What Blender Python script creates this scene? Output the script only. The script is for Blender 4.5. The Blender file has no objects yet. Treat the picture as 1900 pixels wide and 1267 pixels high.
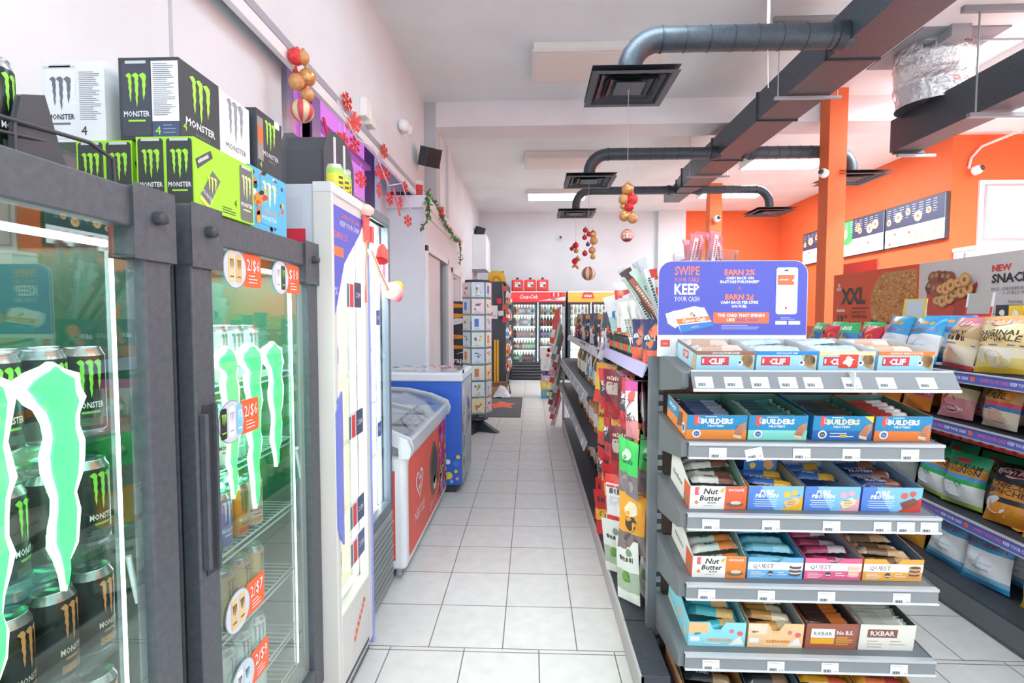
import bpy, bmesh, math, random
from mathutils import Matrix, Vector, Euler
random.seed(7)
PI = math.pi; R = math.radians
scene = bpy.context.scene
col = scene.collection
# ---------------------------------------------------------------- camera, world, lights, exposure
cam_d = bpy.data.cameras.new('camera'); cam = bpy.data.objects.new('camera', cam_d); col.objects.link(cam)
cam_d.sensor_width = 36; cam_d.lens = 938/1900*36; cam_d.clip_start = .02; cam_d.clip_end = 100
cam.location = (0, 0, 1.46); cam.rotation_euler = (R(90)-math.atan(45/938), 0, math.atan(36/938))
scene.camera = cam
scene.view_settings.view_transform = 'Standard'; scene.view_settings.look = 'None'
scene.view_settings.gamma = 1; scene.view_settings.use_curve_mapping = False
scene.view_settings.exposure = 1.42
wd = bpy.data.worlds.new('daylight'); scene.world = wd; wd.use_nodes = True
wn = wd.node_tree.nodes; wn['Background'].inputs[0].default_value = (.86, .93, 1, 1); wn['Background'].inputs[1].default_value = .75
LAMP = 17.0          # brightness of a lit ceiling lamp's diffuser
def area_light(name, loc, rot, sx, sy, power, color=(1, 1, 1)):
    l = bpy.data.lights.new(name, 'AREA'); l.shape = 'RECTANGLE'; l.size = sx; l.size_y = sy; l.energy = power; l.color = color
    o = bpy.data.objects.new(name, l); col.objects.link(o); o.location = loc; o.rotation_euler = rot; return o
# ---------------------------------------------------------------- materials
_mc = {}
def lin(h):
    h = h.lstrip('#'); c = [int(h[i:i+2], 16)/255 for i in (0, 2, 4)]
    return tuple((x/12.92 if x <= .04045 else ((x+.055)/1.055)**2.4) for x in c) + (1,)
def C(h, rough=.5, metal=0., emit=0., spec=.5, vary=0.):
    k = (h, rough, metal, emit, spec, vary)
    if k in _mc: return _mc[k]
    m = bpy.data.materials.new('paint_' + h.lstrip('#')); m.use_nodes = True
    nt = m.node_tree; b = nt.nodes['Principled BSDF']
    b.inputs['Base Color'].default_value = lin(h); b.inputs['Roughness'].default_value = rough
    b.inputs['Metallic'].default_value = metal; b.inputs['Specular IOR Level'].default_value = spec
    if emit: b.inputs['Emission Color'].default_value = lin(h); b.inputs['Emission Strength'].default_value = emit
    if vary:
        n = nt.nodes.new('ShaderNodeTexNoise'); n.inputs['Scale'].default_value = 60; n.inputs['Detail'].default_value = 2
        tc = nt.nodes.new('ShaderNodeTexCoord'); nt.links.new(tc.outputs['Object'], n.inputs['Vector'])
        r = nt.nodes.new('ShaderNodeValToRGB'); c = lin(h)
        r.color_ramp.elements[0].position = .3; r.color_ramp.elements[1].position = .7
        r.color_ramp.elements[0].color = tuple(x*(1-vary) for x in c[:3])+(1,); r.color_ramp.elements[1].color = tuple(min(1, x*(1+vary)) for x in c[:3])+(1,)
        nt.links.new(n.outputs['Fac'], r.inputs[0]); nt.links.new(r.outputs[0], b.inputs['Base Color'])
    _mc[k] = m; return m
def glassy(name, tint, refl=1.0, ior=1.45, haze=0.):
    if name in _mc: return _mc[name]
    m = bpy.data.materials.new(name); m.use_nodes = True; nt = m.node_tree; nt.nodes.clear()
    o = nt.nodes.new('ShaderNodeOutputMaterial'); mx = nt.nodes.new('ShaderNodeMixShader')
    t = nt.nodes.new('ShaderNodeBsdfTransparent'); t.inputs[0].default_value = lin(tint)
    g = nt.nodes.new('ShaderNodeBsdfGlossy'); g.inputs['Roughness'].default_value = .01; g.inputs[0].default_value = (1, 1, 1, 1)
    # Schlick reflectance, the same from both sides of the thin sheet
    ge = nt.nodes.new('ShaderNodeNewGeometry'); dp = nt.nodes.new('ShaderNodeVectorMath'); dp.operation = 'DOT_PRODUCT'
    nt.links.new(ge.outputs['Normal'], dp.inputs[0]); nt.links.new(ge.outputs['Incoming'], dp.inputs[1])
    def mth(op, a, c):
        q = nt.nodes.new('ShaderNodeMath'); q.operation = op
        for i_, x in enumerate((a, c)):
            if x is None: continue
            if isinstance(x, (int, float)): q.inputs[i_].default_value = x
            else: nt.links.new(x, q.inputs[i_])
        return q.outputs[0]
    ab = mth('ABSOLUTE', dp.outputs['Value'], None); om = mth('SUBTRACT', 1.0, ab); p5 = mth('POWER', om, 5.0); r0 = ((ior-1)/(ior+1))**2
    rf = mth('MULTIPLY', mth('ADD', mth('MULTIPLY', p5, 1-r0), r0), refl); nt.links.new(rf, mx.inputs[0]); nt.links.new(g.outputs[0], mx.inputs[2])
    if haze:
        d = nt.nodes.new('ShaderNodeBsdfDiffuse'); d.inputs[0].default_value = (.9, .9, .9, 1)
        m2 = nt.nodes.new('ShaderNodeMixShader'); m2.inputs[0].default_value = haze
        nt.links.new(t.outputs[0], m2.inputs[1]); nt.links.new(d.outputs[0], m2.inputs[2]); nt.links.new(m2.outputs[0], mx.inputs[1])
    else: nt.links.new(t.outputs[0], mx.inputs[1])
    nt.links.new(mx.outputs[0], o.inputs[0]); _mc[name] = m; return m
def surface(name, fn):
    m = bpy.data.materials.new(name); m.use_nodes = True; fn(m.node_tree, m.node_tree.nodes['Principled BSDF']); return m
def plaster(h, name, amt=.04):
    def f(nt, b):
        tc = nt.nodes.new('ShaderNodeTexCoord'); n = nt.nodes.new('ShaderNodeTexNoise'); n.inputs['Scale'].default_value = 1.3; n.inputs['Detail'].default_value = 5
        nt.links.new(tc.outputs['Object'], n.inputs['Vector']); r = nt.nodes.new('ShaderNodeValToRGB'); c = lin(h)
        r.color_ramp.elements[0].position = .35; r.color_ramp.elements[1].position = .65
        r.color_ramp.elements[0].color = tuple(x*(1-amt) for x in c[:3])+(1,); r.color_ramp.elements[1].color = tuple(min(1, x*(1+amt)) for x in c[:3])+(1,)
        nt.links.new(n.outputs['Fac'], r.inputs[0]); nt.links.new(r.outputs[0], b.inputs['Base Color']); b.inputs['Roughness'].default_value = .7
        n2 = nt.nodes.new('ShaderNodeTexNoise'); n2.inputs['Scale'].default_value = 90; nt.links.new(tc.outputs['Object'], n2.inputs['Vector'])
        bp = nt.nodes.new('ShaderNodeBump'); bp.inputs['Strength'].default_value = .06; bp.inputs['Distance'].default_value = .01
        nt.links.new(n2.outputs['Fac'], bp.inputs['Height']); nt.links.new(bp.outputs[0], b.inputs['Normal'])
    return surface(name, f)
def tiles(name, ox, oy):
    def f(nt, b):
        tc = nt.nodes.new('ShaderNodeTexCoord'); mp = nt.nodes.new('ShaderNodeMapping'); mp.inputs['Location'].default_value = (ox, oy, 0)
        nt.links.new(tc.outputs['Object'], mp.inputs['Vector'])
        br = nt.nodes.new('ShaderNodeTexBrick'); br.offset = 0; br.squash = 1
        br.inputs['Scale'].default_value = 1; br.inputs['Brick Width'].default_value = .328; br.inputs['Row Height'].default_value = .328
        br.inputs['Mortar Size'].default_value = .0028; br.inputs['Mortar Smooth'].default_value = .2; br.inputs['Bias'].default_value = 0
        br.inputs['Color1'].default_value = lin('#f0eeea'); br.inputs['Color2'].default_value = lin('#ece9e4'); br.inputs['Mortar'].default_value = lin('#857c76')
        nt.links.new(mp.outputs[0], br.inputs['Vector'])
        n = nt.nodes.new('ShaderNodeTexNoise'); n.inputs['Scale'].default_value = 14; n.inputs['Detail'].default_value = 6; nt.links.new(tc.outputs['Object'], n.inputs['Vector'])
        mx = nt.nodes.new('ShaderNodeMixRGB'); mx.blend_type = 'MULTIPLY'; mx.inputs[0].default_value = .22
        nt.links.new(br.outputs['Color'], mx.inputs[1]); nt.links.new(n.outputs['Fac'], mx.inputs[2]); nt.links.new(mx.outputs[0], b.inputs['Base Color'])
        b.inputs['Roughness'].default_value = .38
        bp = nt.nodes.new('ShaderNodeBump'); bp.inputs['Strength'].default_value = .4; bp.inputs['Distance'].default_value = .002; bp.invert = True
        nt.links.new(br.outputs['Fac'], bp.inputs['Height']); nt.links.new(bp.outputs[0], b.inputs['Normal'])
    return surface(name, f)
WHITE = '#f4f4f6'
W = C('#f2f2f4'); K = C('#3d4147', .45); GREY = C('#a5aab0', .4); STEEL = C('#c3c7cb', .3, .8); INK = C('#33363c', .6); DARK = C('#41464c', .5, vary=.12)
GLASS = glassy('cooler_glass', '#eef8f4', 2.0, 1.5); GLASS2 = glassy('lit_cooler_glass', '#fbfdfc', .45, 1.45); CLEAR = glassy('clear_plastic', '#f4f8fa', 1.0, 1.4, .04)
# ---------------------------------------------------------------- mesh building
_tc = {}
def glyphs(s, bold, font_space=1.0):
    k = (s, bold)
    if k in _tc: return _tc[k]
    cu = bpy.data.curves.new('t', 'FONT'); cu.body = s; cu.size = 1; cu.resolution_u = 1; cu.offset = bold; cu.fill_mode = 'FRONT' if hasattr(cu, 'fill_mode') and False else cu.fill_mode
    ob = bpy.data.objects.new('t', cu); me = ob.to_mesh()
    v = [(p.co.x/.73, p.co.y/.73) for p in me.vertices]; f = [tuple(p.vertices) for p in me.polygons]
    ob.to_mesh_clear(); bpy.data.objects.remove(ob); bpy.data.curves.remove(cu)
    xs = [p[0] for p in v] or [0]; x0, x1 = min(xs), max(xs)
    v = [(x-x0, y) for x, y in v]; _tc[k] = (v, f, x1-x0); return _tc[k]
class MB:
    def __init__(s): s.v = []; s.f = []; s.m = []; s.sm = []; s.mats = []; s.ix = {}
    def mi(s, m):
        if isinstance(m, str): m = C(m)
        if m.name not in s.ix: s.ix[m.name] = len(s.mats); s.mats.append(m)
        return s.ix[m.name]
    def add(s, vs, fs, m, M=None, sm=False):
        b = len(s.v); s.v += [tuple(M @ Vector(p)) if M is not None else tuple(p) for p in vs]
        if isinstance(m, list): ms = [s.mi(x) for x in m]
        else: ms = [s.mi(m)]*len(fs)
        for f, q in zip(fs, ms): s.f.append(tuple(b+i for i in f)); s.m.append(q); s.sm.append(sm)
        return s
    def box(s, x0, x1, y0, y1, z0, z1, m, M=None, skip=''):
        v = [(x0,y0,z0),(x1,y0,z0),(x1,y1,z0),(x0,y1,z0),(x0,y0,z1),(x1,y0,z1),(x1,y1,z1),(x0,y1,z1)]
        F = {'b':(0,3,2,1),'t':(4,5,6,7),'f':(0,1,5,4),'k':(2,3,7,6),'l':(3,0,4,7),'r':(1,2,6,5)}
        return s.add(v, [F[k] for k in F if k not in skip], m, M)
    def prism(s, pts, d0, d1, m, plane='xy', M=None, sm=False):
        n = len(pts)
        def q(p, d): return {'xy': (p[0], p[1], d), 'xz': (p[0], d, p[1]), 'yz': (d, p[0], p[1])}[plane]
        v = [q(p, d0) for p in pts] + [q(p, d1) for p in pts]
        f = [tuple(range(n)), tuple(range(2*n-1, n-1, -1))] + [(i, (i+1) % n, n+(i+1) % n, n+i) for i in range(n)]
        return s.add(v, f, m, M, sm)
    def tube(s, pts, r, m, n=8, M=None, cap=True, rs=None):
        P_ = [Vector(p) for p in pts]; v = []; f = []; up = None
        for i, p in enumerate(P_):
            d = (P_[min(i+1, len(P_)-1)] - P_[max(i-1, 0)]).normalized()
            if up is None: up = d.orthogonal().normalized()
            up = (up - d*up.dot(d)).normalized(); w = d.cross(up); rr = rs[i] if rs else r
            for k in range(n):
                a = 2*PI*k/n; v.append(p + up*math.cos(a)*rr + w*math.sin(a)*rr)
        for i in range(len(P_)-1):
            for k in range(n): f.append((i*n+k, i*n+(k+1) % n, (i+1)*n+(k+1) % n, (i+1)*n+k))
        s.add(v, f, m, M, True)
        if cap: s.add(v[:n], [tuple(range(n-1, -1, -1))], m, M); s.add(v[-n:], [tuple(range(n))], m, M)
        return s
    def lathe(s, prof, m, n=20, M=None, sm=True):
        v = []; f = []; ms = []
        for (r, z) in prof:
            for k in range(n): a = 2*PI*k/n; v.append((r*math.cos(a), r*math.sin(a), z))
        for i in range(len(prof)-1):
            for k in range(n):
                f.append((i*n+k, i*n+(k+1) % n, (i+1)*n+(k+1) % n, (i+1)*n+k)); ms.append(m[i] if isinstance(m, list) else m)
        return s.add(v, f, ms, M, sm)
    def ball(s, c, r, m, n=16, sz=1.):
        prof = [(max(1e-4, r*math.sin(PI*i/(n//2))), -r*sz*math.cos(PI*i/(n//2))) for i in range(n//2+1)]
        return s.lathe(prof, m, n, Matrix.Translation(c))
    def pr(s, o=(0,0,0), u=(1,0,0), w=(0,0,1), lift=.0005, fn=None, M=None):
        return Pr(s, Vector(o), Vector(u).normalized(), Vector(w).normalized(), lift, fn, M)
    def go(s, name, parent=None, loc=(0,0,0), rot=(0,0,0), label=None, cat=None, group=None, kind=None, bev=0, seg=2):
        me = bpy.data.meshes.new(name); me.from_pydata(s.v, [], s.f)
        for m in s.mats: me.materials.append(m)
        me.polygons.foreach_set('material_index', s.m); me.polygons.foreach_set('use_smooth', s.sm); me.update()
        o = bpy.data.objects.new(name, me); col.objects.link(o)
        if parent: o.parent = parent
        o.location = loc; o.rotation_euler = rot if not isinstance(rot, (int, float)) else (0, 0, rot)
        tag(o, label, cat, group, kind)
        if bev:
            b = o.modifiers.new('bevel', 'BEVEL'); b.width = bev; b.segments = seg; b.limit_method = 'ANGLE'; b.angle_limit = R(40)
        return o
class Pr:
    def __init__(s, mb, o, u, w, lift, fn, M):
        s.mb = mb; s.o = o; s.u = u; s.w = w; s.n = u.cross(w); s.lift = lift; s.fn = fn; s.M = M
    def q(s, a, b, l):
        return s.fn(a, b, l*s.lift) if s.fn else s.o + s.u*a + s.w*b + s.n*(l*s.lift)
    def poly(s, pts, m, l=1): s.mb.add([s.q(a, b, l) for a, b in pts], [tuple(range(len(pts)))], m, s.M); return s
    def rect(s, a0, b0, a1, b1, m, l=1, n=1):
        if n == 1: return s.poly([(a0,b0),(a1,b0),(a1,b1),(a0,b1)], m, l)
        v = []; f = []
        k = max(1, n)
        for i in range(k+1):
            for j in range(k+1): v.append(s.q(a0+(a1-a0)*i/k, b0+(b1-b0)*j/k, l))
        for i in range(k):
            for j in range(k): f.append((i*(k+1)+j, (i+1)*(k+1)+j, (i+1)*(k+1)+j+1, i*(k+1)+j+1))
        s.mb.add(v, f, m, s.M, True); return s
    def disc(s, a, b, r, m, l=1, n=18, ry=None):
        ry = ry or r; return s.poly([(a+r*math.cos(2*PI*k/n), b+ry*math.sin(2*PI*k/n)) for k in range(n)], m, l)
    def rrect(s, a0, b0, a1, b1, r, m, l=1, n=4):
        p = []
        for (cx, cy, st) in ((a1-r, b1-r, 0), (a0+r, b1-r, 90), (a0+r, b0+r, 180), (a1-r, b0+r, 270)):
            for k in range(n+1): an = R(st+90*k/n); p.append((cx+r*math.cos(an), cy+r*math.sin(an)))
        return s.poly(p, m, l)
    def text(s, t, a, b, h, m, l=2, al='c', sx=1., bold=0., sh=0., rot=0., maxw=None):
        v, f, wd_ = glyphs(t, bold)
        if maxw and wd_*h*sx > maxw: sx = maxw/(wd_*h)
        off = {'c': -wd_/2, 'l': 0, 'r': -wd_}[al]; cr, sr = math.cos(rot), math.sin(rot); o = []
        for x, y in v:
            X = (x+off)*h*sx + y*h*sh; Y = y*h
            o.append(s.q(a + X*cr - Y*sr, b + X*sr + Y*cr, l))
        s.mb.add(o, f, m, s.M); return s
    def scrawl(s, a, b, h, w, m, l=2, rot=0.):
        """small print too soft to read: a broken row of strokes"""
        cr, sr = math.cos(rot), math.sin(rot); x = -w/2; k = 0; rd = random.Random(int(w*1e4)+int(h*1e4))
        while x < w/2:
            ww = min(h*rd.uniform(.35, .8), w/2-x); hh = h*rd.uniform(.7, 1)
            s.poly([(a+X*cr-Y*sr, b+X*sr+Y*cr) for X, Y in ((x, 0), (x+ww, 0), (x+ww*.9, hh), (x+ww*.1, hh))], m, l); x += ww+h*.18
        return s
    def lines(s, a, b, w, n, dy, m, h=.0015, l=2, seed=1, al='l'):
        rd = random.Random(seed)
        for i in range(n):
            ww = w*rd.uniform(.6, 1); a0 = a if al == 'l' else a-ww/2
            s.rect(a0, b-i*dy, a0+ww, b-i*dy+h, m, l)
        return s
    def blob(s, a, b, r, m, l=2, seed=0, n=14, j=.25, ry=None):
        rd = random.Random(seed); ry = ry or r
        return s.poly([(a+r*(1-j*rd.random())*math.cos(2*PI*k/n), b+ry*(1-j*rd.random())*math.sin(2*PI*k/n)) for k in range(n)], m, l)
    def claw(s, a, b, w, h, m, l=2, which=(0,1,2), grow=0.):
        for i in which:
            p = CLAW[i]
            if grow:
                cx = sum(q[0] for q in p)/len(p); p = [(x+(grow/w if x > cx else -grow/w), y+(grow/h if y > .8 else (-grow/h if y < .25 else 0))) for x, y in p]
            s.poly([(a+x*w, b+y*h) for x, y in p], m, l)
        return s
CLAW = [[(0,.93),(.06,.96),(.16,1),(.24,.97),(.30,.90),(.27,.82),(.30,.72),(.27,.6),(.29,.48),(.25,.36),(.26,.26),(.21,.14),(.19,.25),(.16,.34),(.18,.45),(.13,.56),(.15,.66),(.12,.76),(.14,.84),(.08,.88)],
 [(.31,.93),(.40,.98),(.50,1.),(.62,.95),(.63,.86),(.60,.76),(.63,.64),(.59,.52),(.61,.40),(.56,.28),(.57,.16),(.51,0),(.49,.14),(.46,.26),(.48,.38),(.44,.50),(.46,.62),(.43,.74),(.45,.84),(.38,.88)],
 [(.65,.93),(.74,.97),(.84,1.),(.97,.95),(1.,.86),(.96,.76),(.98,.64),(.93,.52),(.94,.40),(.88,.28),(.86,.18),(.83,.30),(.81,.42),(.83,.52),(.79,.62),(.81,.74),(.77,.84),(.71,.88)]]
CLAW = [[(x, y) for x, y in p] for p in CLAW]
def tag(o, label=None, cat=None, group=None, kind=None):
    if label: o['label'] = label
    if cat: o['category'] = cat
    if group: o['group'] = group
    if kind: o['kind'] = kind
    return o
def T(name, label, cat, loc=(0,0,0), rot=0, group=None):
    o = bpy.data.objects.new(name, None); col.objects.link(o); o.location = loc
    o.rotation_euler = rot if not isinstance(rot, (int, float)) else (0, 0, rot); o.empty_display_size = .05
    return tag(o, label, cat, group)
KIDS = {}
def kids(o): return [c for c in bpy.data.objects if c.parent == o]
def dup(root, loc, rot=None, label=None, group=None, scale=None):
    if root.name not in KIDS:
        KIDS[root.name] = [(c, kids(c)) for c in kids(root)]
    r = root.copy(); col.objects.link(r); r.location = loc
    if rot is not None: r.rotation_euler = rot if not isinstance(rot, (int, float)) else (0, 0, rot)
    if label: r['label'] = label
    if group: r['group'] = group
    if scale: r.scale = scale
    for ch, gs in KIDS[root.name]:
        c = ch.copy(); col.objects.link(c); c.parent = r
        for g in gs: d = g.copy(); col.objects.link(d); d.parent = c
    return r
class Kind:
    """first placing moves the prototype itself, later ones copy it"""
    def __init__(s, root): s.r = root; s.used = False
    def put(s, loc, rot=0, label=None, group=None, scale=None):
        if not s.used:
            s.used = True; kids_ = [(c, kids(c)) for c in kids(s.r)]; KIDS[s.r.name] = kids_
            s.r.location = loc; s.r.rotation_euler = rot if not isinstance(rot, (int, float)) else (0, 0, rot)
            if label: s.r['label'] = label
            if group: s.r['group'] = group
            if scale: s.r.scale = scale
            return s.r
        return dup(s.r, loc, rot, label, group, scale)
ORD = ['first', 'second', 'third', 'fourth', 'fifth', 'sixth', 'seventh', 'eighth', 'ninth', 'tenth', 'eleventh', 'twelfth', 'thirteenth', 'fourteenth', 'fifteenth', 'sixteenth']
def struct(mb, name, bev=0, loc=(0,0,0)): return mb.go(name, kind='structure', bev=bev, loc=loc)

# ================================================================= THE ROOM
CEIL = 4.03
P_WHITE = plaster('#e6ebef', 'white_wall_paint'); P_CEIL = plaster('#eef3f4', 'white_ceiling_paint'); P_OR = plaster('#f67440', 'orange_wall_paint', .03)
P_GREYW = plaster('#c4c7cd', 'grey_paint')
FX0, FX1, FY0, FY1 = -1.6, 8.0, -3.0, 12.6
b = MB(); b.box(FX0, FX1, 2.155, FY1, -.1, 0, tiles('floor_tiles', .453, -2.159)); struct(b, 'floor')
b = MB(); b.box(FX0, FX1, FY0, 2.155, -.1, 0, tiles('floor_tiles_front', .293+.0, -2.155+.02)); struct(b, 'floor.001')
b = MB(); b.box(FX0-.1, FX1+.1, FY0, FY1+.1, CEIL, CEIL+.1, P_CEIL); struct(b, 'ceiling')
b = MB(); b.box(-1.7, -1.29, FY0, 5.63, 3.30, CEIL, P_WHITE); b.box(-1.31, -1.29, FY0, 5.63, 2.90, 3.30, P_WHITE)
b.box(-1.7, -1.29, 5.63, FY1, 0, CEIL, P_WHITE)
struct(b, 'wall_left')
# recess wall behind the coolers with the window opening (3.30..5.30)
b = MB(); WX = -1.6
b.box(WX-.1, WX, FY0, 3.26, 0, 3.30, P_WHITE); b.box(WX-.1, WX, 5.30, 5.6, 0, 3.30, P_WHITE); b.box(WX-.1, WX, 3.26, 5.30, 0, 2.1, P_WHITE)
b.box(-1.7, -1.38, FY0, 2.80, 2.02, 3.30, P_WHITE); b.box(-1.38, -1.375, 1.925, 1.94, 2.02, 2.9, P_GREYW)  # upper pier brought forward so less shade falls in the recess
struct(b, 'wall_recess')
b = MB(); b.box(-1.315, -1.275, FY0, 5.6, 2.865, 2.915, C('#a9adb8')); b.box(-1.312, -1.278, FY0, 5.6, 2.80, 2.865, W); struct(b, 'trim_1', .004)
fr = C('#eef0f6', .35)
pane = glassy('lilac_film_glass', '#f6b9f2', 1, 1.45, .25)
b = MB()
for y0, y1 in ((3.26, 3.36), (3.60, 3.78), (5.20, 5.30)): b.box(WX-.08, WX+.03, y0, y1, 2.1, 3.30, fr)
b.box(WX-.08, WX+.03, 3.26, 5.30, 2.1, 2.2, fr); b.box(WX-.08, WX+.03, 3.26, 5.30, 3.22, 3.30, fr); b.box(WX-.05, WX+.02, 3.78, 5.2, 2.90, 2.94, C('#d79ad6'))
b.box(WX-.05, WX+.035, 5.0, 5.06, 2.1, 3.22, C('#4e5568'))
w1 = struct(b, 'window_1', .004)
b = MB(); b.box(WX-.055, WX-.045, 3.36, 3.60, 2.2, 3.22, pane); b.box(WX-.055, WX-.045, 3.78, 5.0, 2.2, 3.22, pane); b.box(WX-.055, WX-.045, 5.06, 5.2, 2.2, 3.22, glassy('pale_glass', '#dfe6fa', 1, 1.45, .2)); b.go('pane', w1)
b = MB(); b.box(WX-.03, WX+.036, 3.60, 3.615, 2.2, 3.22, C('#515a6e')); b.go('mullion', w1)
# pilaster + office box with cornice and doors
b = MB(); b.box(-1.29, -1.15, 6.14, 6.40, 2.80, CEIL, P_GREYW); b.box(-1.29, -1.25, 7.66, 7.9, 2.80, CEIL, P_WHITE); struct(b, 'trim_2')
b = MB(); OX = -1.19
b.box(-1.598, OX-.1, 5.6, 8.5, 0, 2.70, P_WHITE); b.box(OX-.1, OX, 5.6, 5.72, 0, 2.2, P_WHITE); b.box(OX-.1, OX, 7.12, 7.56, 0, 2.2, P_WHITE); b.box(OX-.1, OX, 8.42, 8.5, 0, 2.2, P_WHITE); b.box(OX-.1, OX, 5.6, 8.5, 2.2, 2.7, P_WHITE)
b.prism([(-1.6,2.66),(OX,2.66),(OX+.01,2.69),(OX+.03,2.70),(OX+.045,2.735),(OX+.05,2.75),(OX+.05,2.79),(-1.6,2.79)], 5.54, 8.52, W, 'xz')
struct(b, 'wall_office')
b = MB(); b.box(OX-.02, OX+.025, 5.66, 5.73, 0, 2.27, W); b.box(OX-.02, OX+.025, 7.1, 7.17, 0, 2.27, W); b.box(OX-.02, OX+.025, 5.66, 7.17, 2.2, 2.27, W)
b.box(OX-.02, OX+.018, 5.64, 7.5, 2.60, 2.63, W)
d1 = struct(b, 'door_1', .004)
b = MB(); b.box(OX-.045, OX-.01, 5.73, 6.62, .01, 2.2, C('#e2e0e2')); b.box(OX-.01, OX+.0, 5.80, 5.83, 1.6, 1.66, STEEL); b.go('door_leaf', d1, bev=.003)
b = MB(); b.box(OX-.095, OX-.06, 6.62, 7.1, .01, 2.2, C('#6f757c')); b.go('gap_shade_panel', d1)  # panel coloured dark for the shade inside the door gap
b = MB(); b.box(OX-.02, OX+.02, 7.5, 7.57, 0, 2.2, W); b.box(OX-.02, OX+.02, 8.4, 8.46, 0, 2.2, W); b.box(OX-.02, OX+.02, 7.5, 8.46, 2.12, 2.2, W)
d2 = struct(b, 'door_2', .004)
b = MB(); b.box(OX-.045, OX-.01, 7.57, 8.4, .01, 2.12, C('#cdd2de')); b.box(OX-.01, OX+.03, 7.6, 7.9, 2.05, 2.09, STEEL); b.go('door_leaf', d2, bev=.003)
# ceiling beam, back wall, right walls, columns
b = MB(); b.box(-1.15, 5.95, 6.14, 6.55, 3.74, CEIL, plaster('#efecee', 'beam_paint')); struct(b, 'trim_3')
b = MB(); b.box(-1.7, 3.05, 12.55, 12.65, 0, CEIL, P_WHITE); b.box(3.05, 3.70, 12.40, 12.65, 0, CEIL, P_WHITE); b.box(3.70, 6.05, 12.55, 12.65, 0, CEIL, P_OR); struct(b, 'wall_back')
b = MB(); b.box(5.95, 6.05, 7.6, 12.55, 0, CEIL, P_OR); b.box(5.95, 8.1, 7.5, 7.6, 0, CEIL, P_OR); b.box(8.0, 8.1, FY0, 7.5, 0, CEIL, P_OR); struct(b, 'wall_right')
b = MB(); b.box(3.35, 3.548, 5.93, 6.12, 0, CEIL, P_OR); struct(b, 'trim_4')
b = MB(); b.box(3.43, 3.66, 9.98, 10.2, 0, CEIL, P_OR); struct(b, 'trim_5')
# shopfront behind the camera: tall panes in a frame
b = MB(); b.box(FX0, FX1, FY0-.1, FY0, 0, .25, P_WHITE); b.box(FX0, FX1, FY0-.1, FY0, 3.7, CEIL, P_WHITE)
for i in range(7): x = FX0 + i*(FX1-FX0-.08)/6; b.box(x, x+.08, FY0-.1, FY0, .25, 3.7, C('#8d9096'))
wf = struct(b, 'wall_front')
# fittings in the walls on the right
b = MB(); b.box(6.31, 7.6, 7.46, 7.5, 2.48, 3.39, W); b.box(6.40, 7.51, 7.44, 7.462, 2.57, 3.30, C('#e9e6e8')); b.box(6.37, 7.54, 7.45, 7.465, 2.54, 3.33, C('#b9b6ba')); struct(b, 'window_2', .006)
# ================================================================= CEILING LAMPS
def lamp(x, y, sx, sy, lit, label, long_y=False):
    t = T('ceiling_light', label, 'ceiling light', (x, y, CEIL-.09), 0, None)
    b = MB(); b.box(-sx/2, sx/2, -sy/2, sy/2, .0, .09, '#efe9e4'); b.box(-sx/2-.012, sx/2+.012, -sy/2-.012, sy/2+.012, -.004, .02, '#e9e2dc'); b.go('housing', t, bev=.004)
    b = MB(); b.box(-sx/2+.03, sx/2-.03, -sy/2+.03, sy/2-.03, -.008, -.003, C('#e2f5ff', .5, 0, LAMP*lit) if lit else C('#efe6dd', .5)); b.go('diffuser', t)
    return t
lamp(.625, 5.17, 1.22, .62, 0, 'unlit ceiling light panel nearest to the big black diffuser')
lamp(.51, 8.3, 1.22, .62, 0, 'unlit ceiling light panel beyond the ceiling beam')
lamp(.52, 10.6, 1.22, .62, .45, 'lit ceiling light panel near the back wall on the white side')
lamp(4.1, 8.5, 1.22, .55, 1.3, 'lit ceiling light panel behind the orange column')
lamp(4.05, 10.5, 1.22, .62, .9, 'lit ceiling light panel farthest away on the orange side')
lamp(4.70, 5.0, .24, 2.4, 3.0, 'long lit strip light above the duct with the foil sleeve')
lamp(.6, 3.25, 1.22, .62, .36, 'added unseen lit ceiling light panel above the front of the aisle')  # out-of-view lamp added to brighten the middle of the aisle
lamp(.6, .4, 1.22, .62, .15, 'added unseen dim ceiling light panel above the two energy drink coolers')  # weak extra lamp out of view, added as front fill
lamp(.6, -1.2, 1.22, .62, .4, 'added unseen lit ceiling light panel near the shopfront')  # unseen lamp behind the camera, added to light the room
lamp(4.1, 1.4, 1.22, .62, 1, 'added unseen lit ceiling light panel above the snack aisle')  # lamp outside the frame, added for more light from the right
lamp(6.9, 4.4, 1.22, .62, 1.1, 'added unseen lit ceiling light panel in front of the white framed hatch')  # added beyond the right edge to light the left recess and aisle
lamp(6.9, 2.4, 1.22, .62, 1.2, 'added unseen lit ceiling light panel on the far right, beside the snack aisle')  # another added lamp out of view, aimed at the left recess
lamp(6.9, -.6, 1.22, .62, 1.2, 'added unseen lit ceiling light panel on the far right by the shopfront')  # added unseen lamp, more light across to the left wall
lamp(2.9, -1.4, 1.22, .62, .8, 'added unseen lit ceiling light panel in the middle by the shopfront')  # unseen lamp added to even out the room light
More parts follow.
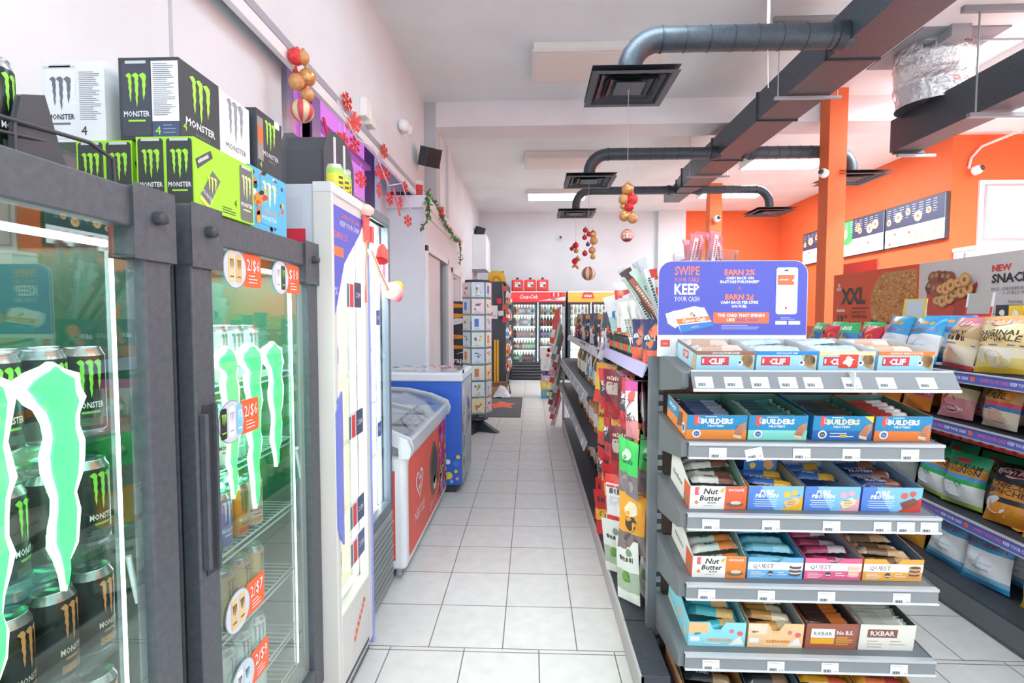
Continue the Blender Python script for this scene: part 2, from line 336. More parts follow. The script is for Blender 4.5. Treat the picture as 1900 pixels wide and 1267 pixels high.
# ================================================================= DUCTS
D1 = C('#4b535c', .42, .25, vary=.18); D2 = C('#3b4249', .45, .2)
duct = T('air_duct', 'long black rectangular air duct with round branch pipes and square diffusers', 'air duct', (2.375, 5, 3.37))
b = MB()
def seg(b, y0, y1, x0, x1, z0, z1, x0b=None, x1b=None, z0b=None, z1b=None):
    x0b = x0 if x0b is None else x0b; x1b = x1 if x1b is None else x1b; z0b = z0 if z0b is None else z0b; z1b = z1 if z1b is None else z1b
    v = [(x0,y0,z0),(x1,y0,z0),(x1,y0,z1),(x0,y0,z1),(x0b,y1,z0b),(x1b,y1,z0b),(x1b,y1,z1b),(x0b,y1,z1b)]
    b.add(v, [(0,1,2,3),(7,6,5,4),(0,4,5,1),(3,2,6,7),(0,3,7,4),(1,5,6,2)], D1)
seg(b, -2.6, .1, -.19, .19, 0, .25); seg(b, .1, 2.6, -.18, .18, 0, .25); seg(b, 2.6, 3.0, -.17, .17, .01, .22, -.15, .12, .02, .19); seg(b, 3.0, 3.72, -.15, .11, .02, .17)
b.go('trunk', duct, bev=.003)
for y in (-1.06, .1, 1.35, 2.6, 2.98):
    b = MB(); w = .19 if y < .2 else (.185 if y < 2.7 else .155); x1 = w if y < 2.7 else .13
    z1 = .256 if y < 2.7 else .19
    for a in ((-w-.008, -w+.002, -.008, z1+.006), (x1-.002, x1+.008, -.008, z1+.006)): b.box(a[0], a[1], y-.012, y+.012, a[2], a[3], D2)
    b.box(-w-.008, x1+.008, y-.012, y+.012, -.012, .0, D2); b.box(-w-.008, x1+.008, y-.012, y+.012, z1, z1+.01, D2); b.go('flange', duct)
def branch(y, xd, z, r):   # pipe from the trunk to a diffuser at world x
    x = xd - 2.375; sgn = -1 if x < 0 else 1; Y = y-5; Z = z-3.37; zb = 3.13-3.37
    st = sgn*.14; R_ = .22
    pts = [(st, Y, Z), (x - sgn*R_, Y, Z)] + [(x - sgn*R_ + sgn*R_*math.sin(R(a)), Y, Z - R_*(1-math.cos(R(a)))) for a in (15,30,45,60,75,90)] + [(x, Y, zb)]
    b = MB(); b.tube(pts, r, D1, 20); b.tube([(st+sgn*.06, Y, Z), (st+sgn*.12, Y, Z)], r+.012, D2, 20)
    n = 7
    for i in range(n): xx = st + (x - sgn*R_ - st)*(i+1)/(n+1); b.tube([(xx, Y, Z), (xx+.006, Y, Z)], r+.0035, D2, 20)
    b.tube([(x-sgn*R_, Y, Z), (x-sgn*R_+.012, Y, Z)], r+.006, D2, 20)
    b.go('branch_pipe', duct)
    b = MB(); h = .29; zz = 3.08-3.37
    b.lathe([(r+.002, zz+.07), (r+.02, zz+.045), (.2, zz+.035), (.22, zz+.012)], D1, 24, Matrix.Translation((x, Y, 0)))
    for k, (a0, a1, z0, z1) in enumerate(((h, h-.045, 0, 0), (h-.045, h-.075, 0, .03), (h-.075, h-.12, .005, .03), (h-.12, h-.145, .005, .035), (h-.145, h-.19, .008, .035))):
        v = [(sx*a0+x, sy*a0+Y, zz+z0) for sx, sy in ((-1,-1),(1,-1),(1,1),(-1,1))] + [(sx*a1+x, sy*a1+Y, zz+z1) for sx, sy in ((-1,-1),(1,-1),(1,1),(-1,1))]
        b.add(v, [(i, (i+1) % 4, 4+(i+1) % 4, 4+i) for i in range(4)], (D1, D2)[k % 2])
    b.box(x-.1, x+.1, Y-.1, Y+.1, zz+.006, zz+.014, D1); b.box(x-h, x+h, Y-h, Y+h, zz+.035, zz+.037, D2)
    b.tube([(x, Y, zz-.012), (x, Y, zz+.01)], .008, STEEL, 8)
    b.go('diffuser', duct)
branch(3.72, .69, 3.425, .083); branch(6.2, .69, 3.41, .07); branch(8.12, .70, 3.45, .062)
branch(6.2, 3.76, 3.41, .07); branch(8.12, 3.70, 3.45, .062)
for y in (4.55-5, 7.0-5, 1.4-5):
    b = MB()
    for x in (-.25, .25): b.tube([(x, y, -.03), (x, y, .65)], .005, STEEL, 6)
    b.box(-.28, .28, y-.015, y+.015, -.03, -.01, GREY); b.box(-.3, .3, y-.02, y+.02, .62, .66, C('#8b9092')); b.go('hanger', duct)
b = MB(); b.tube([(1.66-2.375, -1.28, .13), (1.66-2.375, -1.28, .66)], .012, W, 8); b.go('hanger_rod', duct)
b = MB(); b.tube([(1.66-2.375, -1.28, -.03), (1.66-2.375, -1.30, -.30)], .003, W, 5); b.go('hanging_thread', duct)
duct2 = T('air_duct', 'short black rectangular duct with a foil wrapped riser', 'air duct', (3.9, 5.5, 3.18))
b = MB(); b.box(-.15, .12, -3.2, .04, 0, .33, D1); b.go('trunk', duct2, bev=.003)
b = MB(); b.box(-.15, .16, -.03, .0, -.03, 0, D2); b.box(-.10, .28, -.02, .01, -.055, -.03, GREY); b.go('end_strut', duct2)
foil = surface('crinkled_foil', lambda nt, bs: None)
nt = foil.node_tree; bs = nt.nodes['Principled BSDF']; bs.inputs['Metallic'].default_value = .85; bs.inputs['Roughness'].default_value = .28; bs.inputs['Base Color'].default_value = lin('#e3e3e6')
n = nt.nodes.new('ShaderNodeTexNoise'); n.inputs['Scale'].default_value = 14; n.inputs['Detail'].default_value = 4; tc = nt.nodes.new('ShaderNodeTexCoord'); nt.links.new(tc.outputs['Object'], n.inputs['Vector'])
bp = nt.nodes.new('ShaderNodeBump'); bp.inputs['Strength'].default_value = .9; bp.inputs['Distance'].default_value = .04; nt.links.new(n.outputs['Fac'], bp.inputs['Height']); nt.links.new(bp.outputs[0], bs.inputs['Normal'])
b = MB(); b.lathe([(.29, .30), (.30, .45), (.31, .46), (.31, .50), (.30, .51), (.305, .68), (.315, .69), (.31, .73), (.30, .84)], foil, 28, Matrix.Translation((-.06, -.38, 0)))
p = b.pr(fn=lambda a, z, l: (-.06+(.312+l)*math.sin(a/.3), -.38-(.312+l)*math.cos(a/.3), z))
for k in range(4): p.scrawl(-.22+.15*k, .76, .03, .09, '#5b5f63', 2)
b.go('foil_sleeve', duct2)
b = MB(); b.box(-.44, .32, -.76, .0, .835, .85, '#8f9297'); b.go('ceiling_plate', duct2)
for y in (-1.05, -2.4):
    b = MB()
    for x in (-.2, .29): b.tube([(x, y, -.03), (x, y, .82)], .007, '#9a9ea3', 8)
    b.box(-.26, .40, y-.02, y+.02, -.055, -.02, '#8d9295'); b.box(-.34, .62, y-.02, y+.02, .80, .85, '#8d9295')
    b.go('hanger', duct2)
b = MB(); b.tube([(3.7, 4.9, 3.99), (3.95, 4.9, 3.99), (5.6, 4.9, 3.99)], .01, GREY, 6); b.box(3.68, 3.85, 4.7, 4.95, 3.93, 4.03, GREY)
b.go('ceiling_conduit', label='grey conduit with junction box running along the ceiling above the foil wrapped riser', cat='conduit')
# ================================================================= WALL DEVICES
def camera_dome(loc, rot, label, s=1.):
    t = T('security_camera', label, 'security camera', loc, rot)
    b = MB(); b.lathe([(.001,0),(.035,0),(.045,.01),(.045,.05),(.03,.075),(.001,.08)], '#f3f3f5', 18, Matrix.Rotation(R(90), 4, 'X')); b.go('camera_body', t)
    b = MB(); b.lathe([(.026,0),(.022,.014),(.001,.02)], C('#3d4a50', .15), 14, Matrix.Translation((0,-.078,0)) @ Matrix.Rotation(R(90), 4, 'X')); b.go('lens', t)
    t.scale = (s, s, s); return t
camera_dome((6.17, 7.42, 3.49), (R(-15), 0, R(20)), 'white dome camera on the orange wall beside the white hatch', 1.4)
b = MB(); b.tube([(6.15, 7.47, 3.55), (6.18, 7.47, 3.7), (6.3, 7.45, 3.85), (6.6, 7.0, 3.98), (7.2, 6.2, 4.0)], .018, W, 8)
b.go('conduit', label='white bent conduit above the dome camera', cat='conduit')
camera_dome((3.33, 5.95, 3.08), (R(-10), 0, R(-60)), 'white camera on the side of the nearer orange column', 1.1)
camera_dome((3.53, 9.94, 3.33), (R(-10), 0, R(10)), 'white camera on the farther orange column', 1.4)
camera_dome((.707, 12.52, 3.40), (0, 0, 0), 'small white camera on the white back wall', 1.1)
t = T('emergency_light', 'white square emergency light box on the upper left wall', 'emergency light', (-1.29, 3.89, 3.04))
b = MB(); b.box(0, .05, -.07, .07, -.07, .07, '#f6f4ef'); b.go('housing', t, bev=.006); b = MB(); b.box(0, .06, .02, .14, -.10, .0, '#eeebe2'); b.go('lamp_cover', t, bev=.006)
t = T('floodlight', 'twin headed white emergency lamp on the upper left wall', 'emergency light', (-1.29, 5.0, 3.33))
b = MB(); b.box(0, .04, -.05, .05, -.05, .05, W); b.go('mount', t, bev=.005)
for s_ in (-1, 1): b = MB(); b.lathe([(.001,0),(.02,0),(.05,.05),(.052,.07),(.001,.072)], '#fbfbfd', 16, Matrix.Translation((.03, s_*.05, -.02)) @ Euler((R(100), 0, R(60+s_*25))).to_matrix().to_4x4()); b.go('lamp_head', t)
def speaker(loc, rz, label, s=1):
    t = T('wall_speaker', label, 'speaker', loc, rz)
    b = MB(); b.prism([(-.09,-.1),(.09,-.1),(.12,.02),(.07,.1),(-.07,.1),(-.12,.02)], -.1, .1, C('#3b3f46', .5), 'xy', Matrix.Rotation(R(20), 4, 'X')); b.go('cabinet', t, bev=.008)
    b = MB(); b.pr((-.08,-.105,-.09), (1,0,0), (0,0,1)).rect(0, 0, .16, .18, '#24272c', 4); b.go('grille', t, rot=(R(20), 0, 0))
    b = MB(); b.box(-.02, .02, .08, .16, -.03, .03, K); b.box(-.05, .05, .15, .16, -.05, .05, K); b.go('bracket', t)
    t.scale = (s, s, s); return t
speaker((-1.13, 5.65, 3.23), R(40), 'black speaker on the upper left wall above the red mug ornament')
speaker((-1.17, 11.45, 3.40), R(60), 'small black speaker on the left wall near the back corner', .9)
b = MB(); b.box(-1.29, -.98, 11.0, 11.9, 2.5, 3.25, '#eff0f4'); b.box(-1.0, -.965, 11.02, 11.88, 2.48, 3.2, '#fafafc')
b.go('wall_cabinet', bev=.01, label='white wall cabinet hung high in the back left corner', cat='cabinet')
# ================================================================= HANGING ORNAMENTS
def string(b, p0, p1, c='#c9c4c4', r=.002): b.tube([p0, p1], r, c, 5)
RED = C('#e0303a', .3, .3); REDG = C('#e5423f', .5, 0, vary=.25); GOLD = C('#e0a86a', .25, .55); GOLDG = C('#d9a06a', .5, .2, vary=.2); PINKR = C('#c9304f', .35, .3)
def cluster(label, top, items, drop, extra=None):
    t = T('ornament_cluster', label, 'hanging ornaments', top)
    b = MB(); string(b, (0,0,0), (0,0,-drop)); b.go('string', t)
    for (x, z, r, m) in items:
        b = MB(); b.ball((x, random.uniform(-.02, .02), -drop-z), r, m, 18); b.lathe([(.008, r*.95), (.008, r+.012), (.001, r+.014)], GOLD, 8, Matrix.Translation((x, 0, -drop-z))); b.go('bauble', t)
    if extra: extra(t, drop)
    return t
def sphere_stripes(t, x, z, r, m1, m2, text=None):
    b = MB(); n = 24; prof = [(max(1e-4, r*math.sin(PI*i/14)), -r*math.cos(PI*i/14)) for i in range(15)]
    v = []; f = []; ms = []
    for (q, zz) in prof:
        for k in range(n): v.append((x+q*math.cos(2*PI*k/n), q*math.sin(2*PI*k/n), z+zz))
    for i in range(14):
        for k in range(n):
            f.append((i*n+k, i*n+(k+1) % n, (i+1)*n+(k+1) % n, (i+1)*n+k))
            ms.append((m1 if (k//2) % 2 else m2) if text is None else (m1 if i < 4 or i > 10 else m2))
    b.add(v, f, ms, None, True)
    if text: b.pr(fn=lambda a, c, l: (x+(r+.003)*math.sin(a/r)*math.cos(c/r), -(r+.003)*math.cos(a/r)*math.cos(c/r), z+r*math.sin(c/r))).scrawl(0, -.022, .040, .075, W, 2)
    b.go('bauble', t)
cluster('gold and red baubles with a round lettered ornament hanging from the nearest diffuser', (.69, 3.72, 3.07), [(.0,0,.043,GOLD),(-.032,.075,.035,GOLDG),(.035,.07,.042,REDG),(.012,.13,.033,RED),(-.03,.12,.022,GOLD),(-.02,.19,.04,GOLD),(.035,.21,.038,GOLDG)], .69,
    lambda t, d: sphere_stripes(t, 0, -d-.33, .046, C('#a8454a', .4, .3), C('#e8a28c', .4, .2), 'JOY'))
cluster('red and gold baubles ending in a striped globe hanging from the middle diffuser', (.69, 6.2, 3.07), [(-.04,0,.032,PINKR),(-.0,.05,.03,RED),(.05,.05,.045,GOLD),(-.05,.09,.03,PINKR),(.06,.13,.05,GOLDG),(-.01,.17,.025,C('#6a3aa0', .4, .3)),(.045,.24,.045,GOLDG),(-.045,.28,.033,PINKR),(.05,.32,.033,GOLDG)], .56,
    lambda t, d: sphere_stripes(t, 0, -d-.52, .085, C('#b5763f', .4, .3), C('#ead2c4', .4)))
cluster('small red and gold bunch hanging from the farthest diffuser', (.70, 8.12, 3.07), [(0,0,.05,RED),(-.06,.05,.035,PINKR),(.01,.09,.04,GOLD),(.03,.2,.03,GOLD),(-.01,.25,.05,RED),(.05,.23,.025,GOLD),(.0,.32,.03,GOLD),(-.04,.34,.02,GOLD),(.03,.36,.02,GOLD)], .47)
cluster('big red and gold baubles hanging from the grey ceiling trim on the left', (-1.24, 2.70, 2.90), [(-.0,.07,.044,REDG),(.03,.07,.036,GOLDG),(.045,.165,.045,GOLD),(.0,.20,.044,GOLDG),(.05,.26,.034,GOLDG),(.04,.22,.014,PINKR),(-.01,.14,.014,PINKR)], .0,
    lambda t, d: sphere_stripes(t, .02, -d-.345, .06, C('#e05560', .4, .1), C('#e8dcb4', .4, .2)))
# snowflake garland along the window
def flake():
    t = T('snowflake_ornament', 'x', 'snowflake'); b = MB(); m = C('#e8463c', .5)
    for k in range(6):
        M = Matrix.Rotation(R(60*k), 4, 'Y')
        b.box(-.006, .006, -.002, .002, 0, .06, m, M)
        for z in (.028, .044):
            for sg in (-1, 1): b.box(-.004, .004, -.002, .002, 0, .022, m, M @ Matrix.Translation((0,0,z)) @ Matrix.Rotation(R(50*sg), 4, 'Y'))
    b.go('flake', t); b = MB(); b.tube([(0, 0, .05), (.006, 0, .12)], .0015, W, 5); b.go('thread', t); return t
FK = Kind(flake())
fl = [(3.48,2.93,0),(3.55,2.80,.4),(3.62,2.86,0),(3.30,2.60,.3),(3.42,2.64,0),(3.60,2.68,.2),(3.72,2.47,.2),(4.30,2.86,.5),(4.20,2.66,.1),(4.40,2.69,0),(4.15,2.50,.3),(4.85,2.56,.2),(5.15,2.44,.1),(4.45,2.50,.5),(5.05,2.75,0)]
nm = ['highest above the window', 'beside the pink window head', 'next to the white emergency box', 'nearest the yellow cans', 'below the pink glass edge', 'in the middle of the window', 'just above the black case', 'hanging under the grey trim', 'above the dark mullion', 'beside the dark mullion', 'low over the yellow cans', 'above the cornice corner', 'lowest by the office cornice', 'lowest in the middle of the window', 'last before the black box']
for (y, z, tw), s_ in zip(fl, nm): FK.put((-1.26+tw*.03, y, z), R(75+random.uniform(-25, 25)), f'red paper snowflake {s_}', 'red snowflakes along the window')
b = MB(); b.tube([(-1.26, 3.3, 2.86), (-1.24, 3.6, 2.72), (-1.25, 4.0, 2.80), (-1.24, 4.4, 2.6), (-1.25, 4.9, 2.75), (-1.24, 5.2, 2.55)], .006, C('#fbf3f5'), 6)
b.tube([(-1.25, 3.05, 2.66), (-1.23, 3.12, 2.45), (-1.24, 3.2, 2.36)], .009, RED, 6); b.tube([(-1.24, 4.55, 2.62), (-1.22, 4.7, 2.4)], .01, C('#ef7a78'), 6)
b.go('garland_ribbon', label='white and red ribbon strung across the left window', cat='ribbon')
# leafy garland over the office cornice
b = MB(); gpts = [(-1.13,5.50,2.60),(-1.12,5.5,2.75),(-1.14,5.55,2.83),(-1.14,6.0,2.80),(-1.13,6.6,2.70),(-1.13,7.3,2.62),(-1.12,7.9,2.62),(-1.12,8.0,2.45),(-1.13,8.0,2.28)]
side = [(-1.12,5.5,2.75),(-1.10,5.48,2.6),(-1.14,5.47,2.48),(-1.2,5.46,2.40)]
rd = random.Random(3); gm = [C('#3f8a4a'), C('#58b05a'), C('#2c6a44'), C('#8ad06a'), C('#a8444a')]
for pts in (gpts, side):
    b.tube(pts, .008, '#3d6b44', 5)
    for i in range(len(pts)-1):
        a, c = Vector(pts[i]), Vector(pts[i+1]); n = max(6, int((c-a).length*75))
        for k in range(n):
            p0 = a.lerp(c, rd.random()); d = Vector((rd.gauss(0,1), rd.gauss(0,1), rd.gauss(0,1))).normalized()*rd.uniform(.04, .075); s_ = d.orthogonal().normalized()*.012
            b.add([p0, p0+d*.5+s_, p0+d, p0+d*.5-s_], [(0,1,2,3)], gm[rd.choice((0,0,1,1,2,2,3,4))])
b.go('leaf_garland', label='green leaf garland with red berries draped over the office cornice', cat='garland')
t = T('mug_ornament', 'red glittery boot-shaped Christmas mug with white trim on the cornice', 'mug', (-1.27, 5.72, 2.79))
b = MB(); b.lathe([(.04,0),(.05,.01),(.042,.06),(.045,.15)], REDG, 16); b.go('mug_body', t); b = MB(); b.lathe([(.044,.15),(.056,.155),(.056,.20),(.04,.205),(.001,.205)], '#faf6f4', 16); b.go('fur_rim', t)
t = T('mug_ornament', 'small red stocking ornament with white top on the garland', 'ornament', (-1.12, 6.3, 2.80))
b = MB(); b.lathe([(.03,-.08),(.035,-.03),(.03,.02)], REDG, 12); b.go('stocking_body', t); b = MB(); b.lathe([(.03,.02),(.038,.025),(.036,.07),(.001,.075)], '#faf6f4', 12); b.go('fur_rim', t)
b = MB(); b.box(-1.56, -1.30, 5.58, 5.70, 2.79, 2.84, C('#5a5c74')); b.box(-1.47, -1.38, 5.575, 5.60, 2.795, 2.835, C('#2c3036')); b.go('amplifier', bev=.004, label='slim dark amplifier box on top of the office cornice', cat='amplifier')
# ================================================================= DRINK COOLERS ON THE LEFT
BLK = C('#50555b', .5, vary=.15); LIN = C('#8d969a', .5)
def cooler(name, label, w, d, h, loc, rz, fr, top, stile, zb, liner=LIN, frame=BLK, body=BLK, cat='drinks cooler', dt=.04, glass=GLASS, zt=None):
    """local frame: x across the front, y into the cabinet, z up; the door front is y=0"""
    t = T(name, label, cat, loc, rz); zt = h if zt is None else zt
    b = MB(); e = .045; y0 = dt+.004
    b.box(0, e, y0, d, 0.02, h, body); b.box(w-e, w, y0, d, .02, h, body); b.box(e, w-e, d-.04, d, .02, h, body); b.box(e, w-e, y0, d-.04, h-.05, h, body); b.box(e, w-e, y0, d-.04, .02, zb, body)
    b.go('cabinet', t, bev=.004)
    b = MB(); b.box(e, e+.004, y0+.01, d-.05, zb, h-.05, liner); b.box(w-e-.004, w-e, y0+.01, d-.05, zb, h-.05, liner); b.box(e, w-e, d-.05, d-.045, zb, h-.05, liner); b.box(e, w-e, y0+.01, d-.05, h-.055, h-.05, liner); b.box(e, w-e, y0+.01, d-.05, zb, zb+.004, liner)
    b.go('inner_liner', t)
    return t
def door(t, x0, x1, z0, z1, st, top, bot, frame, glass=GLASS, y=0, dt=.04):
    b = MB(); b.box(x0, x0+st, y, y+dt, z0, z1, frame); b.box(x1-st, x1, y, y+dt, z0, z1, frame); b.box(x0+st, x1-st, y, y+dt, z1-top, z1, frame); b.box(x0+st, x1-st, y, y+dt, z0, z0+bot, frame)
    dr = b.go('door', t, bev=.004)
    b = MB(); b.box(x0+st-.002, x1-st+.002, y+.012, y+.018, z0+bot-.002, z1-top+.002, glass); b.go('glass', dr)
    return dr
def shelves(t, zs, x0, x1, y0, y1, wire=True, m=None):
    for z in zs:
        b = MB(); m_ = m or C('#dfe4e6', .3, .4)
        if wire:
            b.tube([(x0, y0, z), (x1, y0, z)], .003, m_, 6); b.tube([(x0, y0, z-.018), (x1, y0, z-.018)], .003, m_, 6); b.tube([(x0, y1, z), (x1, y1, z)], .003, m_, 6)
            n = int((x1-x0)/.022)
            for i in range(n+1): x = x0+(x1-x0)*i/n; b.box(x-.0012, x+.0012, y0, y1, z-.002, z+.001, m_)
        else: b.box(x0, x1, y0, y1, z-.014, z, m_)
        b.go('shelf', t)
def led(t, x, y, z0, z1, e=8, c='#f2fbff', n=0, w=.006):
    b = MB(); b.box(x-w, x+w, y, y+.008, z0, z1, C('#d8e2e6', .3)); b.box(x-w*.5, x+w*.5, y-.002, y, z0+.01, z1-.01, C(c, .5, 0, e)); b.go('led_strip', t)
GNW = C('#d6ffe2', .5, 0, .85); GLIT = C('#5cf088', .5, 0, .62)
def corner_caps(t, w, h):
    for x0, x1 in ((-.004, .10), (w-.10, w+.004)):
        b = MB(); b.prism([(x0, h+.004), (x1, h+.004), (x1, h-.085), (x0+(.0 if x0 < .1 else .02), h-.13), (x1-(.02 if x0 < .1 else 0), h-.13) if x0 < .1 else (x1, h-.13)][:4] if False else [(x0, h-.13), (x1, h-.13), (x1, h+.004), (x0, h+.004)], -.008, .044, BLK, 'xz')
        xc = (x0+x1)/2; b.lathe([(.013, 0), (.013, .016), (.010, .022), (.001, .022)], K, 10, Matrix.Translation((xc, -.008, h-.05)) @ Matrix.Rotation(R(90), 4, 'X')); b.box(xc-.006, xc+.018, -.026, -.008, h-.058, h-.046, BLK)
        b.go('hinge_cap', t, bev=.004)
def claw_sign(t, x, z, w, h, y):
    b = MB(); p = b.pr((x, y, z), (1,0,0), (0,0,1), .004)
    rj = random.Random(17)
    for i in (0, 1, 2):
        pts = []
        for k, (xa, za) in enumerate(CLAW[i]):
            xb, zb = CLAW[i][(k+1) % len(CLAW[i])]; pts += [(xa, za), (xa*.5+xb*.5+rj.uniform(-.022, .022), za*.5+zb*.5+rj.uniform(-.008, .008))]
        cx = sum(q[0] for q in pts)/len(pts); cz = sum(q[1] for q in pts)/len(pts)
        out = [((x_-cx)*1.12+cx, (z_-cz)*1.02+cz) for x_, z_ in pts]
        b.prism([(x+a*w, z+c*h) for a, c in out], y-.004, y+.008, GNW, 'xz')
        b.prism([(x+((a-cx)*.72+cx)*w, z+((c-cz)*.97+cz)*h) for a, c in pts], y-.009, y-.004, GLIT, 'xz')
    b.go('claw_sign', t)
def sticker(dr, x, z, r, tag_txt, cans, y=-.001, side=1):
    x += .028
    b = MB(); p = b.pr((0, y+.0115, 0), (1,0,0), (0,0,1), .0008); OR = '#f0683a'
    tx = x + side*(r+.030)
    p.rrect(tx-.045, z-.045, tx+.045, z+.045, .01, OR, 1); p.disc(x, z, r, '#8f98a4', 2, 28); p.disc(x, z, r*.95, '#ccd3dc', 3, 28)
    p.text(tag_txt, tx+.004, z+.0, .032, W, 3, maxw=.062); p.lines(tx-.02, z-.015, .045, 3, .009, W, .0025, 3)
    n = len(cans)
    for i, (c, k) in enumerate(cans):
        cx = x+(i-(n-1)/2)*r*.62; p.rrect(cx-r*.24, z-r*.7, cx+r*.24, z+r*.7, r*.1, c, 4); p.claw(cx-r*.17, z-r*.1, r*.34, r*.55, k, 5); p.rect(cx-r*.15, z-r*.45, cx+r*.15, z-r*.38, k, 5)
    b.go('price_sticker', dr)
# --- energy drink coolers
def monster_cooler(name, label, w, loc, h, claw_x, claw_w):
    t = cooler(name, label, w, .70, h, loc, R(90), None, 0, 0, .22, liner=C('#3f6a55', .35))  # green of the sign's light is mixed into the liner colour
    dr = door(t, 0, w, .14, h, .072, .075, .09, BLK)
    corner_caps(t, w, h)
    b = MB(); b.box(.02, w-.02, .002, .05, .02, .13, BLK)
    for k in range(5): b.box(.05, w-.05, -.003, .004, .035+.017*k, .043+.017*k, K)
    b.go('grille', t)
    led(t, w-.085, .055, .26, h-.12, 4.5); led(t, .085, .055, .26, h-.12, 1.5)
    b = MB(); b.tube([(.09, .06, h-.105), (w-.09, .06, h-.105)], .007, C('#f4fbff', .5, 0, 2.2), 8); b.go('top_led', t)
    claw_sign(t, claw_x, .925, claw_w, .46, .028)
    return t, dr
MC1, DR1 = monster_cooler('drinks_cooler', 'black energy drink cooler nearest the camera with a glowing green claw sign', .645, (-.75, .385, 0), 1.705, .125, .33)
MC2, DR2 = monster_cooler('drinks_cooler', 'second black energy drink cooler with round price stickers on its glass', .655, (-.75, 1.095, 0), 1.705, .105, .345)
shelves(MC1, (.64, .843, 1.045, 1.25), .06, .585, .034, .6, False, CLEAR)
shelves(MC2, (.16+.09, .38, .60, .82, 1.05, 1.28), .055, .60, .075, .6)
b = MB(); b.box(.008, .020, -.016, -.001, .88, 1.24, BLK); b.box(.020, .054, -.004, -.001, .86, 1.26, C('#33373c', .4)); b.box(.054, .062, -.012, -.001, .86, 1.26, BLK); b.go('handle', DR2, bev=.003)
for k, z in ((.1, .0),):
    b = MB(); b.tube([(.60, .06, 1.0), (.612, .05, .90)], .006, W, 8); b.lathe([(.008,-.006),(.012,0),(.008,.006)], W, 10, Matrix.Translation((.60,.06,1.01))); b.go('door_stay', DR2)
b = MB(); b.tube([(.58, .06, .98), (.59, .05, .88)], .006, W, 8); b.go('door_stay', DR1)
sticker(DR2, .150, 1.585, .052, '2/$6', [('#e7cf9a', '#8d6a3a'), ('#d9b97c', '#8d6a3a')])
sticker(DR2, .385, 1.580, .052, '$10', [('#f2f2f2', '#9aa0a6'), ('#3a4a40', '#8ed13f')])
sticker(DR2, .118, 1.196, .055, '2/$6', [('#2b3030', '#9be04a'), ('#e9ecee', '#a8acb4'), ('#7fc6ea', '#e9f4fa')])
sticker(DR2, .125, .70, .055, '2/$7', [('#e0bc84', '#41362a'), ('#dfc48c', '#41362a')])
sticker(DR2, .14, .50, .055, '2/$9', [('#e9ecee', '#4a4f57'), ('#bfe0ea', '#4a4f57')])
area_light('green_sign_glow', (-.90, .72, 1.15), (0, R(90), 0), .5, .4, 6.0, (.06, 1, .34))
area_light('green_sign_glow', (-.90, 1.42, 1.15), (0, R(90), 0), .5, .4, 3.6, (.12, 1, .40))
area_light('cooler_lamp', (-1.0, .72, 1.60), (0, 0, 0), .3, .5, .6, (.9, 1, 1)); area_light('cooler_lamp', (-1.0, 1.42, 1.60), (0, 0, 0), .3, .5, 2, (.95, 1, 1))
# --- tall energy drink cans
ALU = C('#cfd4d8', .25, .9)
def can_kind(body, claw, txt, name='energy_drink_can', r=.0325, h=.157, band=None, word='MONSTER'):
    b = MB(); c = C(body, .3, .35)
    b.lathe([(.024, 0), (r, .009), (r, h-.016), (.0265, h-.003), (.0275, h), (.0255, h-.001), (.0245, h-.005), (.001, h-.006)], [ALU, c, ALU, ALU, ALU, ALU, ALU], 22)
    p = b.pr(fn=lambda a, z, l: ((r+l)*math.sin(a/r), -(r+l)*math.cos(a/r), z))
    for da in (0, PI*r):
        q = b.pr(fn=lambda a, z, l, o=da: ((r+l)*math.sin((a+o)/r), -(r+l)*math.cos((a+o)/r), z))
        q.claw(-.019, .065, .038, .07, claw, 1); q.text(word, 0, .048, .011, txt, 1, maxw=.042, bold=.02); q.rect(-.014, .038, .014, .042, claw, 1, 3)
        if band: q.rect(-.02, .016, .02, .03, band, 1, 4)
    o = b.go(name, label='x', cat='drink can')
    b = MB(); b.box(-.005, .005, -.010, .010, h-.004, h-.002, ALU); b.go('pull_tab', o)
    return Kind(o)
KG = can_kind('#25302c', '#8ee24c', '#f2f4f4', band='#57705a'); KO = can_kind('#2b302e', '#e79a5c', '#e9d9c8', band='#c98e5e'); KW = can_kind('#e6eaec', '#8b939b', '#3c434b'); KP = can_kind('#8f8ccb', '#dfe2f2', '#f2f2fa')
KM = can_kind('#ef9e3c', '#4f8d83', '#f7f2e2', band='#e0603a'); KR = can_kind('#f0e9e2', '#e0574e', '#c8383c', band='#e8a06a'); KB = can_kind('#d9b57a', '#7d5f38', '#6b4f2d'); KT = can_kind('#a8dcd0', '#f0faf6', '#e8f6f2')
Kk = {'g': (KG, 'black can with green claws'), 'o': (KO, 'black can with orange claws'), 'w': (KW, 'white can with grey claws'), 'p': (KP, 'violet can with pale claws'),
      'm': (KM, 'orange patterned can'), 'r': (KR, 'cream can with red lettering'), 'b': (KB, 'tan coffee drink can'), 't': (KT, 'pale mint can')}
def rows(xf, yn, tiers, where, y0, step, dx=.072, cols=None):
    for z, rws, tn in tiers:
        for ri, rw in enumerate(rws):
            for ci, ch in enumerate(rw):
                if ch == ' ': continue
                kd, ds = Kk[ch]; kd.put((xf-.115-ri*dx, y0+ci*step, z), R(90+random.uniform(-35, 35)), f'{ds}, {ORD[ci]} of its {"front" if ri == 0 else "back"} row, {tn}, {where}', 'tall energy drink cans')
rows(-.70, .385, [(.64, ('oooooo', 'oooooo'), 'fourth shelf'), (.843, ('oooooo', 'oooooo'), 'third shelf'), (1.045, ('gggggg', 'gggggg'), 'second shelf'), (1.25, ('gggggg', 'gggggg'), 'top shelf')], 'nearest cooler', .50, .077)
for z in (.64, .843, 1.045, 1.25):
    b = MB(); b.box(.10, .54, .030, .033, z, z+.045, CLEAR); b.go('shelf_lip', MC1)
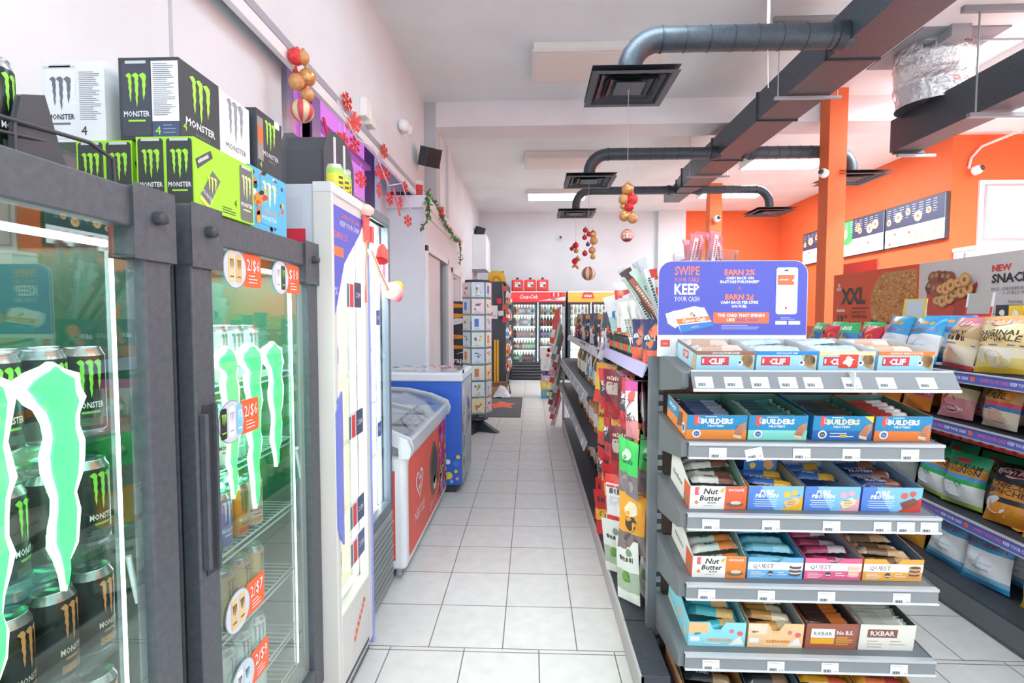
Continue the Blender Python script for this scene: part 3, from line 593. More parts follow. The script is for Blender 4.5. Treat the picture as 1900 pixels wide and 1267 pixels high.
rows(-.75, 1.095, [(.25, ('wwtw', 'wwww'), 'sixth shelf'), (.38, ('gwww', 'wwww'), 'fifth shelf'), (.60, ('pbbb', 'pbbb'), 'fourth shelf'), (.82, ('ppmr', 'ppmr'), 'third shelf'), (1.05, ('twtt', 'twtt'), 'second shelf'), (1.28, ('wwww', 'wwww'), 'top shelf')], 'second cooler', 1.265, .08)
# --- cartons of cans on top of the coolers
CB = C('#30343a', .45)
def art_can(p, x, z, w, h, body, claw, txt, text='MONSTER', l=1):
    p.rrect(x-w/2, z, x+w/2, z+h, w*.12, body, l); p.rect(x-w*.36, z+h*.96, x+w*.36, z+h, '#cfd3d6', l+1); p.claw(x-w*.36, z+h*.38, w*.72, h*.46, claw, l+1)
    if text: p.text(text, x, z+h*.26, h*.075, txt, l+1, maxw=w*.9, bold=.02); p.rect(x-w*.3, z+h*.19, x+w*.3, z+h*.215, claw, l+1)
def face_front(b, w, d, h): return b.pr((0, 0, 0), (1,0,0), (0,0,1), .0006)
def face_side(b, w, d, h): return b.pr((w, 0, 0), (0,1,0), (0,0,1), .0006)
def pack(label, loc, w, d, h, base, draw_f, draw_s, rz=0):
    b = MB(); b.box(0, w, 0, d, 0, h, base, skip=''); b.box(.002, w-.002, d*.49, d*.51, h, h+.0006, '#8d939a')
    if draw_f: draw_f(face_front(b, w, d, h))
    if draw_s: draw_s(face_side(b, w, d, h))
    return b.go('drinks_carton', loc=loc, rot=rz, label=label, cat='drinks carton', group='energy drink cartons on top of the coolers')
GR = '#a6e832'
def f_green(p): art_can(p, .033, .006, .058, .142, '#3b433f', '#a8ea45', W); art_can(p, .098, .006, .058, .142, '#3b433f', '#a8ea45', W)
def s_green(p):
    p.poly([(0.005,.105),(.06,.14),(.068,.125),(.012,.085)], '#4a4f52', 1); p.scrawl(.034, .110, .008, .045, W, 2, rot=R(32))
    v = [(.02,.03),(.065,.095),(.095,.078),(.05,.012)]; p.poly(v, '#6a6f72', 1); p.poly([(.02,.03),(.05,.012),(.044,.005),(.015,.02)], '#e8e45a', 2); p.claw(.043, .04, .035, .04, '#d8e86a', 3); p.text('MONSTER', .042, .028, .009, W, 3, rot=R(-30), maxw=.04)
    art_can(p, .205, .004, .058, .14, '#6b716e', '#dff09a', W); p.text('4', .155, .03, .02, '#3e4a30', 1); p.lines(.10, .02, .06, 3, .006, '#4d5a3a', .0025, 1)
pack('green energy drink carton with two printed cans, under the white four-pack', (-1.04+.01, 1.125, 1.706), .13, .255, .152, GR, f_green, s_green)
pack('green energy drink carton with a tilted can print, on the corner of the second cooler', (-.875, 1.105, 1.706), .13, .24, .152, GR, f_green, s_green)
def f_ultra(p): art_can(p, .045, .008, .07, .165, '#eef0f2', '#6d737a', '#33373c'); p.lines(.088, .155, .052, 26, .0042, '#6b6f76', .0012, 1); p.text('4', .097, .015, .022, '#2b2f33', 1); p.rect(.006, .165, .08, .17, '#cfd3d8', 2)
def f_black(p): art_can(p, .04, .008, .066, .165, '#474b58', '#a8e84e', W); p.rect(.075, .04, .137, .172, '#f1f2f4', 1); p.lines(.079, .165, .052, 27, .0043, '#7b7f88', .0013, 2); p.rect(.075, .0, .137, .038, '#4b567c', 1); p.text('4', .088, .01, .02, '#a8e84e', 2); p.lines(.1, .03, .03, 3, .008, '#9aa4c8', .002, 2)
def s_black(p): p.claw(.035, .06, .075, .10, '#a8e84e', 1); p.text('MONSTER', .072, .042, .017, W, 1, maxw=.115, bold=.02); p.text('ENERGY', .08, .024, .009, '#7d8b66', 1, sx=1.2); p.text('4', .016, .025, .02, '#a8e84e', 1); p.rect(.02, .004, .13, .014, '#6a5a58', 1)
def s_white(p): p.claw(.03, .06, .075, .11, '#8f959c', 1); p.text('MONSTER', .07, .04, .015, '#4b4f55', 1, maxw=.11)
pack('white energy drink four-pack, leftmost of the upper row', (-1.115, 1.135, 1.859), .148, .14, .18, '#eceef0', f_ultra, None)
pack('black energy drink four-pack with green claws, on the green carton', (-.925, 1.125, 1.859), .138, .145, .18, '#3d4046', f_black, s_black)
pack('white energy drink four-pack squeezed behind the black four-pack', (-.925, 1.272, 1.859), .138, .135, .175, '#e9ebee', None, s_white)
def s_can4(p): p.rect(.004, .03, .035, .15, '#9a938e', 1); p.rect(.006, .08, .033, .125, '#e6713a', 2); p.claw(.045, .07, .06, .085, '#a8e84e', 1); p.text('MONSTER', .078, .05, .014, W, 1, maxw=.09); p.text('ENERGY', .085, .036, .008, '#8d9a6a', 1); p.text('4', .02, .01, .018, '#a8e84e', 1); p.rect(.1, .15, .13, .17, '#dfe2e6', 1)
def f_can4(p): p.text('ENERGY', .07, .06, .02, '#cfd3d6', 1)
pack('black energy drink four-pack on top of the blue patterned carton', (-.912, 1.42, 1.879), .138, .145, .17, '#3d4046', f_can4, s_can4)
def s_punch(p):
    rd = random.Random(5)
    for k in range(46): p.blob(rd.uniform(.01, .185), rd.uniform(.01, .16), rd.uniform(.006, .014), rd.choice(['#f2f4f4', '#ef7a3a', '#3f4a50', '#f2c54a', '#4fb7d8', '#e85a3a']), 1, k, 7)
    p.rect(.055, .02, .15, .155, '#58b8e2', 2); p.claw(.062, .07, .08, .075, '#e8e7b4', 3); p.text('PUNCH', .1, .052, .014, '#f2a03a', 3); p.text('MONSTER', .1, .034, .013, W, 3, maxw=.085)
    p.blob(.045, .085, .024, '#f08a3a', 3, 3, 10); p.blob(.04, .03, .014, '#e8a54a', 3, 4, 9)
pack('blue carton with colourful orange and white pattern beside the green carton', (-.905, 1.365, 1.706), .138, .205, .17, '#56b4df', s_punch, s_punch)
# wire can display at the very front
t = T('wire_can_rack', 'black wire can display standing on the nearest cooler', 'display rack', (-.80, .70, 1.706))
b = MB(); b.prism([(.06, 0), (.16, 0), (.142, .022), (.114, .114), (.078, .100), (.066, .05)], -.006, .004, K, 'yz'); b.go('side_plate', t, bev=.002)
b = MB(); b.tube([(.01, -.12, .03), (.01, .03, .052), (.0, .20, .070), (.0, .252, .056), (.0, .255, .0)], .004, K, 6); b.tube([(.01, -.12, .012), (.01, .03, .03), (.0, .13, .045)], .003, K, 6); b.tube([(.008, .06, .0), (.008, .06, .056)], .003, K, 6); b.go('wire_rail', t)
KG.put((-.85, .775, 1.706), R(110), 'black can with green claws in the wire rack on top of the nearest cooler')
# --- slim white cooler
t3 = cooler('drinks_cooler', 'slim white cooler with a blue banner across its glass door', .40, .72, 1.925, (-.70, 1.757, 0), R(90), None, 0, 0, .34, liner=C('#f6f1d8', .5, 0, .25), body=C('#cfd4dc', .45))  # liner gets its own soft glow to make the inside bright
FR3 = C('#d6d5d2', .4)
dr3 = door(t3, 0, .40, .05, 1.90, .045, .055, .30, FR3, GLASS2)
b = MB(); b.box(-.006, .012, -.006, .062, .02, 1.895, C('#dcd8d0', .4)); b.box(.392, .406, -.006, .05, .02, 1.895, C('#8f9fe0', .4)); b.box(-.006, .406, -.006, .062, 1.895, 1.932, C('#dfdedd', .4)); b.go('front_trim', t3, bev=.003)
b = MB(); b.pr((-.001, .72, 0), (0,-1,0), (0,0,1)).rect(.06, .1, .62, 1.88, '#c7ccd6', 1).rect(.5, 1.72, .63, 1.77, '#e23044', 2).rect(.5, 1.62, .63, 1.67, '#e23044', 2); b.go('side_panel', t3)
b = MB(); p = b.pr((0, -.0005, 0), (1,0,0), (0,0,1), .0008); BL = '#5a63c8'
p.poly([(.012, 1.86), (.35, 1.86), (.30, 1.80), (.12, 1.66), (.05, 1.52), (.012, 1.45)], BL, 1); p.text('SWIPE YOUR CARD', .19, 1.825, .017, '#f08a6a', 2, maxw=.22); p.text('KEEP YOUR CASH', .18, 1.795, .02, W, 2, maxw=.2); p.text('EARN 2%', .09, 1.745, .025, '#f08a8a', 2, maxw=.13); p.rect(.02, 1.68, .11, 1.715, '#f07a4a', 2); p.text('%', .035, 1.54, .03, W, 2)
b.go('banner', dr3)
for z, c in ((1.50, '#3d4a68'), (.98, '#46506a'), (.62, '#4a5878'), (.47, '#5a6488')):
    b = MB(); p = b.pr((0, .010, 0), (1,0,0), (0,0,1), .0008); p.rrect(.16, z-.003, .335, z+.103, .006, '#dfe3ea', 0.5); p.rrect(.25, z, .33, z+.10, .006, c, 1); p.text('2/$4', .29, z+.04, .022, W, 2, maxw=.06); p.rect(.20, z, .24, z+.09, '#d8474a', 1); p.rect(.17, z, .19, z+.09, '#4e7a70', 1); b.go('price_sticker', dr3)
b = MB(); p = b.pr((0, -.0005, 0), (1,0,0), (0,0,1), .001); p.scrawl(.24, .22, .032, .17, '#f07a4a', 1, rot=R(40)); p.rect(.06, .03, .34, .045, '#3c424a', 1); p.rect(.06, .065, .34, .08, '#3c424a', 1); b.go('lower_panel', dr3)
shelves(t3, (.36, .66, .94, 1.22, 1.50), .05, .35, .07, .6, False, C('#fbf7e6', .5))
led(t3, .335, .06, .36, 1.84, 7, '#fffbe6', w=.012); led(t3, .065, .06, .36, 1.84, 6, '#fffbe6', w=.008)
b = MB(); b.tube([(.0, -.002, .78), (.0, -.002, 1.22)], .001, W, 4)
b.prism([(-.004, 1.12), (.05, 1.19), (.05, .62), (-.004, .70)], -.012, -.004, C('#7f88d8', .4), 'xz'); b.go('handle', dr3, bev=.002)
# --- grey cooler beyond it
FR4 = C('#68727e', .4, .1)
t4 = cooler('drinks_cooler', 'dark framed cooler with bright white shelves and a slotted lower grille', .525, .74, 1.98, (-.755, 2.165, 0), R(90), None, 0, 0, .42, liner=C('#f8fbfb', .5, 0, .45), body=C('#7d8793', .45), frame=FR4)  # white liner emits light itself to brighten the shelves
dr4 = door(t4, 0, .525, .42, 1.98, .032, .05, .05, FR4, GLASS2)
b = MB(); b.box(.0, .525, -.002, .05, 1.93, 1.985, FR4); b.go('top_rail', t4, bev=.01)
b = MB(); b.box(0, .525, 0, .05, .02, .415, C('#99a09f', .4, .2))
for k in range(5): z = .07+.066*k; b.box(.02, .50, -.004, .006, z, z+.016, C('#4a525b')); b.box(.02, .505, -.01, .0, z+.018, z+.03, C('#9aa29f', .35, .3))
b.go('grille', t4, bev=.002)
shelves(t4, (.44, .74, 1.02, 1.30, 1.58), .035, .49, .07, .6, False, C('#ffffff', .5))
led(t4, .46, .055, .46, 1.90, 8, w=.016); led(t4, .055, .055, .46, 1.90, 6, w=.01)
for z in (1.42, .86): b = MB(); p = b.pr((0, .010, 0), (1,0,0), (0,0,1), .0008); p.rrect(.30, z, .36, z+.075, .004, '#4a62a8', 1); p.text('2/$5', .33, z+.03, .017, W, 2, maxw=.05); b.go('price_sticker', dr4)
b = MB(); b.pr((0, .010, 0), (1,0,0), (0,0,1), .0008).rrect(.42, 1.60, .47, 1.78, .004, '#e889c0', 1); b.go('pink_sticker', dr4)
area_light('cooler_lamp', (-.95, 1.94, 1.75), (0, 0, 0), .25, .25, 4, (1, .98, .85)); area_light('cooler_lamp', (-.95, 2.45, 1.85), (0, 0, 0), .25, .35, 9, (.97, 1, 1))
# bottles and cartons on their shelves
def bottle_kind(body, cap, r=.031, h=.215, lab=None, name='drink_bottle', cat='bottle', n=14, glass=None, neck=.012, sh=.62):
    b = MB(); m = glass or C(body, .25); cm = C(cap, .4)
    b.lathe([(r*.8, 0), (r, .008), (r, h*sh), (r*.75, h*(sh+.12)), (neck, h*.86), (neck, h*.91)], m, n); b.lathe([(neck+.003, h*.91), (neck+.003, h), (.001, h)], cm, n)
    if lab: b.lathe([(r+.0008, h*.22), (r+.0008, h*.52)], C(lab, .5), n)
    return Kind(b.go(name, label='x', cat=cat))
PAL = [('#e8e2c0', '#c8483c', '#5aa0c8'), ('#e6efe8', '#3c6ac0', '#e0584a'), ('#f2c46a', '#3c8a4a', '#f4f0e2'), ('#cfe4f0', '#f0f2f6', '#6a58b8'), ('#f4f4f0', '#e08a3a', '#4a9a78')]
BK = [bottle_kind(a, c, lab=l) for a, c, l in PAL]; BD = ['cream bottle with blue label', 'pale bottle with red label', 'amber bottle with white label', 'clear bottle with violet label', 'white bottle with green label']
for xf, y0, n, zs, wh in ((-.70, 1.745, 4, (.36, .66, .94, 1.22, 1.50), 'slim white cooler'), (-.755, 2.165, 6, (.44, .74, 1.02, 1.30, 1.58), 'bright grey cooler')):
    for zi, z in enumerate(zs[::-1]):
        for i in range(n):
            k = (zi*2+i//2+(n == 6)) % 5; BK[k].put((xf-.13, y0+.09+i*.073, z), 0, f'{BD[k]}, {ORD[i]} along the {ORD[zi]} shelf down, {wh}', 'bottles in the white lit coolers')
# things on top of them
b = MB(); b.prism([(-.14, 0), (.14, 0), (.17, .05), (.17, .22), (.13, .29), (.05, .32), (-.05, .32), (-.13, .29), (-.17, .22), (-.17, .05)], -.1, .1, C('#4f5058', .6), 'yz'); 
t = T('carry_case', 'black rounded case with two white straps on the dark framed cooler', 'case', (-1.02, 2.43, 1.985), 0); o = b.go('case_body', t, bev=.02)
b = MB()
for y in (-.07, .05): b.box(.1, .106, y-.008, y+.008, .02, .31, W)
b.go('strap', t); b = MB(); b.box(.1, .106, .09, .13, .17, .21, '#e7e4e6'); b.go('badge', t)
b = MB(); c1 = C('#e8e04a', .35, .1)
b.lathe([(.026, 0), (.033, .008), (.033, .085), (.033, .105), (.027, .119), (.028, .122), (.001, .118)], [ALU, c1, C('#a8d86a', .35), C('#cfe0c0', .3, .3), ALU, ALU], 22)
p = b.pr(fn=lambda a, z, l: ((.033+l)*math.sin(a/.033), -(.033+l)*math.cos(a/.033), z))
for z in (.025, .045, .065): p.rect(-.008, z, .012, z+.010, '#4a4f2c', 1, 2)
for i in (1, 2): p.rect(.03*i, .0+.02, .03*i+.012, .07, '#b8d04a', 1, 2)
YC = Kind(b.go('drink_can', label='x', cat='drink can'))
for i, (x, y) in enumerate(((-.77, 1.98), (-.775, 2.06), (-.79, 2.125))): YC.put((x, y, 1.932), R(60), f'yellow and lime drink can on top of the slim cooler, {ORD[i]} from the near side', 'yellow cans on the slim cooler')
# ribbon, bells and candy ornament hanging at the joint of the two coolers
t = T('bell_ribbon', 'red bells with green striped ribbon hanging from the top of the slim cooler', 'decoration', (-.69, 2.12, 1.90))
b = MB(); b.box(-.004, .004, -.05, .02, -.13, -.02, C('#e8605a')); b.box(-.006, .006, .04, .075, -.12, -.05, C('#e8605a')); b.lathe([(.035, 0), (.03, .05), (.012, .08), (.001, .085)], C('#e4574f'), 14, Matrix.Translation((.02, .11, -.19)) @ Matrix.Rotation(R(-25), 4, 'X')); b.go('bell', t)
b = MB(); b.lathe([(.02, -.02), (.036, -.005), (.036, .01), (.02, .025)], C('#f3cfc2'), 12, Matrix.Translation((0, -.02, 0))); b.go('bow', t)
b = MB()
for k, c in enumerate(('#f4f6ee', '#c8e0b0', '#e98a78', '#f4f6ee')): b.tube([(.012, -.02+.012*k, -.16), (.012, .10+.02*k, -.25), (.014, .20+.02*k, -.31)], .007, c, 6)
b.tube([(.006, -.03, -.12), (.004, -.05, -.25), (.004, -.04, -.38)], .005, C('#ef8a78'), 6); b.go('ribbon', t)
t = T('candy_ornament', 'round yellow and pink candy ornament on the dark framed cooler edge', 'decoration', (-.735, 2.66, 1.60))
b = MB(); b.ball((0, 0, 0), .055, C('#f4c9a8'), 16, .85); b.go('candy_body', t); b = MB(); b.ball((.02, .03, .02), .035, C('#f2b23c'), 12); b.ball((.03, -.02, -.03), .03, C('#ee7a8a'), 12); b.go('candy_swirl', t)
# ================================================================= ICE CREAM FREEZERS
t = T('ice_cream_freezer', 'white and red ice cream freezer with a curved glass lid', 'freezer', (-.685, 2.70, 0), R(90))   # local x along the aisle 0..1.32, y depth
b = MB(); b.box(0, 1.32, 0, .68, .06, .70, C('#eeeef0', .35)); b.go('body', t, bev=.03, seg=3)
for x in (.06, 1.26):
    for y in (.06, .6): b = MB(); b.tube([(x, y, 0), (x, y, .07)], .02, GREY, 8); b.box(x-.03, x+.03, y-.02, y+.02, 0, .012, GREY); b.go('foot', t)
b = MB(); p = b.pr((0, 0, 0), (1,0,0), (0,0,1), .0015)
p.rrect(.06, .11, 1.27, .665, .03, '#ee6152', 1)
p.blob(.78, .40, .16, '#6d6355', 2, 4, 22, .18, .20); p.blob(.79, .42, .11, '#3f3a38', 3, 9, 16, .3, .15); p.blob(.80, .30, .06, '#efe6d2', 3, 5, 12)
def swirl(p, cx, cz, r, m, l):
    for rr, w_ in ((1., .2), (.52, .2)):
        pts = []
        for k in range(25):
            a = R(-60+300*k/24) if rr < 1 else 2*PI*k/24
            hx = 16*math.sin(a)**3/17; hz = (13*math.cos(a)-5*math.cos(2*a)-2*math.cos(3*a)-math.cos(4*a))/17
            pts.append((hx*rr, hz*rr))
        for i in range(24):
            (x0, z0), (x1, z1) = pts[i], pts[i+1]; k0 = 1-w_/rr
            p.poly([(cx+x0*r, cz+z0*r), (cx+x1*r, cz+z1*r), (cx+x1*r*k0, cz+z1*r*k0), (cx+x0*r*k0, cz+z0*r*k0)], m, l)
swirl(p, .33, .455, .105, W, 2); p.text('NESTLÉ', .33, .25, .06, W, 2, maxw=.3, rot=0)
p.rect(.98, .12, 1.265, .66, '#cf3d86', 2); rd = random.Random(2)
for k in range(60): p.blob(rd.uniform(.93, 1.25), rd.uniform(.14, .64), rd.uniform(.012, .035), rd.choice(['#e7488e', '#6a4ac0', '#4fa0dc', '#f4c4d8', '#ffffff', '#f08a5a', '#8a3ab0', '#f3d24a']), 3+k % 3, k, 9)
for k in range(26): p.blob(rd.uniform(.86, 1.24), rd.uniform(.2, .36), rd.uniform(.012, .026), rd.choice(['#f0c84a', '#7ac8d8', '#f4f0e6', '#e88a5a', '#5aa8c8']), 6, k+9, 8)
p.scrawl(.66, .17, .026, .10, '#f7d9cf', 4, rot=R(20))
b.go('front_graphic', t)
b = MB(); b.pr((0, .0, 0), (0,-1,0), (0,0,1), .0015).rect(-.5, .12, -.06, .62, '#ee5a4c', 1); b.go('side_graphic', t)
b = MB(); g = C('#c9ccd0', .35, .1)
for x0, x1 in ((-.012, .05), (1.27, 1.332)):
    b.prism([(-.02, .695), (-.03, .74), (-.01, .79), (.12, .845), (.30, .885), (.68, .90), (.68, .86), (.30, .845), (.14, .80), (.03, .75), (.03, .695)], x0, x1, g, 'yz')
b.box(.05, 1.27, -.022, .03, .695, .775, g); b.box(.05, 1.27, .62, .68, .69, .90, g)
b.prism([(.12, .845), (.30, .885), (.62, .90), (.62, .885), (.30, .87), (.13, .83)], .64, .68, g, 'yz')
b.go('lid_frame', t, bev=.006)
for x0, x1 in ((.05, .64), (.68, 1.27)):
    b = MB(); b.prism([(.0, .78), (.12, .842), (.30, .880), (.64, .893), (.64, .889), (.30, .876), (.13, .838), (.0, .776)], x0, x1, CLEAR, 'yz'); b.go('lid_glass', t)
b = MB(); b.box(.05, 1.27, .03, .63, .695, .70, '#e6e8ea'); 
for x in (.05, .45, .85, 1.26): b.box(x, x+.008, .04, .62, .70, .765, '#f2f3f4')
b.go('inner_basket', t)
b = MB(); b.box(-.055, .055, -.015, .015, 0, .02, C('#e8d8c0')); b.box(-.05, -.02, -.016, .016, -.001, .021, '#5aa0d8')
IC = Kind(b.go('ice_cream_bar', label='x', cat='ice cream'))
for i in range(8): IC.put((-.685-.12-(i % 2)*.22, 2.70+.16+(i//2)*.31, .70), R(rd.uniform(60, 120)), f'wrapped ice cream bar under the curved lid, {ORD[i]} from the near end', 'ice cream bars in the freezer')
# blue chest freezer
t = T('chest_freezer', 'blue chest freezer with white rim, sliding glass lids and bright dots', 'freezer', (-.575, 4.12, 0), R(90))     # local x 0..0.66 along aisle, y 0..0.95
BF = C('#3f6fd6', .4)
b = MB(); b.box(.02, .64, .05, .9, .0, .07, K); b.go('plinth', t)
b = MB(); b.box(0, .66, 0, .95, .065, .93, BF); b.go('body', t, bev=.006)
b = MB(); b.box(-.01, .67, -.012, .96, .93, 1.0, C('#f0f2f6', .35)); b.go('rim', t, bev=.012)
b = MB(); b.box(.04, .62, .03, .92, 1.0, 1.008, CLEAR); p = b.pr((0, 0, 1.009), (1,0,0), (0,1,0), .001)
for k in range(40): p.blob(rd.uniform(.06, .6), rd.uniform(.03, .9), rd.uniform(.012, .04), rd.choice(['#e88ab0', '#6a8ae0', '#f2d46a', '#e0584e', '#d8d0ea', '#ffffff']), 1+k % 3, k, 8)
b.go('sliding_lid', t)
b = MB(); b.box(.0, .03, -.02, -.01, 1.0, 1.03, K); p = b.pr((0, -.0, 0), (1,0,0), (0,0,1), .0015); p.rect(.01, .08, .65, .92, '#c7cdd6', 1)
for k in range(46): p.blob(rd.uniform(.03, .63), rd.uniform(.15, .88), rd.uniform(.02, .06), rd.choice(['#aeb6c4', '#e9ecf2', '#d8a8a8', '#8fa8d8', '#efe4dc', '#b8a0a0']), 2+k % 2, k, 9)
p = b.pr((0, .95, 0), (0,-1,0), (0,0,1), .0015)
p = b.pr((-.0, .95, 0), (0,-1,0), (0,0,1), .002)
for k in range(34): p.disc(rd.uniform(.62, .93), .09+abs(rd.gauss(0, .10)), rd.uniform(.012, .035), rd.choice(['#7fd0f0', '#f2e04a', '#f08a7a', '#ffffff', '#6ab8e8', '#ef6a4a', '#b8e07a', '#4a90e0', '#f4a8c0']), 1+k % 3, 12)
b.go('printed_skin', t)
# ================================================================= GREETING CARD SPINNER
t = T('card_spinner', 'tall rotating wire rack of greeting cards on a black splayed base', 'card rack', (-.69, 6.42, 0))
b = MB()
for k in range(4):
    M = Matrix.Rotation(R(90*k-20), 4, 'Z'); b.add([(.03,-.03,.16),(.03,.03,.16),(.30,.045,0.0),(.30,-.045,0),(.03,-.03,.0),(.03,.03,.0)], [(0,1,2,3),(4,3,2,5),(0,3,4),(1,5,2)], K, M)
b.lathe([(.14, .16), (.14, .19), (.02, .2)], K, 16); b.go('base', t)
b = MB(); b.tube([(0,0,.1), (0,0,1.93)], .015, K, 10); b.go('pole', t)
b = MB(); GW = C('#7fa09c', .4, .2); apo = .155; hw = .088
for f in range(6):
    M = Matrix.Rotation(R(60*f+10), 4, 'Z')
    for x in (-hw, hw): b.box(x-.002, x+.002, -apo-.004, -apo+.002, .24, 1.90, GW, M)
    for r_ in range(8):
        z = .25+r_*.207; b.box(-hw, hw, -apo-.014, -apo-.010, z, z+.014, GW, M); b.box(-hw, hw, -apo-.014, -apo, z-.003, z, GW, M)
b.lathe([(.175, 1.90), (.175, 1.925), (.02, 1.93)], K, 6, Matrix.Rotation(R(40), 4, 'Z')); b.go('wire_frame', t)
cc = [('#f3efe6', '#e08a4a'), ('#e9eef4', '#5a7ad0'), ('#fbe6b4', '#e8604a'), ('#dfe9f4', '#4a7a4a'), ('#f4e0e6', '#c8506a'), ('#f2f2ee', '#c89a3a'), ('#e6f0e4', '#d8483c'), ('#d8e6f0', '#e0705a')]
CK = []
for i, (a, c) in enumerate(cc):
    b = MB(); b.box(-.080, .080, -.003, .003, 0, .190, C(a, .4)); p = b.pr((-.066, -.003, 0), (1,0,0), (0,0,1), .0008)
    rr = random.Random(i*3+1)
    if i in (0, 1): p.rect(.02, .05, .075, .15, c, 1); p.lines(.02, .035, .08, 3, .008, '#7a7f88', .002, 1)
    else:
        for k in range(7): p.blob(rr.uniform(.03, .10), rr.uniform(.05, .15), rr.uniform(.008, .02), rr.choice([c, '#3f6a8a', '#e8b44a', '#5a9a6a', '#ffffff']), 1+k % 2, k+i, 8)
        p.lines(.03, .03, .07, 2, .01, '#6a7078', .003, 1)
    CK.append(Kind(b.go('greeting_card', label='x', cat='greeting card')))
cn = ['cream card with orange panel', 'white card with blue panel', 'yellow card with red shapes', 'pale blue card with green shapes', 'pink card with rose shapes', 'white card with gold shapes', 'pale green card with red shapes', 'light blue card with coral shapes']
for fi, (f, fn_) in enumerate(((0, 'front face'), (5, 'left face'), (1, 'right face'))):
    M = Matrix.Rotation(R(60*f+10), 4, 'Z')
    for r_ in range(8):
        k = (r_*3+fi*5+2) % 8; q = M @ Vector((0, -apo-.005, .255+r_*.207)); CK[k].put((-.69+q.x, 6.42+q.y, q.z), R(60*f+10), f'{cn[k]} on the {fn_} of the spinner, {ORD[7-r_]} from top', 'greeting cards on the spinner')
t = T('sign_card', 'white square sign card with red picture beside the card spinner', 'sign', (-.88, 9.88, 1.43))
b = MB(); b.box(0, .22, -.01, 0, 0, .26, '#f3f1f2'); b.pr((0, -.01, 0), (1,0,0), (0,0,1), .002).blob(.07, .1, .06, '#d8483c', 1, 3, 9).rect(.12, .05, .2, .06, '#8a8f96', 1); b.go('board', t)
# ================================================================= BACK LEFT CORNER
# black and orange ice machine seen in the doorway
t = T('vending_box', 'black machine front with orange chevrons and white lettering by the inner door', 'vending machine', (-1.185, 7.62, 0))
b = MB(); b.box(0, .3, 0, .55, 0, 1.70, C('#33383e', .4)); b.go('cabinet', t, bev=.006)
b = MB(); p = b.pr((0, 0, 0), (1,0,0), (0,0,1), .002); OY = '#f2a22c'
for z0, z1 in ((1.60, 1.67), (1.44, 1.52), (1.13, 1.20), (.98, 1.04), (.40, .48)): p.poly([(0, z0), (.22, z0+.01), (.22, z1-.02), (0, z1)], OY, 1)
p.poly([(0, 1.34), (.28, 1.40), (.28, 1.50), (0, 1.43)], '#e9ecee', 1); p.text('rapid', .12, .77, .085, W, 1, bold=.02, maxw=.24); p.rect(.02, .70, .25, .715, W, 1)
p.poly([(.04,.90),(.12,.935),(.22,.93),(.27,.90),(.22,.915),(.12,.92)], '#e9f4e0', 1); b.go('graphic', t)
t = T('drinks_cooler', 'tall black cooler at the back left seen from its side', 'drinks cooler', (-.50, 9.9, 0), R(90))
b = MB(); b.box(0, 2.0, .04, .60, 0, 2.155, C('#4a525c', .5, vary=.1)); b.go('cabinet', t)
b = MB()
for x in (0, .64, 1.30, 1.94): b.box(x, x+.06, 0, .04, .25, 2.1, BLK)
b.box(0, 2., 0, .04, 2.05, 2.15, BLK); b.box(0, 2., 0, .04, .1, .28, BLK); dd = b.go('door', t)
b = MB(); b.box(.06, 1.94, .035, .039, .28, 2.05, C('#e6f2ee', .4, 0, .5)); b.go('lit_interior', t)
BK2 = [bottle_kind(a, c, .034, .24, l, n=10) for a, c, l in (('#c8403a', '#e0403a', '#f2e8e2'), ('#3a9a5a', '#3a8a4a', '#e8f0d8'), ('#f0a04a', '#f4f4f4', '#c85a2a'), ('#3a2a26', '#d8403a', '#d8403a'), ('#dfe8ec', '#3c7ac8', '#5aa0d0'), ('#6a4a9a', '#3a3a5a', '#c8b8e0'))]
B2 = ['red drink bottle', 'green drink bottle', 'orange drink bottle', 'dark cola bottle', 'clear water bottle', 'purple drink bottle']
for r_ in range(5):
    for i in range(6): k = (r_*2+i) % 6; BK2[k].put((-.475, 10.02+i*.30, .34+r_*.35), 0, f'{B2[k]} in the side-on black cooler, {ORD[r_]} shelf up, {ORD[i]} from the front', 'bottles in the back left cooler')
t = T('jug', 'yellow plastic jug lying on top of the tall black cooler', 'jug', (-.69, 10.05, 2.155))
b = MB(); b.prism([(-.15, 0), (.15, 0), (.16, .03), (.14, .13), (.10, .19), (-.08, .20), (-.13, .14), (-.16, .04)], -.08, .08, C('#f2c63c', .4), 'xz'); b.go('jug_body', t, bev=.02); b = MB(); b.lathe([(.025,0),(.025,.04),(.001,.04)], K, 12, Matrix.Translation((.12,-.05,.17))); b.go('cap', t)
b = MB(); b.pr((0, -.081, 0), (1,0,0), (0,0,1), .002).disc(0, .03, .09, '#f28a2c', 1).disc(0, .02, .05, '#d8e04a', 2); b.go('handle_print', t)
t = T('bollard', 'yellow metal guard post in front of the tall black cooler', 'post', (-.68, 9.80, 0))
b = MB(); b.box(-.045, -.008, -.03, .03, 0, 1.02, C('#f2b42c', .4)); b.box(.008, .045, -.03, .03, 0, 1.02, C('#f2b42c', .4)); b.box(-.06, .06, -.05, .05, 0, .02, C('#f2b42c', .4)); b.go('post_body', t)
b = MB(); b.box(-.75, -.155, 7.30, 9.12, 0.0, .012, C('#62676c', .9, vary=.15)); p = b.pr((-.45, 8.2, .012), (1,0,0), (0,1,0), .001)
p.poly([(-.28,.1),(-.12,.25),(-.1,.5),(.03,.3),(.2,.22),(.1,.05),(.16,-.2),(-.02,-.1),(-.2,-.3),(-.16,-.05)], '#f0683a', 1)
b.go('floor_mat', label='dark grey entrance mat with an orange star shape on the tiled floor', cat='mat')
t = T('open_carton', 'open brown carton with white plastic bag on the floor behind the spinner', 'carton', (-.62, 9.25, .0))
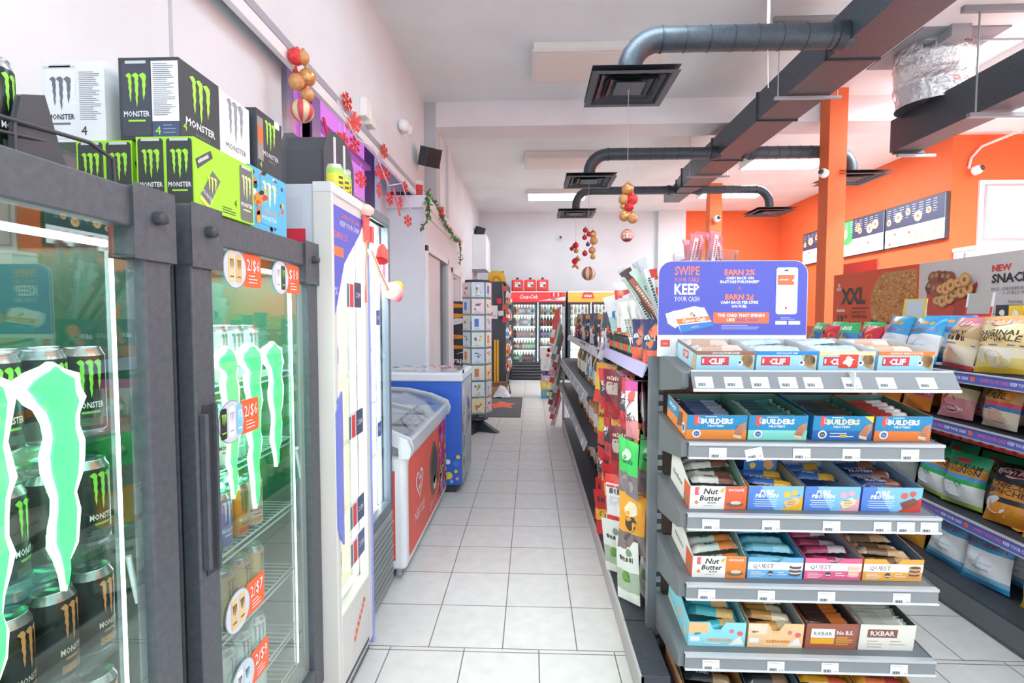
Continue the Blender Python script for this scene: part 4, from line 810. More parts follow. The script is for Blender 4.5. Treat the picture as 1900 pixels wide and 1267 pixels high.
b = MB(); b.box(-.18, .18, -.13, .13, 0, .005, '#b58a64'); b.box(-.18, .18, -.13, -.125, 0, .26, '#c09a76'); b.box(-.18, .18, .125, .13, 0, .26, '#c09a76'); b.box(-.18, -.175, -.13, .13, 0, .26, '#a97f5c'); b.box(.175, .18, -.13, .13, 0, .26, '#a97f5c'); b.box(-.18, .18, -.135, -.13, .20, .28, '#8a6448'); b.go('carton_body', t)
b = MB(); v = []; n = 10
rd = random.Random(11)
for i in range(n+1):
    for j in range(n+1): v.append((.02+.30*(i/n), -.24+.22*(j/n), .02+.20*math.sin(PI*i/n)*math.sin(PI*j/n)+.03*rd.random()))
b.add(v, [(i*(n+1)+j, (i+1)*(n+1)+j, (i+1)*(n+1)+j+1, i*(n+1)+j+1) for i in range(n) for j in range(n)], C('#eceef0', .3)); b.go('plastic_bag', loc=(-.70, 9.2, 0), label='crumpled white plastic bag beside the open brown carton', cat='bag')
t = T('hand_truck', 'folded black wire trolley between the post and the wide red cooler', 'trolley', (-.47, 9.6, 0))
b = MB(); b.tube([(0,0,.03),(.05,.2,.5),(.0,.2,.52),(-.06,0,.05)], .01, K, 6); b.tube([(-.05,.05,.2),(.06,.05,.22)], .01, K, 6); b.tube([(.02,.1,.25),(.08,-.1,.02)], .01, K, 6); b.go('frame', t)
for x in (-.05, .06): b = MB(); b.lathe([(.001,-.01),(.04,-.01),(.04,.01),(.001,.01)], K, 12, Matrix.Translation((x, 0, .04)) @ Matrix.Rotation(R(90), 4, 'Y')); b.go('wheel', t)
t = T('hanging_snack_strip', 'strip of red and white packets hanging beside the wide red cooler', 'packets', (-.56, 9.875, 1.25))
b = MB(); b.tube([(0,0,.85),(.0,0,.84),(.02,0,.1)], .004, W, 5); b.go('strip', t)
for k in range(6):
    b = MB(); b.box(-.05, .05, -.01, .01, .12+k*.12, .22+k*.12, C(['#d8404a', '#f2ecec', '#e06a5a'][k % 3])); b.go('packet', t, rot=(0, R(rd.uniform(-15, 15)), 0))
# ================================================================= BACK WALL COOLERS
def big_cooler(x0, x1, label, header, hcol):
    w = x1-x0; t = T('drinks_cooler', label, 'drinks cooler', (x0, 11.7, 0)); h = 2.06
    b = MB(); b.box(0, w, .66, .70, 0, h, C('#3a3f45')); b.box(0, .04, .04, .66, .0, h, BLK); b.box(w-.04, w, .04, .66, 0, h, C('#d9dde0') if hcol else BLK); b.box(.04, w-.04, .04, .66, h-.03, h, BLK); b.box(.04, w-.04, .04, .66, 0, .40, BLK); b.go('cabinet', t)
    b = MB(); b.box(.04, w-.04, .62, .65, .40, h-.03, C('#f4faf6', .5, 0, .8)); b.go('inner_liner', t)  # back sheet glows itself in place of lamp light on it
    b = MB(); b.prism([(0.04, 1.80), (-.03, 1.82), (-.06, 1.93), (-.04, 2.06), (.04, 2.06)], 0, w, C(header, .4, 0, .25), 'yz')
    hd = b.go('header_sign', t)
    for i in range(2):
        a0 = i*w/2; dr = door(t, a0+.01, a0+w/2-.01, .38, 1.80, .055, .05, .05, C('#3f4750', .4))
    for k in range(5): b = MB(); b.box(.03, w-.03, -.02+.006*k, .04, .04+k*.068, .075+k*.068, C('#30353b', .4)); b.box(.03, w-.03, -.022+.006*k, -.018, .072+k*.068, .08+k*.068, C('#8a929a')); b.go('grille', t)
    for z in (.42, .70, .98, 1.26, 1.52): b = MB(); b.box(.05, w-.05, .08, .6, z-.012, z, C('#f2f6f4')); b.go('shelf', t)
    for x in (.05, w/2, w-.05): led(t, x, .06, .44, 1.76, 8, w=.012)
    return t, hd
t5, hd = big_cooler(-.475, .775, 'wide two-door cooler with a red lettered header on the back wall', '#e03a40', 1)
b = MB(); p = b.pr((0, -.058, 1.84), (1,0,0), (0,.0,1), .003); p.text('Coca-Cola', .40, .045, .10, W, 1, sh=.35, bold=.015, maxw=.42); p.rect(0, .19, 1.25, .215, '#f2d8d2', 1)
for k in range(5): p.rrect(.92+.05*k, .09, .955+.05*k, .18, .01, '#f4c8c0' if k % 2 else '#c83a40', 1)
p.poly([(.62, .0), (1.25, .0), (1.25, .09), (.9, .04)], '#d8dcd8', 1); p.scrawl(.99, .02, .035, .12, '#3a3f45', 2); b.go('header_lettering', hd)
t6, hd2 = big_cooler(.84, 1.90, 'orange-headed cooler on the back wall half hidden by the shelves', '#f2a24a', 0)
b = MB(); p = b.pr((0, -.058, 1.84), (1,0,0), (0,.0,1), .003); p.rect(0, .18, 1.06, .215, '#fbf3ea', 1); p.poly([(.30, .05), (.35, .19), (.55, .19), (.60, .05)], '#e0483c', 2); p.scrawl(.45, .08, .06, .18, W, 3); b.go('header_lettering', hd2)
cola = BK2
sets = [(2, 2, 0, 5, 3, 0, 4, 4), (2, 4, 3, 5, 0, 4, 3, 0), (3, 3, 3, 3, 3, 3, 0, 3), (0, 0, 3, 0, 1, 1, 1, 1), (1, 1, 4, 3, 3, 3, 3, 4)]
zz = (1.52, 1.26, .98, .70, .42)
for r_, z in enumerate(zz):
    for i in range(8):
        k = sets[r_][i] if i < 8 else 0; BK2[k].put((-.475+.09+i*.066, 11.82, z), 0, f'{B2[k]} behind the left red-headed door, {ORD[r_]} shelf down, {ORD[i]} from left', 'bottles in the red-headed cooler')
    for i in range(7):
        k = [(2, 3, 4, 1, 2, 4, 0), (3, 3, 3, 3, 3, 3, 3), (5, 5, 5, 1, 1, 1, 5), (2, 4, 2, 4, 2, 4, 2), (4, 4, 4, 4, 4, 4, 4)][r_][i]; BK2[k].put((-.475+.72+i*.07, 11.82, z), 0, f'{B2[k]} behind the right red-headed door, {ORD[r_]} shelf down, {ORD[i]} from left', 'bottles in the red-headed cooler')
for r_, z in enumerate(zz[:3]):
    for i in range(11): k = (r_+i*2) % 6; BK2[k].put((.84+.10+i*.082, 11.82, z), 0, f'{B2[k]} in the orange-headed cooler, {ORD[r_]} shelf down, {ORD[i]} from left', 'bottles in the orange-headed cooler')
# red fuel cans
b = MB(); b.box(-.135, .135, -.09, .09, 0, .28, C('#ec4a42', .4)); o = b.go('fuel_can', label='x', cat='fuel can', bev=.035, seg=3)
b = MB(); b.lathe([(.03,.28),(.03,.31),(.022,.335),(.001,.335)], K, 12, Matrix.Translation((.0, 0, 0))); b.go('cap', o)
b = MB(); p = b.pr((0, -.091, 0), (1,0,0), (0,0,1), .001); p.rect(-.06, .10, .07, .22, '#e6e9ec', 1); p.blob(.04, .14, .035, '#4a5a66', 2); p.rect(-.05, .18, .02, .21, '#7ad0d0', 2); b.go('label', o)
FC = Kind(o)
for i, x in enumerate((-.33, -.03, .26)): FC.put((x, 11.95, 2.06), 0, ['left', 'middle', 'right'][i] + ' red plastic fuel can on top of the red-headed cooler', 'red fuel cans on the cooler')
# drink cases stacked on the floor
def case(label, loc, w, d, h, base, top, n=0, cat='drinks case', caps=None):
    t = T('drinks_case', label, cat, loc); b = MB(); b.box(0, w, 0, d, 0, h, base); p = b.pr((0,0,0), (1,0,0), (0,0,1), .002)
    rr = random.Random(len(label))
    for k in range(9): p.blob(rr.uniform(.04, w-.04), rr.uniform(.03, h-.03), rr.uniform(.02, .045), rr.choice(top), 1+k % 2, k, 9)
    b.go('case_body', t, bev=.01); 
    if caps:
        b = MB()
        for i in range(4):
            for j in range(3): b.lathe([(.03, h), (.03, h+.05), (.012, h+.07), (.012, h+.08), (.001, h+.08)], caps, 8, Matrix.Translation((.05+i*(w-.1)/3, .05+j*(d-.1)/2, 0)))
        b.go('bottle_top', t, kind='stuff')
case('blue and yellow drinks case at the bottom of the stack by the aisle end', (.18, 9.05, 0), .30, .35, .16, '#5ab0d8', ['#3a8ac0', '#f2d24a', '#f08a4a'])
case('yellow drinks case second from the bottom of the floor stack', (.17, 9.05, .161), .30, .35, .15, '#f2d860', ['#f4e68a', '#f0c040', '#e8e8d8'])
case('case of purple capped drinks on the yellow case', (.18, 9.05, .312), .30, .35, .10, '#c8b8dc', ['#7a5aa8', '#e8e4f0'], caps='#6a5a9a')
case('white wrapped case of drinks near the top of the floor stack', (.17, 9.05, .50), .32, .35, .20, '#eceef0', ['#dfe3e8', '#cfd8e0', '#b8dcc0'])
case('white case with red print on top of the floor stack', (.16, 9.05, .701), .33, .35, .22, '#eef0ee', ['#d8404a', '#e8ecec', '#f0f0f0', '#b84a50'])
# ================================================================= CENTRE SHELVING, AISLE SIDE
G1 = C('#5b6167', .5, vary=.12); G2 = C('#6f7479', .5); DK = C('#41454d', .55, vary=.2)
t = T('shelving_unit', 'long dark gondola shelving along the tiled aisle with pegs and bottle shelves', 'shelving', (.41, 2.0, 0))
def TX(x, y, z=0): return (x-.41, y-2.0, z)
b = MB(); b.box(0, 1.02, .19, 4.7, .105, .125, DK); b.box(0, .02, .19, .80, .0, .105, C('#b9b4b2', .5)); b.box(0, .02, .806, 2.2, .0, .105, C('#b9b4b2', .5)); b.box(0, .02, 2.206, 4.7, 0, .105, C('#b9b4b2', .5)); b.box(.02, 1.0, .19, 4.68, 0, .105, K); b.box(-.002, .004, .19, 4.7, .10, .128, C('#c9c6c4', .4)); b.go('base_deck', t)
b = MB(); b.box(.49, .53, .19, 4.7, .12, 1.30, C('#54504e', .6)); b.go('back_panel', t)
for y in (.19, 1.40, 2.62, 3.84, 4.68):
    b = MB(); b.box(.48, .54, y, y+.03, .12, 1.34 if y < 4 else 1.5, G1)
    for k in range(24): b.box(.478, .481, y+.010, y+.020, .2+k*.045, .22+k*.045, K)
    b.go('upright', t)
b = MB(); b.box(0, .03, 4.67, 4.70, 0, 1.60, C('#e4e6ea', .4)); b.go('end_post', t)
SH = []
def side_shelf(x0, z, y0, y1, lip, lc, tags=0):
    b = MB(); b.box(x0-.41, .49, y0-2, y1-2, z-.02, z, DK); s = b.go('shelf', t)
    b = MB(); b.prism([(x0-.41-.012, z+.014), (x0-.41-.030, z-lip), (x0-.41-.024, z-lip), (x0-.41+.0, z+.014)], y0-2, y1-2, C(lc, .35), 'xz')
    p = b.pr((x0-.41-.0135, y1-2, z+.01), (0,-1,0), (-.018, 0, -(lip+.014)), .0015)
    b.go('price_rail', s)
    for i in range(tags):
        y = y0+.12+i*(y1-y0-.2)/max(1, tags-1); b = MB(); b.add([(x0-.41-.0175, y-2, z+.002), (x0-.41-.0175, y-2+.055, z+.002), (x0-.41-.029, y-2+.055, z-lip+.006), (x0-.41-.029, y-2, z-lip+.006)], [(0,1,2,3)], '#f4f4f6'); b.go('price_tag', s)
    b = MB(); b.prism([(x0-.41+.02, z-.02), (.49, z-.02), (.49, z-.10)], y0-2, y0-2+.004, G1, 'xz'); b.go('bracket', s)
side_shelf(.505, 1.245, 2.19, 3.40, .045, '#c4bfe8'); side_shelf(.50, 1.215, 3.42, 6.66, .045, '#d9dbe2', 10); side_shelf(.385, .925, 3.42, 6.66, .05, '#a7abb2', 9); side_shelf(.385, .60, 3.42, 6.66, .05, '#a7abb2', 8)
b = MB()
hooks = []
for z in (1.17, .90, .64, .41):
    for y in (2.32, 2.55, 2.78, 3.01, 3.24):
        b = MB(); b.tube([(.49, y-2, z), (.04, y-2, z), (.02, y-2, z+.02)], .003, STEEL, 6); b.box(.478, .49, y-2-.015, y-2+.015, z-.02, z+.02, STEEL); b.go('peg_hook', t)
# ---- generic pillow bag
def bag(name, w, h, d, bands, prints=None, cat='snack bag', nu=10, nv=12, seed=0, win=None, hole=False, rough=.28, crimp=.05, crinkle=.006):
    """bands: [(v_top, colour)...] from the bottom up; front faces -y; origin at bottom centre"""
    rd = random.Random(seed); b = MB(); ph = [rd.uniform(0, 6) for _ in range(6)]
    def g(u, v):
        cv = min(1, max(0, (v-crimp)/(1-2*crimp))); a = (max(0, math.sin(PI*u)))**.55 * (max(0, math.sin(PI*cv)))**.5
        return a
    def cr(u, v): return crinkle*(math.sin(9*u+14*v+ph[0])+math.sin(17*u-9*v+ph[1])*.6+math.sin(5*u+23*v+ph[2])*.5)
    def fr(s, z, l):
        u = min(1, max(0, s/w+.5)); v = min(1, max(0, z/h)); a = g(u, v)
        return (s*(1-.10*math.sin(PI*v)*(1 if d > .02 else 0)), -d*.5*a - cr(u, v)*a - l - .0005, z)
    def bk(s, z, l):
        u = min(1, max(0, s/w+.5)); v = z/h; return (s*(1-.10*math.sin(PI*v)*(1 if d > .02 else 0)), d*.5*g(u, v)+.0005, z)
    for side, fn in ((0, fr), (1, bk)):
        vs = [fn(-w/2+w*i/nu, h*j/nv, 0) for j in range(nv+1) for i in range(nu+1)]; fs = []; ms = []
        for j in range(nv):
            for i in range(nu):
                q = (j*(nu+1)+i, j*(nu+1)+i+1, (j+1)*(nu+1)+i+1, (j+1)*(nu+1)+i); fs.append(q if side == 0 else q[::-1])
                v = (j+.5)/nv; u = (i+.5)/nu; c = next((c for vt, c in bands if v <= vt), bands[-1][1])
                if callable(c): c = c(u, v)
                if win and ((u-win[0])/win[2])**2+((v-win[1])/win[3])**2 < 1: c = win[4]
                ms.append(C(c, rough))
        b.add(vs, fs, ms, None, True)
    p = b.pr(fn=lambda s, z, l: fr(s, z, .0012+l*.0007))
    if prints: prints(p, w, h)
    return Kind(b.go(name, label='x', cat=cat))
FAINT = {'MIX', 'HOT', 'NUTS', 'TRAIL', 'BITES', 'SOUR', 'MINT', 'FRUIT', 'CHEW', 'JACK', 'STIX', 'Stix', 'Sweet', 'GUMMIES', 'DIJON', 'HONEY ', 'Chips', 'BEEF', 'ONION ', 'CHIPOTLE'}
def pt(*items):
    def f(p, w, h):
        for it in items:
            k = it[0]
            if k == 't' and it[1] in FAINT: _, s, x, z, hh, c = it[:6]; p.scrawl(x*w, z*h, hh, w*.6, c, 3, it[6] if len(it) > 6 else 0)
            elif k == 't': _, s, x, z, hh, c = it[:6]; p.text(s, x*w, z*h, hh, c, 3, maxw=w*.86, rot=it[6] if len(it) > 6 else 0, bold=.015)
            elif k == 'b': _, x, z, r, c = it[:5]; p.blob(x*w, z*h, r, c, 1, int(x*50+z*31)+7, 12, .2, it[5] if len(it) > 5 else None)
            elif k == 'o': _, x, z, rx, rz, c = it; p.disc(x*w, z*h, rx, c, 2, 18, rz)
            elif k == 'r': _, x0, z0, x1, z1, c = it; p.rect(x0*w, z0*h, x1*w, z1*h, c, 1, 5)
    return f
# hanging bags on the pegs
hb = [
 (bag('jerky_bag', .15, .25, .022, [(.35, '#d8474a'), (.7, '#48525e'), (1, '#d8474a')], pt(('t', 'BEEF', 0, .6, .03, W), ('t', 'JERKY', 0, .48, .025, '#f2d8c8'), ('b', 0, .2, .04, '#8a3a34')), seed=1), 'red and grey hanging jerky bag'),
 (bag('jerky_bag', .16, .26, .022, [(.3, '#e89aa0'), (.8, '#f2eef0'), (1, '#d85aa8')], pt(('t', 'JERKY', 0, .3, .03, '#3a3f46'), ('b', .2, .75, .03, '#e0605a'), ('b', -.1, .5, .03, '#4a5a5e'), ('t', 'Sweet', .1, .62, .026, '#c8406a', .3)), seed=2), 'white and pink hanging jerky bag'),
 (bag('candy_bag', .15, .26, .024, [(.35, '#e85a4a'), (.65, '#f2c83a'), (1, '#e8a03a')], pt(('b', 0, .5, .045, '#d8e03a'), ('t', 'SOUR', 0, .7, .026, '#3a3f46')), seed=3), 'yellow and red hanging candy bag'),
 (bag('candy_bag', .15, .27, .024, [(.4, '#8a8084'), (.45, '#dfe6e0'), (1, '#4ad06a')], pt(('b', 0, .75, .03, '#d8f4d8'), ('b', 0, .2, .05, '#a89aa0'), ('t', 'MINT', 0, .6, .026, '#2a7a4a')), seed=4), 'bright green hanging bag'),
 (bag('candy_bag', .14, .27, .022, [(.3, '#a8343a'), (1, '#7a2e3c')], pt(('r', -.3, .5, .3, .75, '#b8a8a0'), ('t', 'FRUIT', 0, .8, .022, '#e8c8b0')), seed=5), 'dark red hanging bag'),
 (bag('jerky_bag', .14, .28, .02, [(.25, '#e2473f'), (.85, '#ecebed'), (1, '#e2473f')], pt(('r', -.45, .76, .45, .80, '#e2473f'), ('r', -.3, .45, .3, .6, '#c9ced4'), ('t', 'Stix', 0, .65, .03, '#5a6068')), seed=6), 'white and red hanging snack bag'),
 (bag('candy_bag', .15, .27, .024, [(.3, '#8a7a78'), (1, '#f2a83a')], pt(('b', 0, .75, .04, '#f4e8c8'), ('b', 0, .5, .04, '#4a4038'), ('b', 0, .2, .04, '#6a5a58')), seed=7), 'orange hanging candy bag'),
 (bag('jerky_bag', .14, .28, .02, [(.2, '#e9eee6'), (.5, '#aebfa6'), (1, '#e6e9e4')], pt(('b', 0, .4, .03, '#6aa84a'), ('t', 'CHEW', 0, .65, .024, '#4a5048'), ('b', .1, .8, .02, '#8a9a80')), seed=8), 'pale green and white hanging bag'),
 (bag('candy_bag', .13, .27, .022, [(.3, '#d8302e'), (.6, '#f2b83a'), (1, '#c82e34')], pt(('t', 'HOT', 0, .75, .03, '#33363c'), ('b', 0, .45, .03, '#4a4f56')), seed=9), 'red and yellow hanging candy bag')]
lay = [[1, 0, 4, 0, 2], [3, 4, 2, 0, 2], [6, 5, 8, 8, 0], [7, 7, 5, 8, 8]]
rn = ['top', 'second', 'third', 'lowest']
for ri, z in enumerate((1.17, .90, .64, .41)):
    for ci, y in enumerate((2.32, 2.55, 2.78, 3.01, 3.24)):
        k, ds = hb[lay[ri][ci]]
        for dd in (0, 1):
            hgt = .25; k.put((.455+dd*.07+random.uniform(-.01, .01), y+random.uniform(-.02, .02), z-.265), (R(random.uniform(-5, 5)), R(random.uniform(-7, 7)), R((-62 if dd == 0 else -84)+random.uniform(-22, 22))), f'{ds}, {rn[ri]} pegs, {ORD[ci]} peg from the near post, {"outer" if dd == 0 else "inner"}', 'bags hanging on the aisle pegs')
# ---- wine and liquor bottles
def wine(body, lab, cap, r=.037, h=.30, neck=.014):
    b = MB(); m = C(body, .12)
    b.lathe([(r*.85, 0), (r, .006), (r, h*.58), (r*.6, h*.70), (neck, h*.78), (neck, h*.93)], m, 18); b.lathe([(neck+.002, h*.86), (neck+.003, h), (.001, h)], C(cap, .35), 14); b.lathe([(r+.001, h*.15), (r+.001, h*.48)], C(lab, .5), 18)
    return Kind(b.go('wine_bottle', label='x', cat='bottle'))
WK = [(wine('#a8c0a4', '#f2efe8', '#e2e6e0'), 'clear green white-labelled bottle'), (wine('#b5803c', '#f4efe4', '#8a5a3a'), 'amber bottle with cream label'), (wine('#4a5a48', '#e2e0c8', '#3a3f3a'), 'dark green wine bottle'), (wine('#d89a5a', '#f7f3ee', '#c87a5a'), 'orange white-labelled bottle'),
      (wine('#e8a890', '#f4c4c0', '#d8604a'), 'pink-labelled rosé bottle'), (wine('#5a4a34', '#c8b88a', '#2e2a26'), 'brown bottle with tan label'), (wine('#d8e4da', '#6a9ac8', '#e6e9ee'), 'clear bottle with blue label')]
for z, pat, nm_, x0, zn in ((.925, (0, 2, 2, 6, 1, 1, 6, 1, 1, 2, 1, 5, 1, 1), 'upper', .45, 14), (.60, (3, 3, 3, 3, 3, 3, 5, 3, 3, 1, 3, 5, 3, 3), 'lower', .46, 14), (.125, (4, 5, 1, 4, 2, 5, 1, 4, 5, 1, 2, 5, 1, 4), 'deck', .55, 14)):
    for ri in range(2):
        for ci, k in enumerate(pat):
            kd, ds = WK[k]; kd.put((x0+.05+ri*.10+random.uniform(-.01, .01), 3.53+ci*.115+(.03*ri), z+.002), random.uniform(0, 6), f'{ds}, {ORD[ci]} in the {"front" if ri == 0 else "back"} row of the {nm_} bottle shelf', 'bottles on the gondola shelves')
# hanging necker tags
for i, y in enumerate((3.95, 4.25, 4.6)):
    b = MB(); b.box(-.004, 0, -.03, .03, -.16, 0, '#eef0f4'); b.box(-.005, -.001, -.03, .03, -.16, -.12, '#7ab8e0'); b.go('hang_tag', loc=(.47, y, 1.15), rot=(R(18), 0, 0), label=f'white and blue paper tag hanging among the upper bottles, {ORD[i]} along', cat='tag', group='paper tags among the bottles')
# ---- goods on the top shelf (bay 2)
tall = [(bag('snack_pouch', .13, .27, .05, [(.5, '#2f3c58'), (.8, '#3a4a68'), (1, '#e8a03a')], pt(('t', 'MIX', 0, .6, .03, W), ('b', 0, .3, .035, '#f2c84a')), seed=21), 'navy pouch'), (bag('snack_pouch', .13, .25, .05, [(.6, '#e0443e'), (1, '#f2d23a')], pt(('t', 'HOT', 0, .4, .03, W), ('b', 0, .7, .03, '#f4e8b0')), seed=22), 'red and yellow pouch'),
        (bag('snack_pouch', .13, .28, .05, [(.6, '#eef0f2'), (1, '#58606e')], pt(('t', 'NUTS', 0, .5, .028, '#3a4a68'), ('b', 0, .3, .03, '#e0605a')), seed=23), 'white and grey pouch'), (bag('snack_pouch', .12, .26, .05, [(.4, '#3a3f4a'), (1, '#4a5262')], pt(('b', 0, .6, .04, '#f08a3a'), ('t', 'TRAIL', 0, .3, .026, W)), seed=24), 'dark pouch with orange print')]
rr = random.Random(4)
for i in range(20):
    k, ds = tall[(i*3+i//4) % 4]; k.put((.58+rr.uniform(-.02, .02), 3.52+i*.155, 1.217), (0, 0, R(-70+rr.uniform(-15, 15))), f'{ds} on the top gondola shelf, {ORD[min(i,15)]} from the pegged bay{"" if i < 16 else ", towards the white end post " + "abcd"[i-16]}'.replace(' a', ' nearer').replace(' b', ' next').replace(' c', ' close').replace(' d', ' right') if False else f'{ds} on the top gondola shelf, {["first","second","third","fourth","fifth","sixth","seventh","eighth","ninth","tenth","eleventh","twelfth","thirteenth","fourteenth","fifteenth","sixteenth","seventeenth","eighteenth","nineteenth","twentieth"][i]} from the pegged bay', 'pouches on the top gondola shelf')
b = MB(); b.box(0, .14, 0, .42, 0, .10, CLEAR); b.box(.003, .137, .003, .417, .002, .06, C('#c8ccd4', .4)); b.go('clear_bin', loc=(.50, 3.42, 1.218), label='clear plastic bin at the near end of the far top shelf', cat='bin')
# ---- top shelf of the pegged bay: jerky pouches, sticks, drinks, tall packs
def bin_(x, y, w, d, h, label):
    b = MB(); b.box(0, w, 0, .003, 0, h, CLEAR); b.box(0, w, d-.003, d, 0, h, CLEAR); b.box(0, .003, 0, d, 0, h, CLEAR); b.box(w-.003, w, 0, d, 0, h, CLEAR); b.box(0, w, 0, d, 0, .003, CLEAR)
    b.go('clear_bin', loc=(x, y, 1.247), label=label, cat='bin')
def stick(c1, c2, txt, tc, L=.28, w=.034):
    b = MB(); v = []; n = 8
    b.prism([(-w/2, 0), (w/2, 0), (w/2, .012), (w*.38, .02), (w*.38, L-.02), (w/2, L-.012), (w/2, L), (-w/2, L), (-w/2, L-.012), (-w*.38, L-.02), (-w*.38, .02), (-w/2, .012)], -.004, .004, C(c1, .3), 'xz')
    b.lathe([(.004, .02), (w*.36, .035), (w*.38, L-.04), (.004, L-.02)], C(c1, .3), 10, Matrix.Scale(.7, 4, (0,1,0)))
    p = b.pr((0, -w*.28, 0), (0,0,1), (-1,0,0), .001); p.rect(L*.12, -.010, L*.88, .010, c2, 1)
    if txt != 'PEPPERONI': p.scrawl(L*.5, -.006, .012, L*.55, tc, 2)
    else: p.text(txt, L*.5, -.007, .014, tc, 2, bold=.02, maxw=L*.7)
    return Kind(b.go('meat_stick', label='x', cat='meat stick'))
S1 = stick('#f2efe9', '#f7f5f2', 'PEPPERONI', '#2c2f34'); S2 = stick('#c9cfd4', '#e6eaec', 'TERIYAKI', '#3a6a58'); S3 = stick('#5a3a38', '#b86a5a', 'ORIGINAL', '#f4e8d8'); S4 = stick('#cfe6da', '#b8d8cc', 'MILD', '#3a5a50')
bin_(.52, 2.52, .14, .26, .10, 'clear bin of upright pepperoni sticks'); bin_(.52, 2.22, .16, .22, .20, 'tall clear bin holding the leaning long sticks')
for i in range(12):
    k = (S1, S1, S2)[i % 3]; k.put((.545+(i % 3)*.035, 2.54+(i//3)*.06, 1.27), (R(rr.uniform(-20, 24)), R(rr.uniform(-22, 10)), R(rr.uniform(-60, -10))), f'{("white pepperoni stick", "white pepperoni stick", "silver teriyaki stick")[i % 3]} standing in the clear bin, {ORD[i]} from the near side', 'sticks standing in the clear bin')
for i in range(9):
    k = (S2, S3, S4)[i % 3]; o = k.put((.60+(i % 3)*.03, 2.25+(i//3)*.06, 1.36), (R(rr.uniform(-8, 8)), R(-26-6*(i % 3)+rr.uniform(-4, 4)), R(rr.uniform(-20, 20))), f'long {("silver", "brown", "mint green")[i % 3]} stick leaning out of the tall bin, {ORD[i]} from the front', 'long sticks leaning in the tall bin', (1.2, 1.2, 1.35))
jk = bag('jerky_pouch', .15, .20, .05, [(.35, '#e8705a'), (1, '#2f3f6a')], pt(('b', .1, .35, .05, '#e8825a'), ('b', .15, .75, .03, '#f0784a'), ('t', 'BITES', -.05, .55, .026, W)), seed=31)
for i, (x, y) in enumerate(((.535, 2.22), (.56, 2.33), (.535, 2.45))): jk.put((x, y, 1.25), R(-60), f'navy pouch with orange pictures on the shelf end, {ORD[i]} from the near post', 'navy pouches by the near post')
cb = [(bottle_kind('#33373a', '#d8403a', .033, .125, '#e2583c', n=14, neck=.03, sh=.8), 'short black can with red band'), (bottle_kind('#2f4a3a', '#3a8a5a', .033, .125, '#4aa86a', n=14, neck=.03, sh=.8), 'short dark can with green band'), (bottle_kind('#3a3a3c', '#e8a03a', .033, .125, '#d8503a', n=14, neck=.03, sh=.8), 'short black can with orange top')]
for i in range(10):
    k, ds = cb[i % 3]; k.put((.545, 2.62+i*.08, 1.247), 0, f'{ds} on the pegged bay top shelf, {ORD[i]} from the post', 'short cans on the near top shelf')
wp = [(bag('snack_pack', .11, .28, .03, [(.7, '#f0f1f3'), (1, '#dfe3e8')], pt(('t', 'JACK', 0, .5, .03, '#3a3f46', 1.57), ('b', 0, .8, .02, '#e0605a'), ('r', -.3, .1, .3, .2, '#6a7078')), seed=41), 'white snack pack with dark print'), (bag('snack_pack', .11, .30, .03, [(.3, '#e0483f'), (.8, '#f4eeec'), (1, '#e0483f')], pt(('t', 'STIX', 0, .5, .03, '#d8404a', 1.57), ('b', 0, .2, .02, W)), seed=42), 'red and white snack pack'), (bag('snack_pack', .11, .27, .03, [(.3, '#e8ebee'), (.6, '#b8dce0'), (1, '#f4f6f8')], pt(('b', 0, .6, .03, '#4a8ac0'), ('b', .1, .3, .02, '#3a3f46')), seed=43), 'pale blue and white snack pack')]
for i in range(18):
    k, ds = wp[(i*2+i//3) % 3]; k.put((.585+(i % 2)*.06, 2.58+i*.046, 1.25+(i % 2)*.09+rr.uniform(0, .05)), (R(rr.uniform(-10, 10)), R(rr.uniform(-14, 6)), R(-50+rr.uniform(-25, 25))), f'{ds}, pegged bay top shelf, {["first","second","third","fourth","fifth","sixth","seventh","eighth","ninth","tenth","eleventh","twelfth","thirteenth","fourteenth","fifteenth","sixteenth","seventeenth","eighteenth"][i]} from the post', 'snack packs crowded on the near top shelf', (1.1, 1, 1.15))
# pack tower behind the sign
b = MB(); b.lathe([(.11, 0), (.155, .53), (.158, .535), (.152, .53), (.108, .004)], CLEAR, 20); b.lathe([(.001, .002), (.11, .002)], CLEAR, 20); b.go('clear_tub', loc=(.87, 2.60, 1.247), label='tall clear tub of red and white packs behind the blue sign', cat='tub')
rp = stick('#e88a94', '#fbeef0', 'HOT', '#c8303c', .17, .06)
b2 = [(-.06,0),(0,-.07),(.06,-.02),(-.02,.05),(.07,.05),(-.08,-.05),(.04,-.08),(0,0),(-.05,.07),(.085,-.05)]
for i in range(16): x, y = b2[i % 10]; rp.put((.87+x*1.2, 2.60+y*1.2, 1.53+.15*(i//10)+rr.uniform(0, .06)), (R(rr.uniform(-14, 14)), R(rr.uniform(-14, 14)), R(rr.uniform(-30, 30))), f'red and white snack pack in the clear tub, {"lower" if i < 10 else "upper"} layer, {ORD[i % 10]} from the left', 'packs in the clear tub')
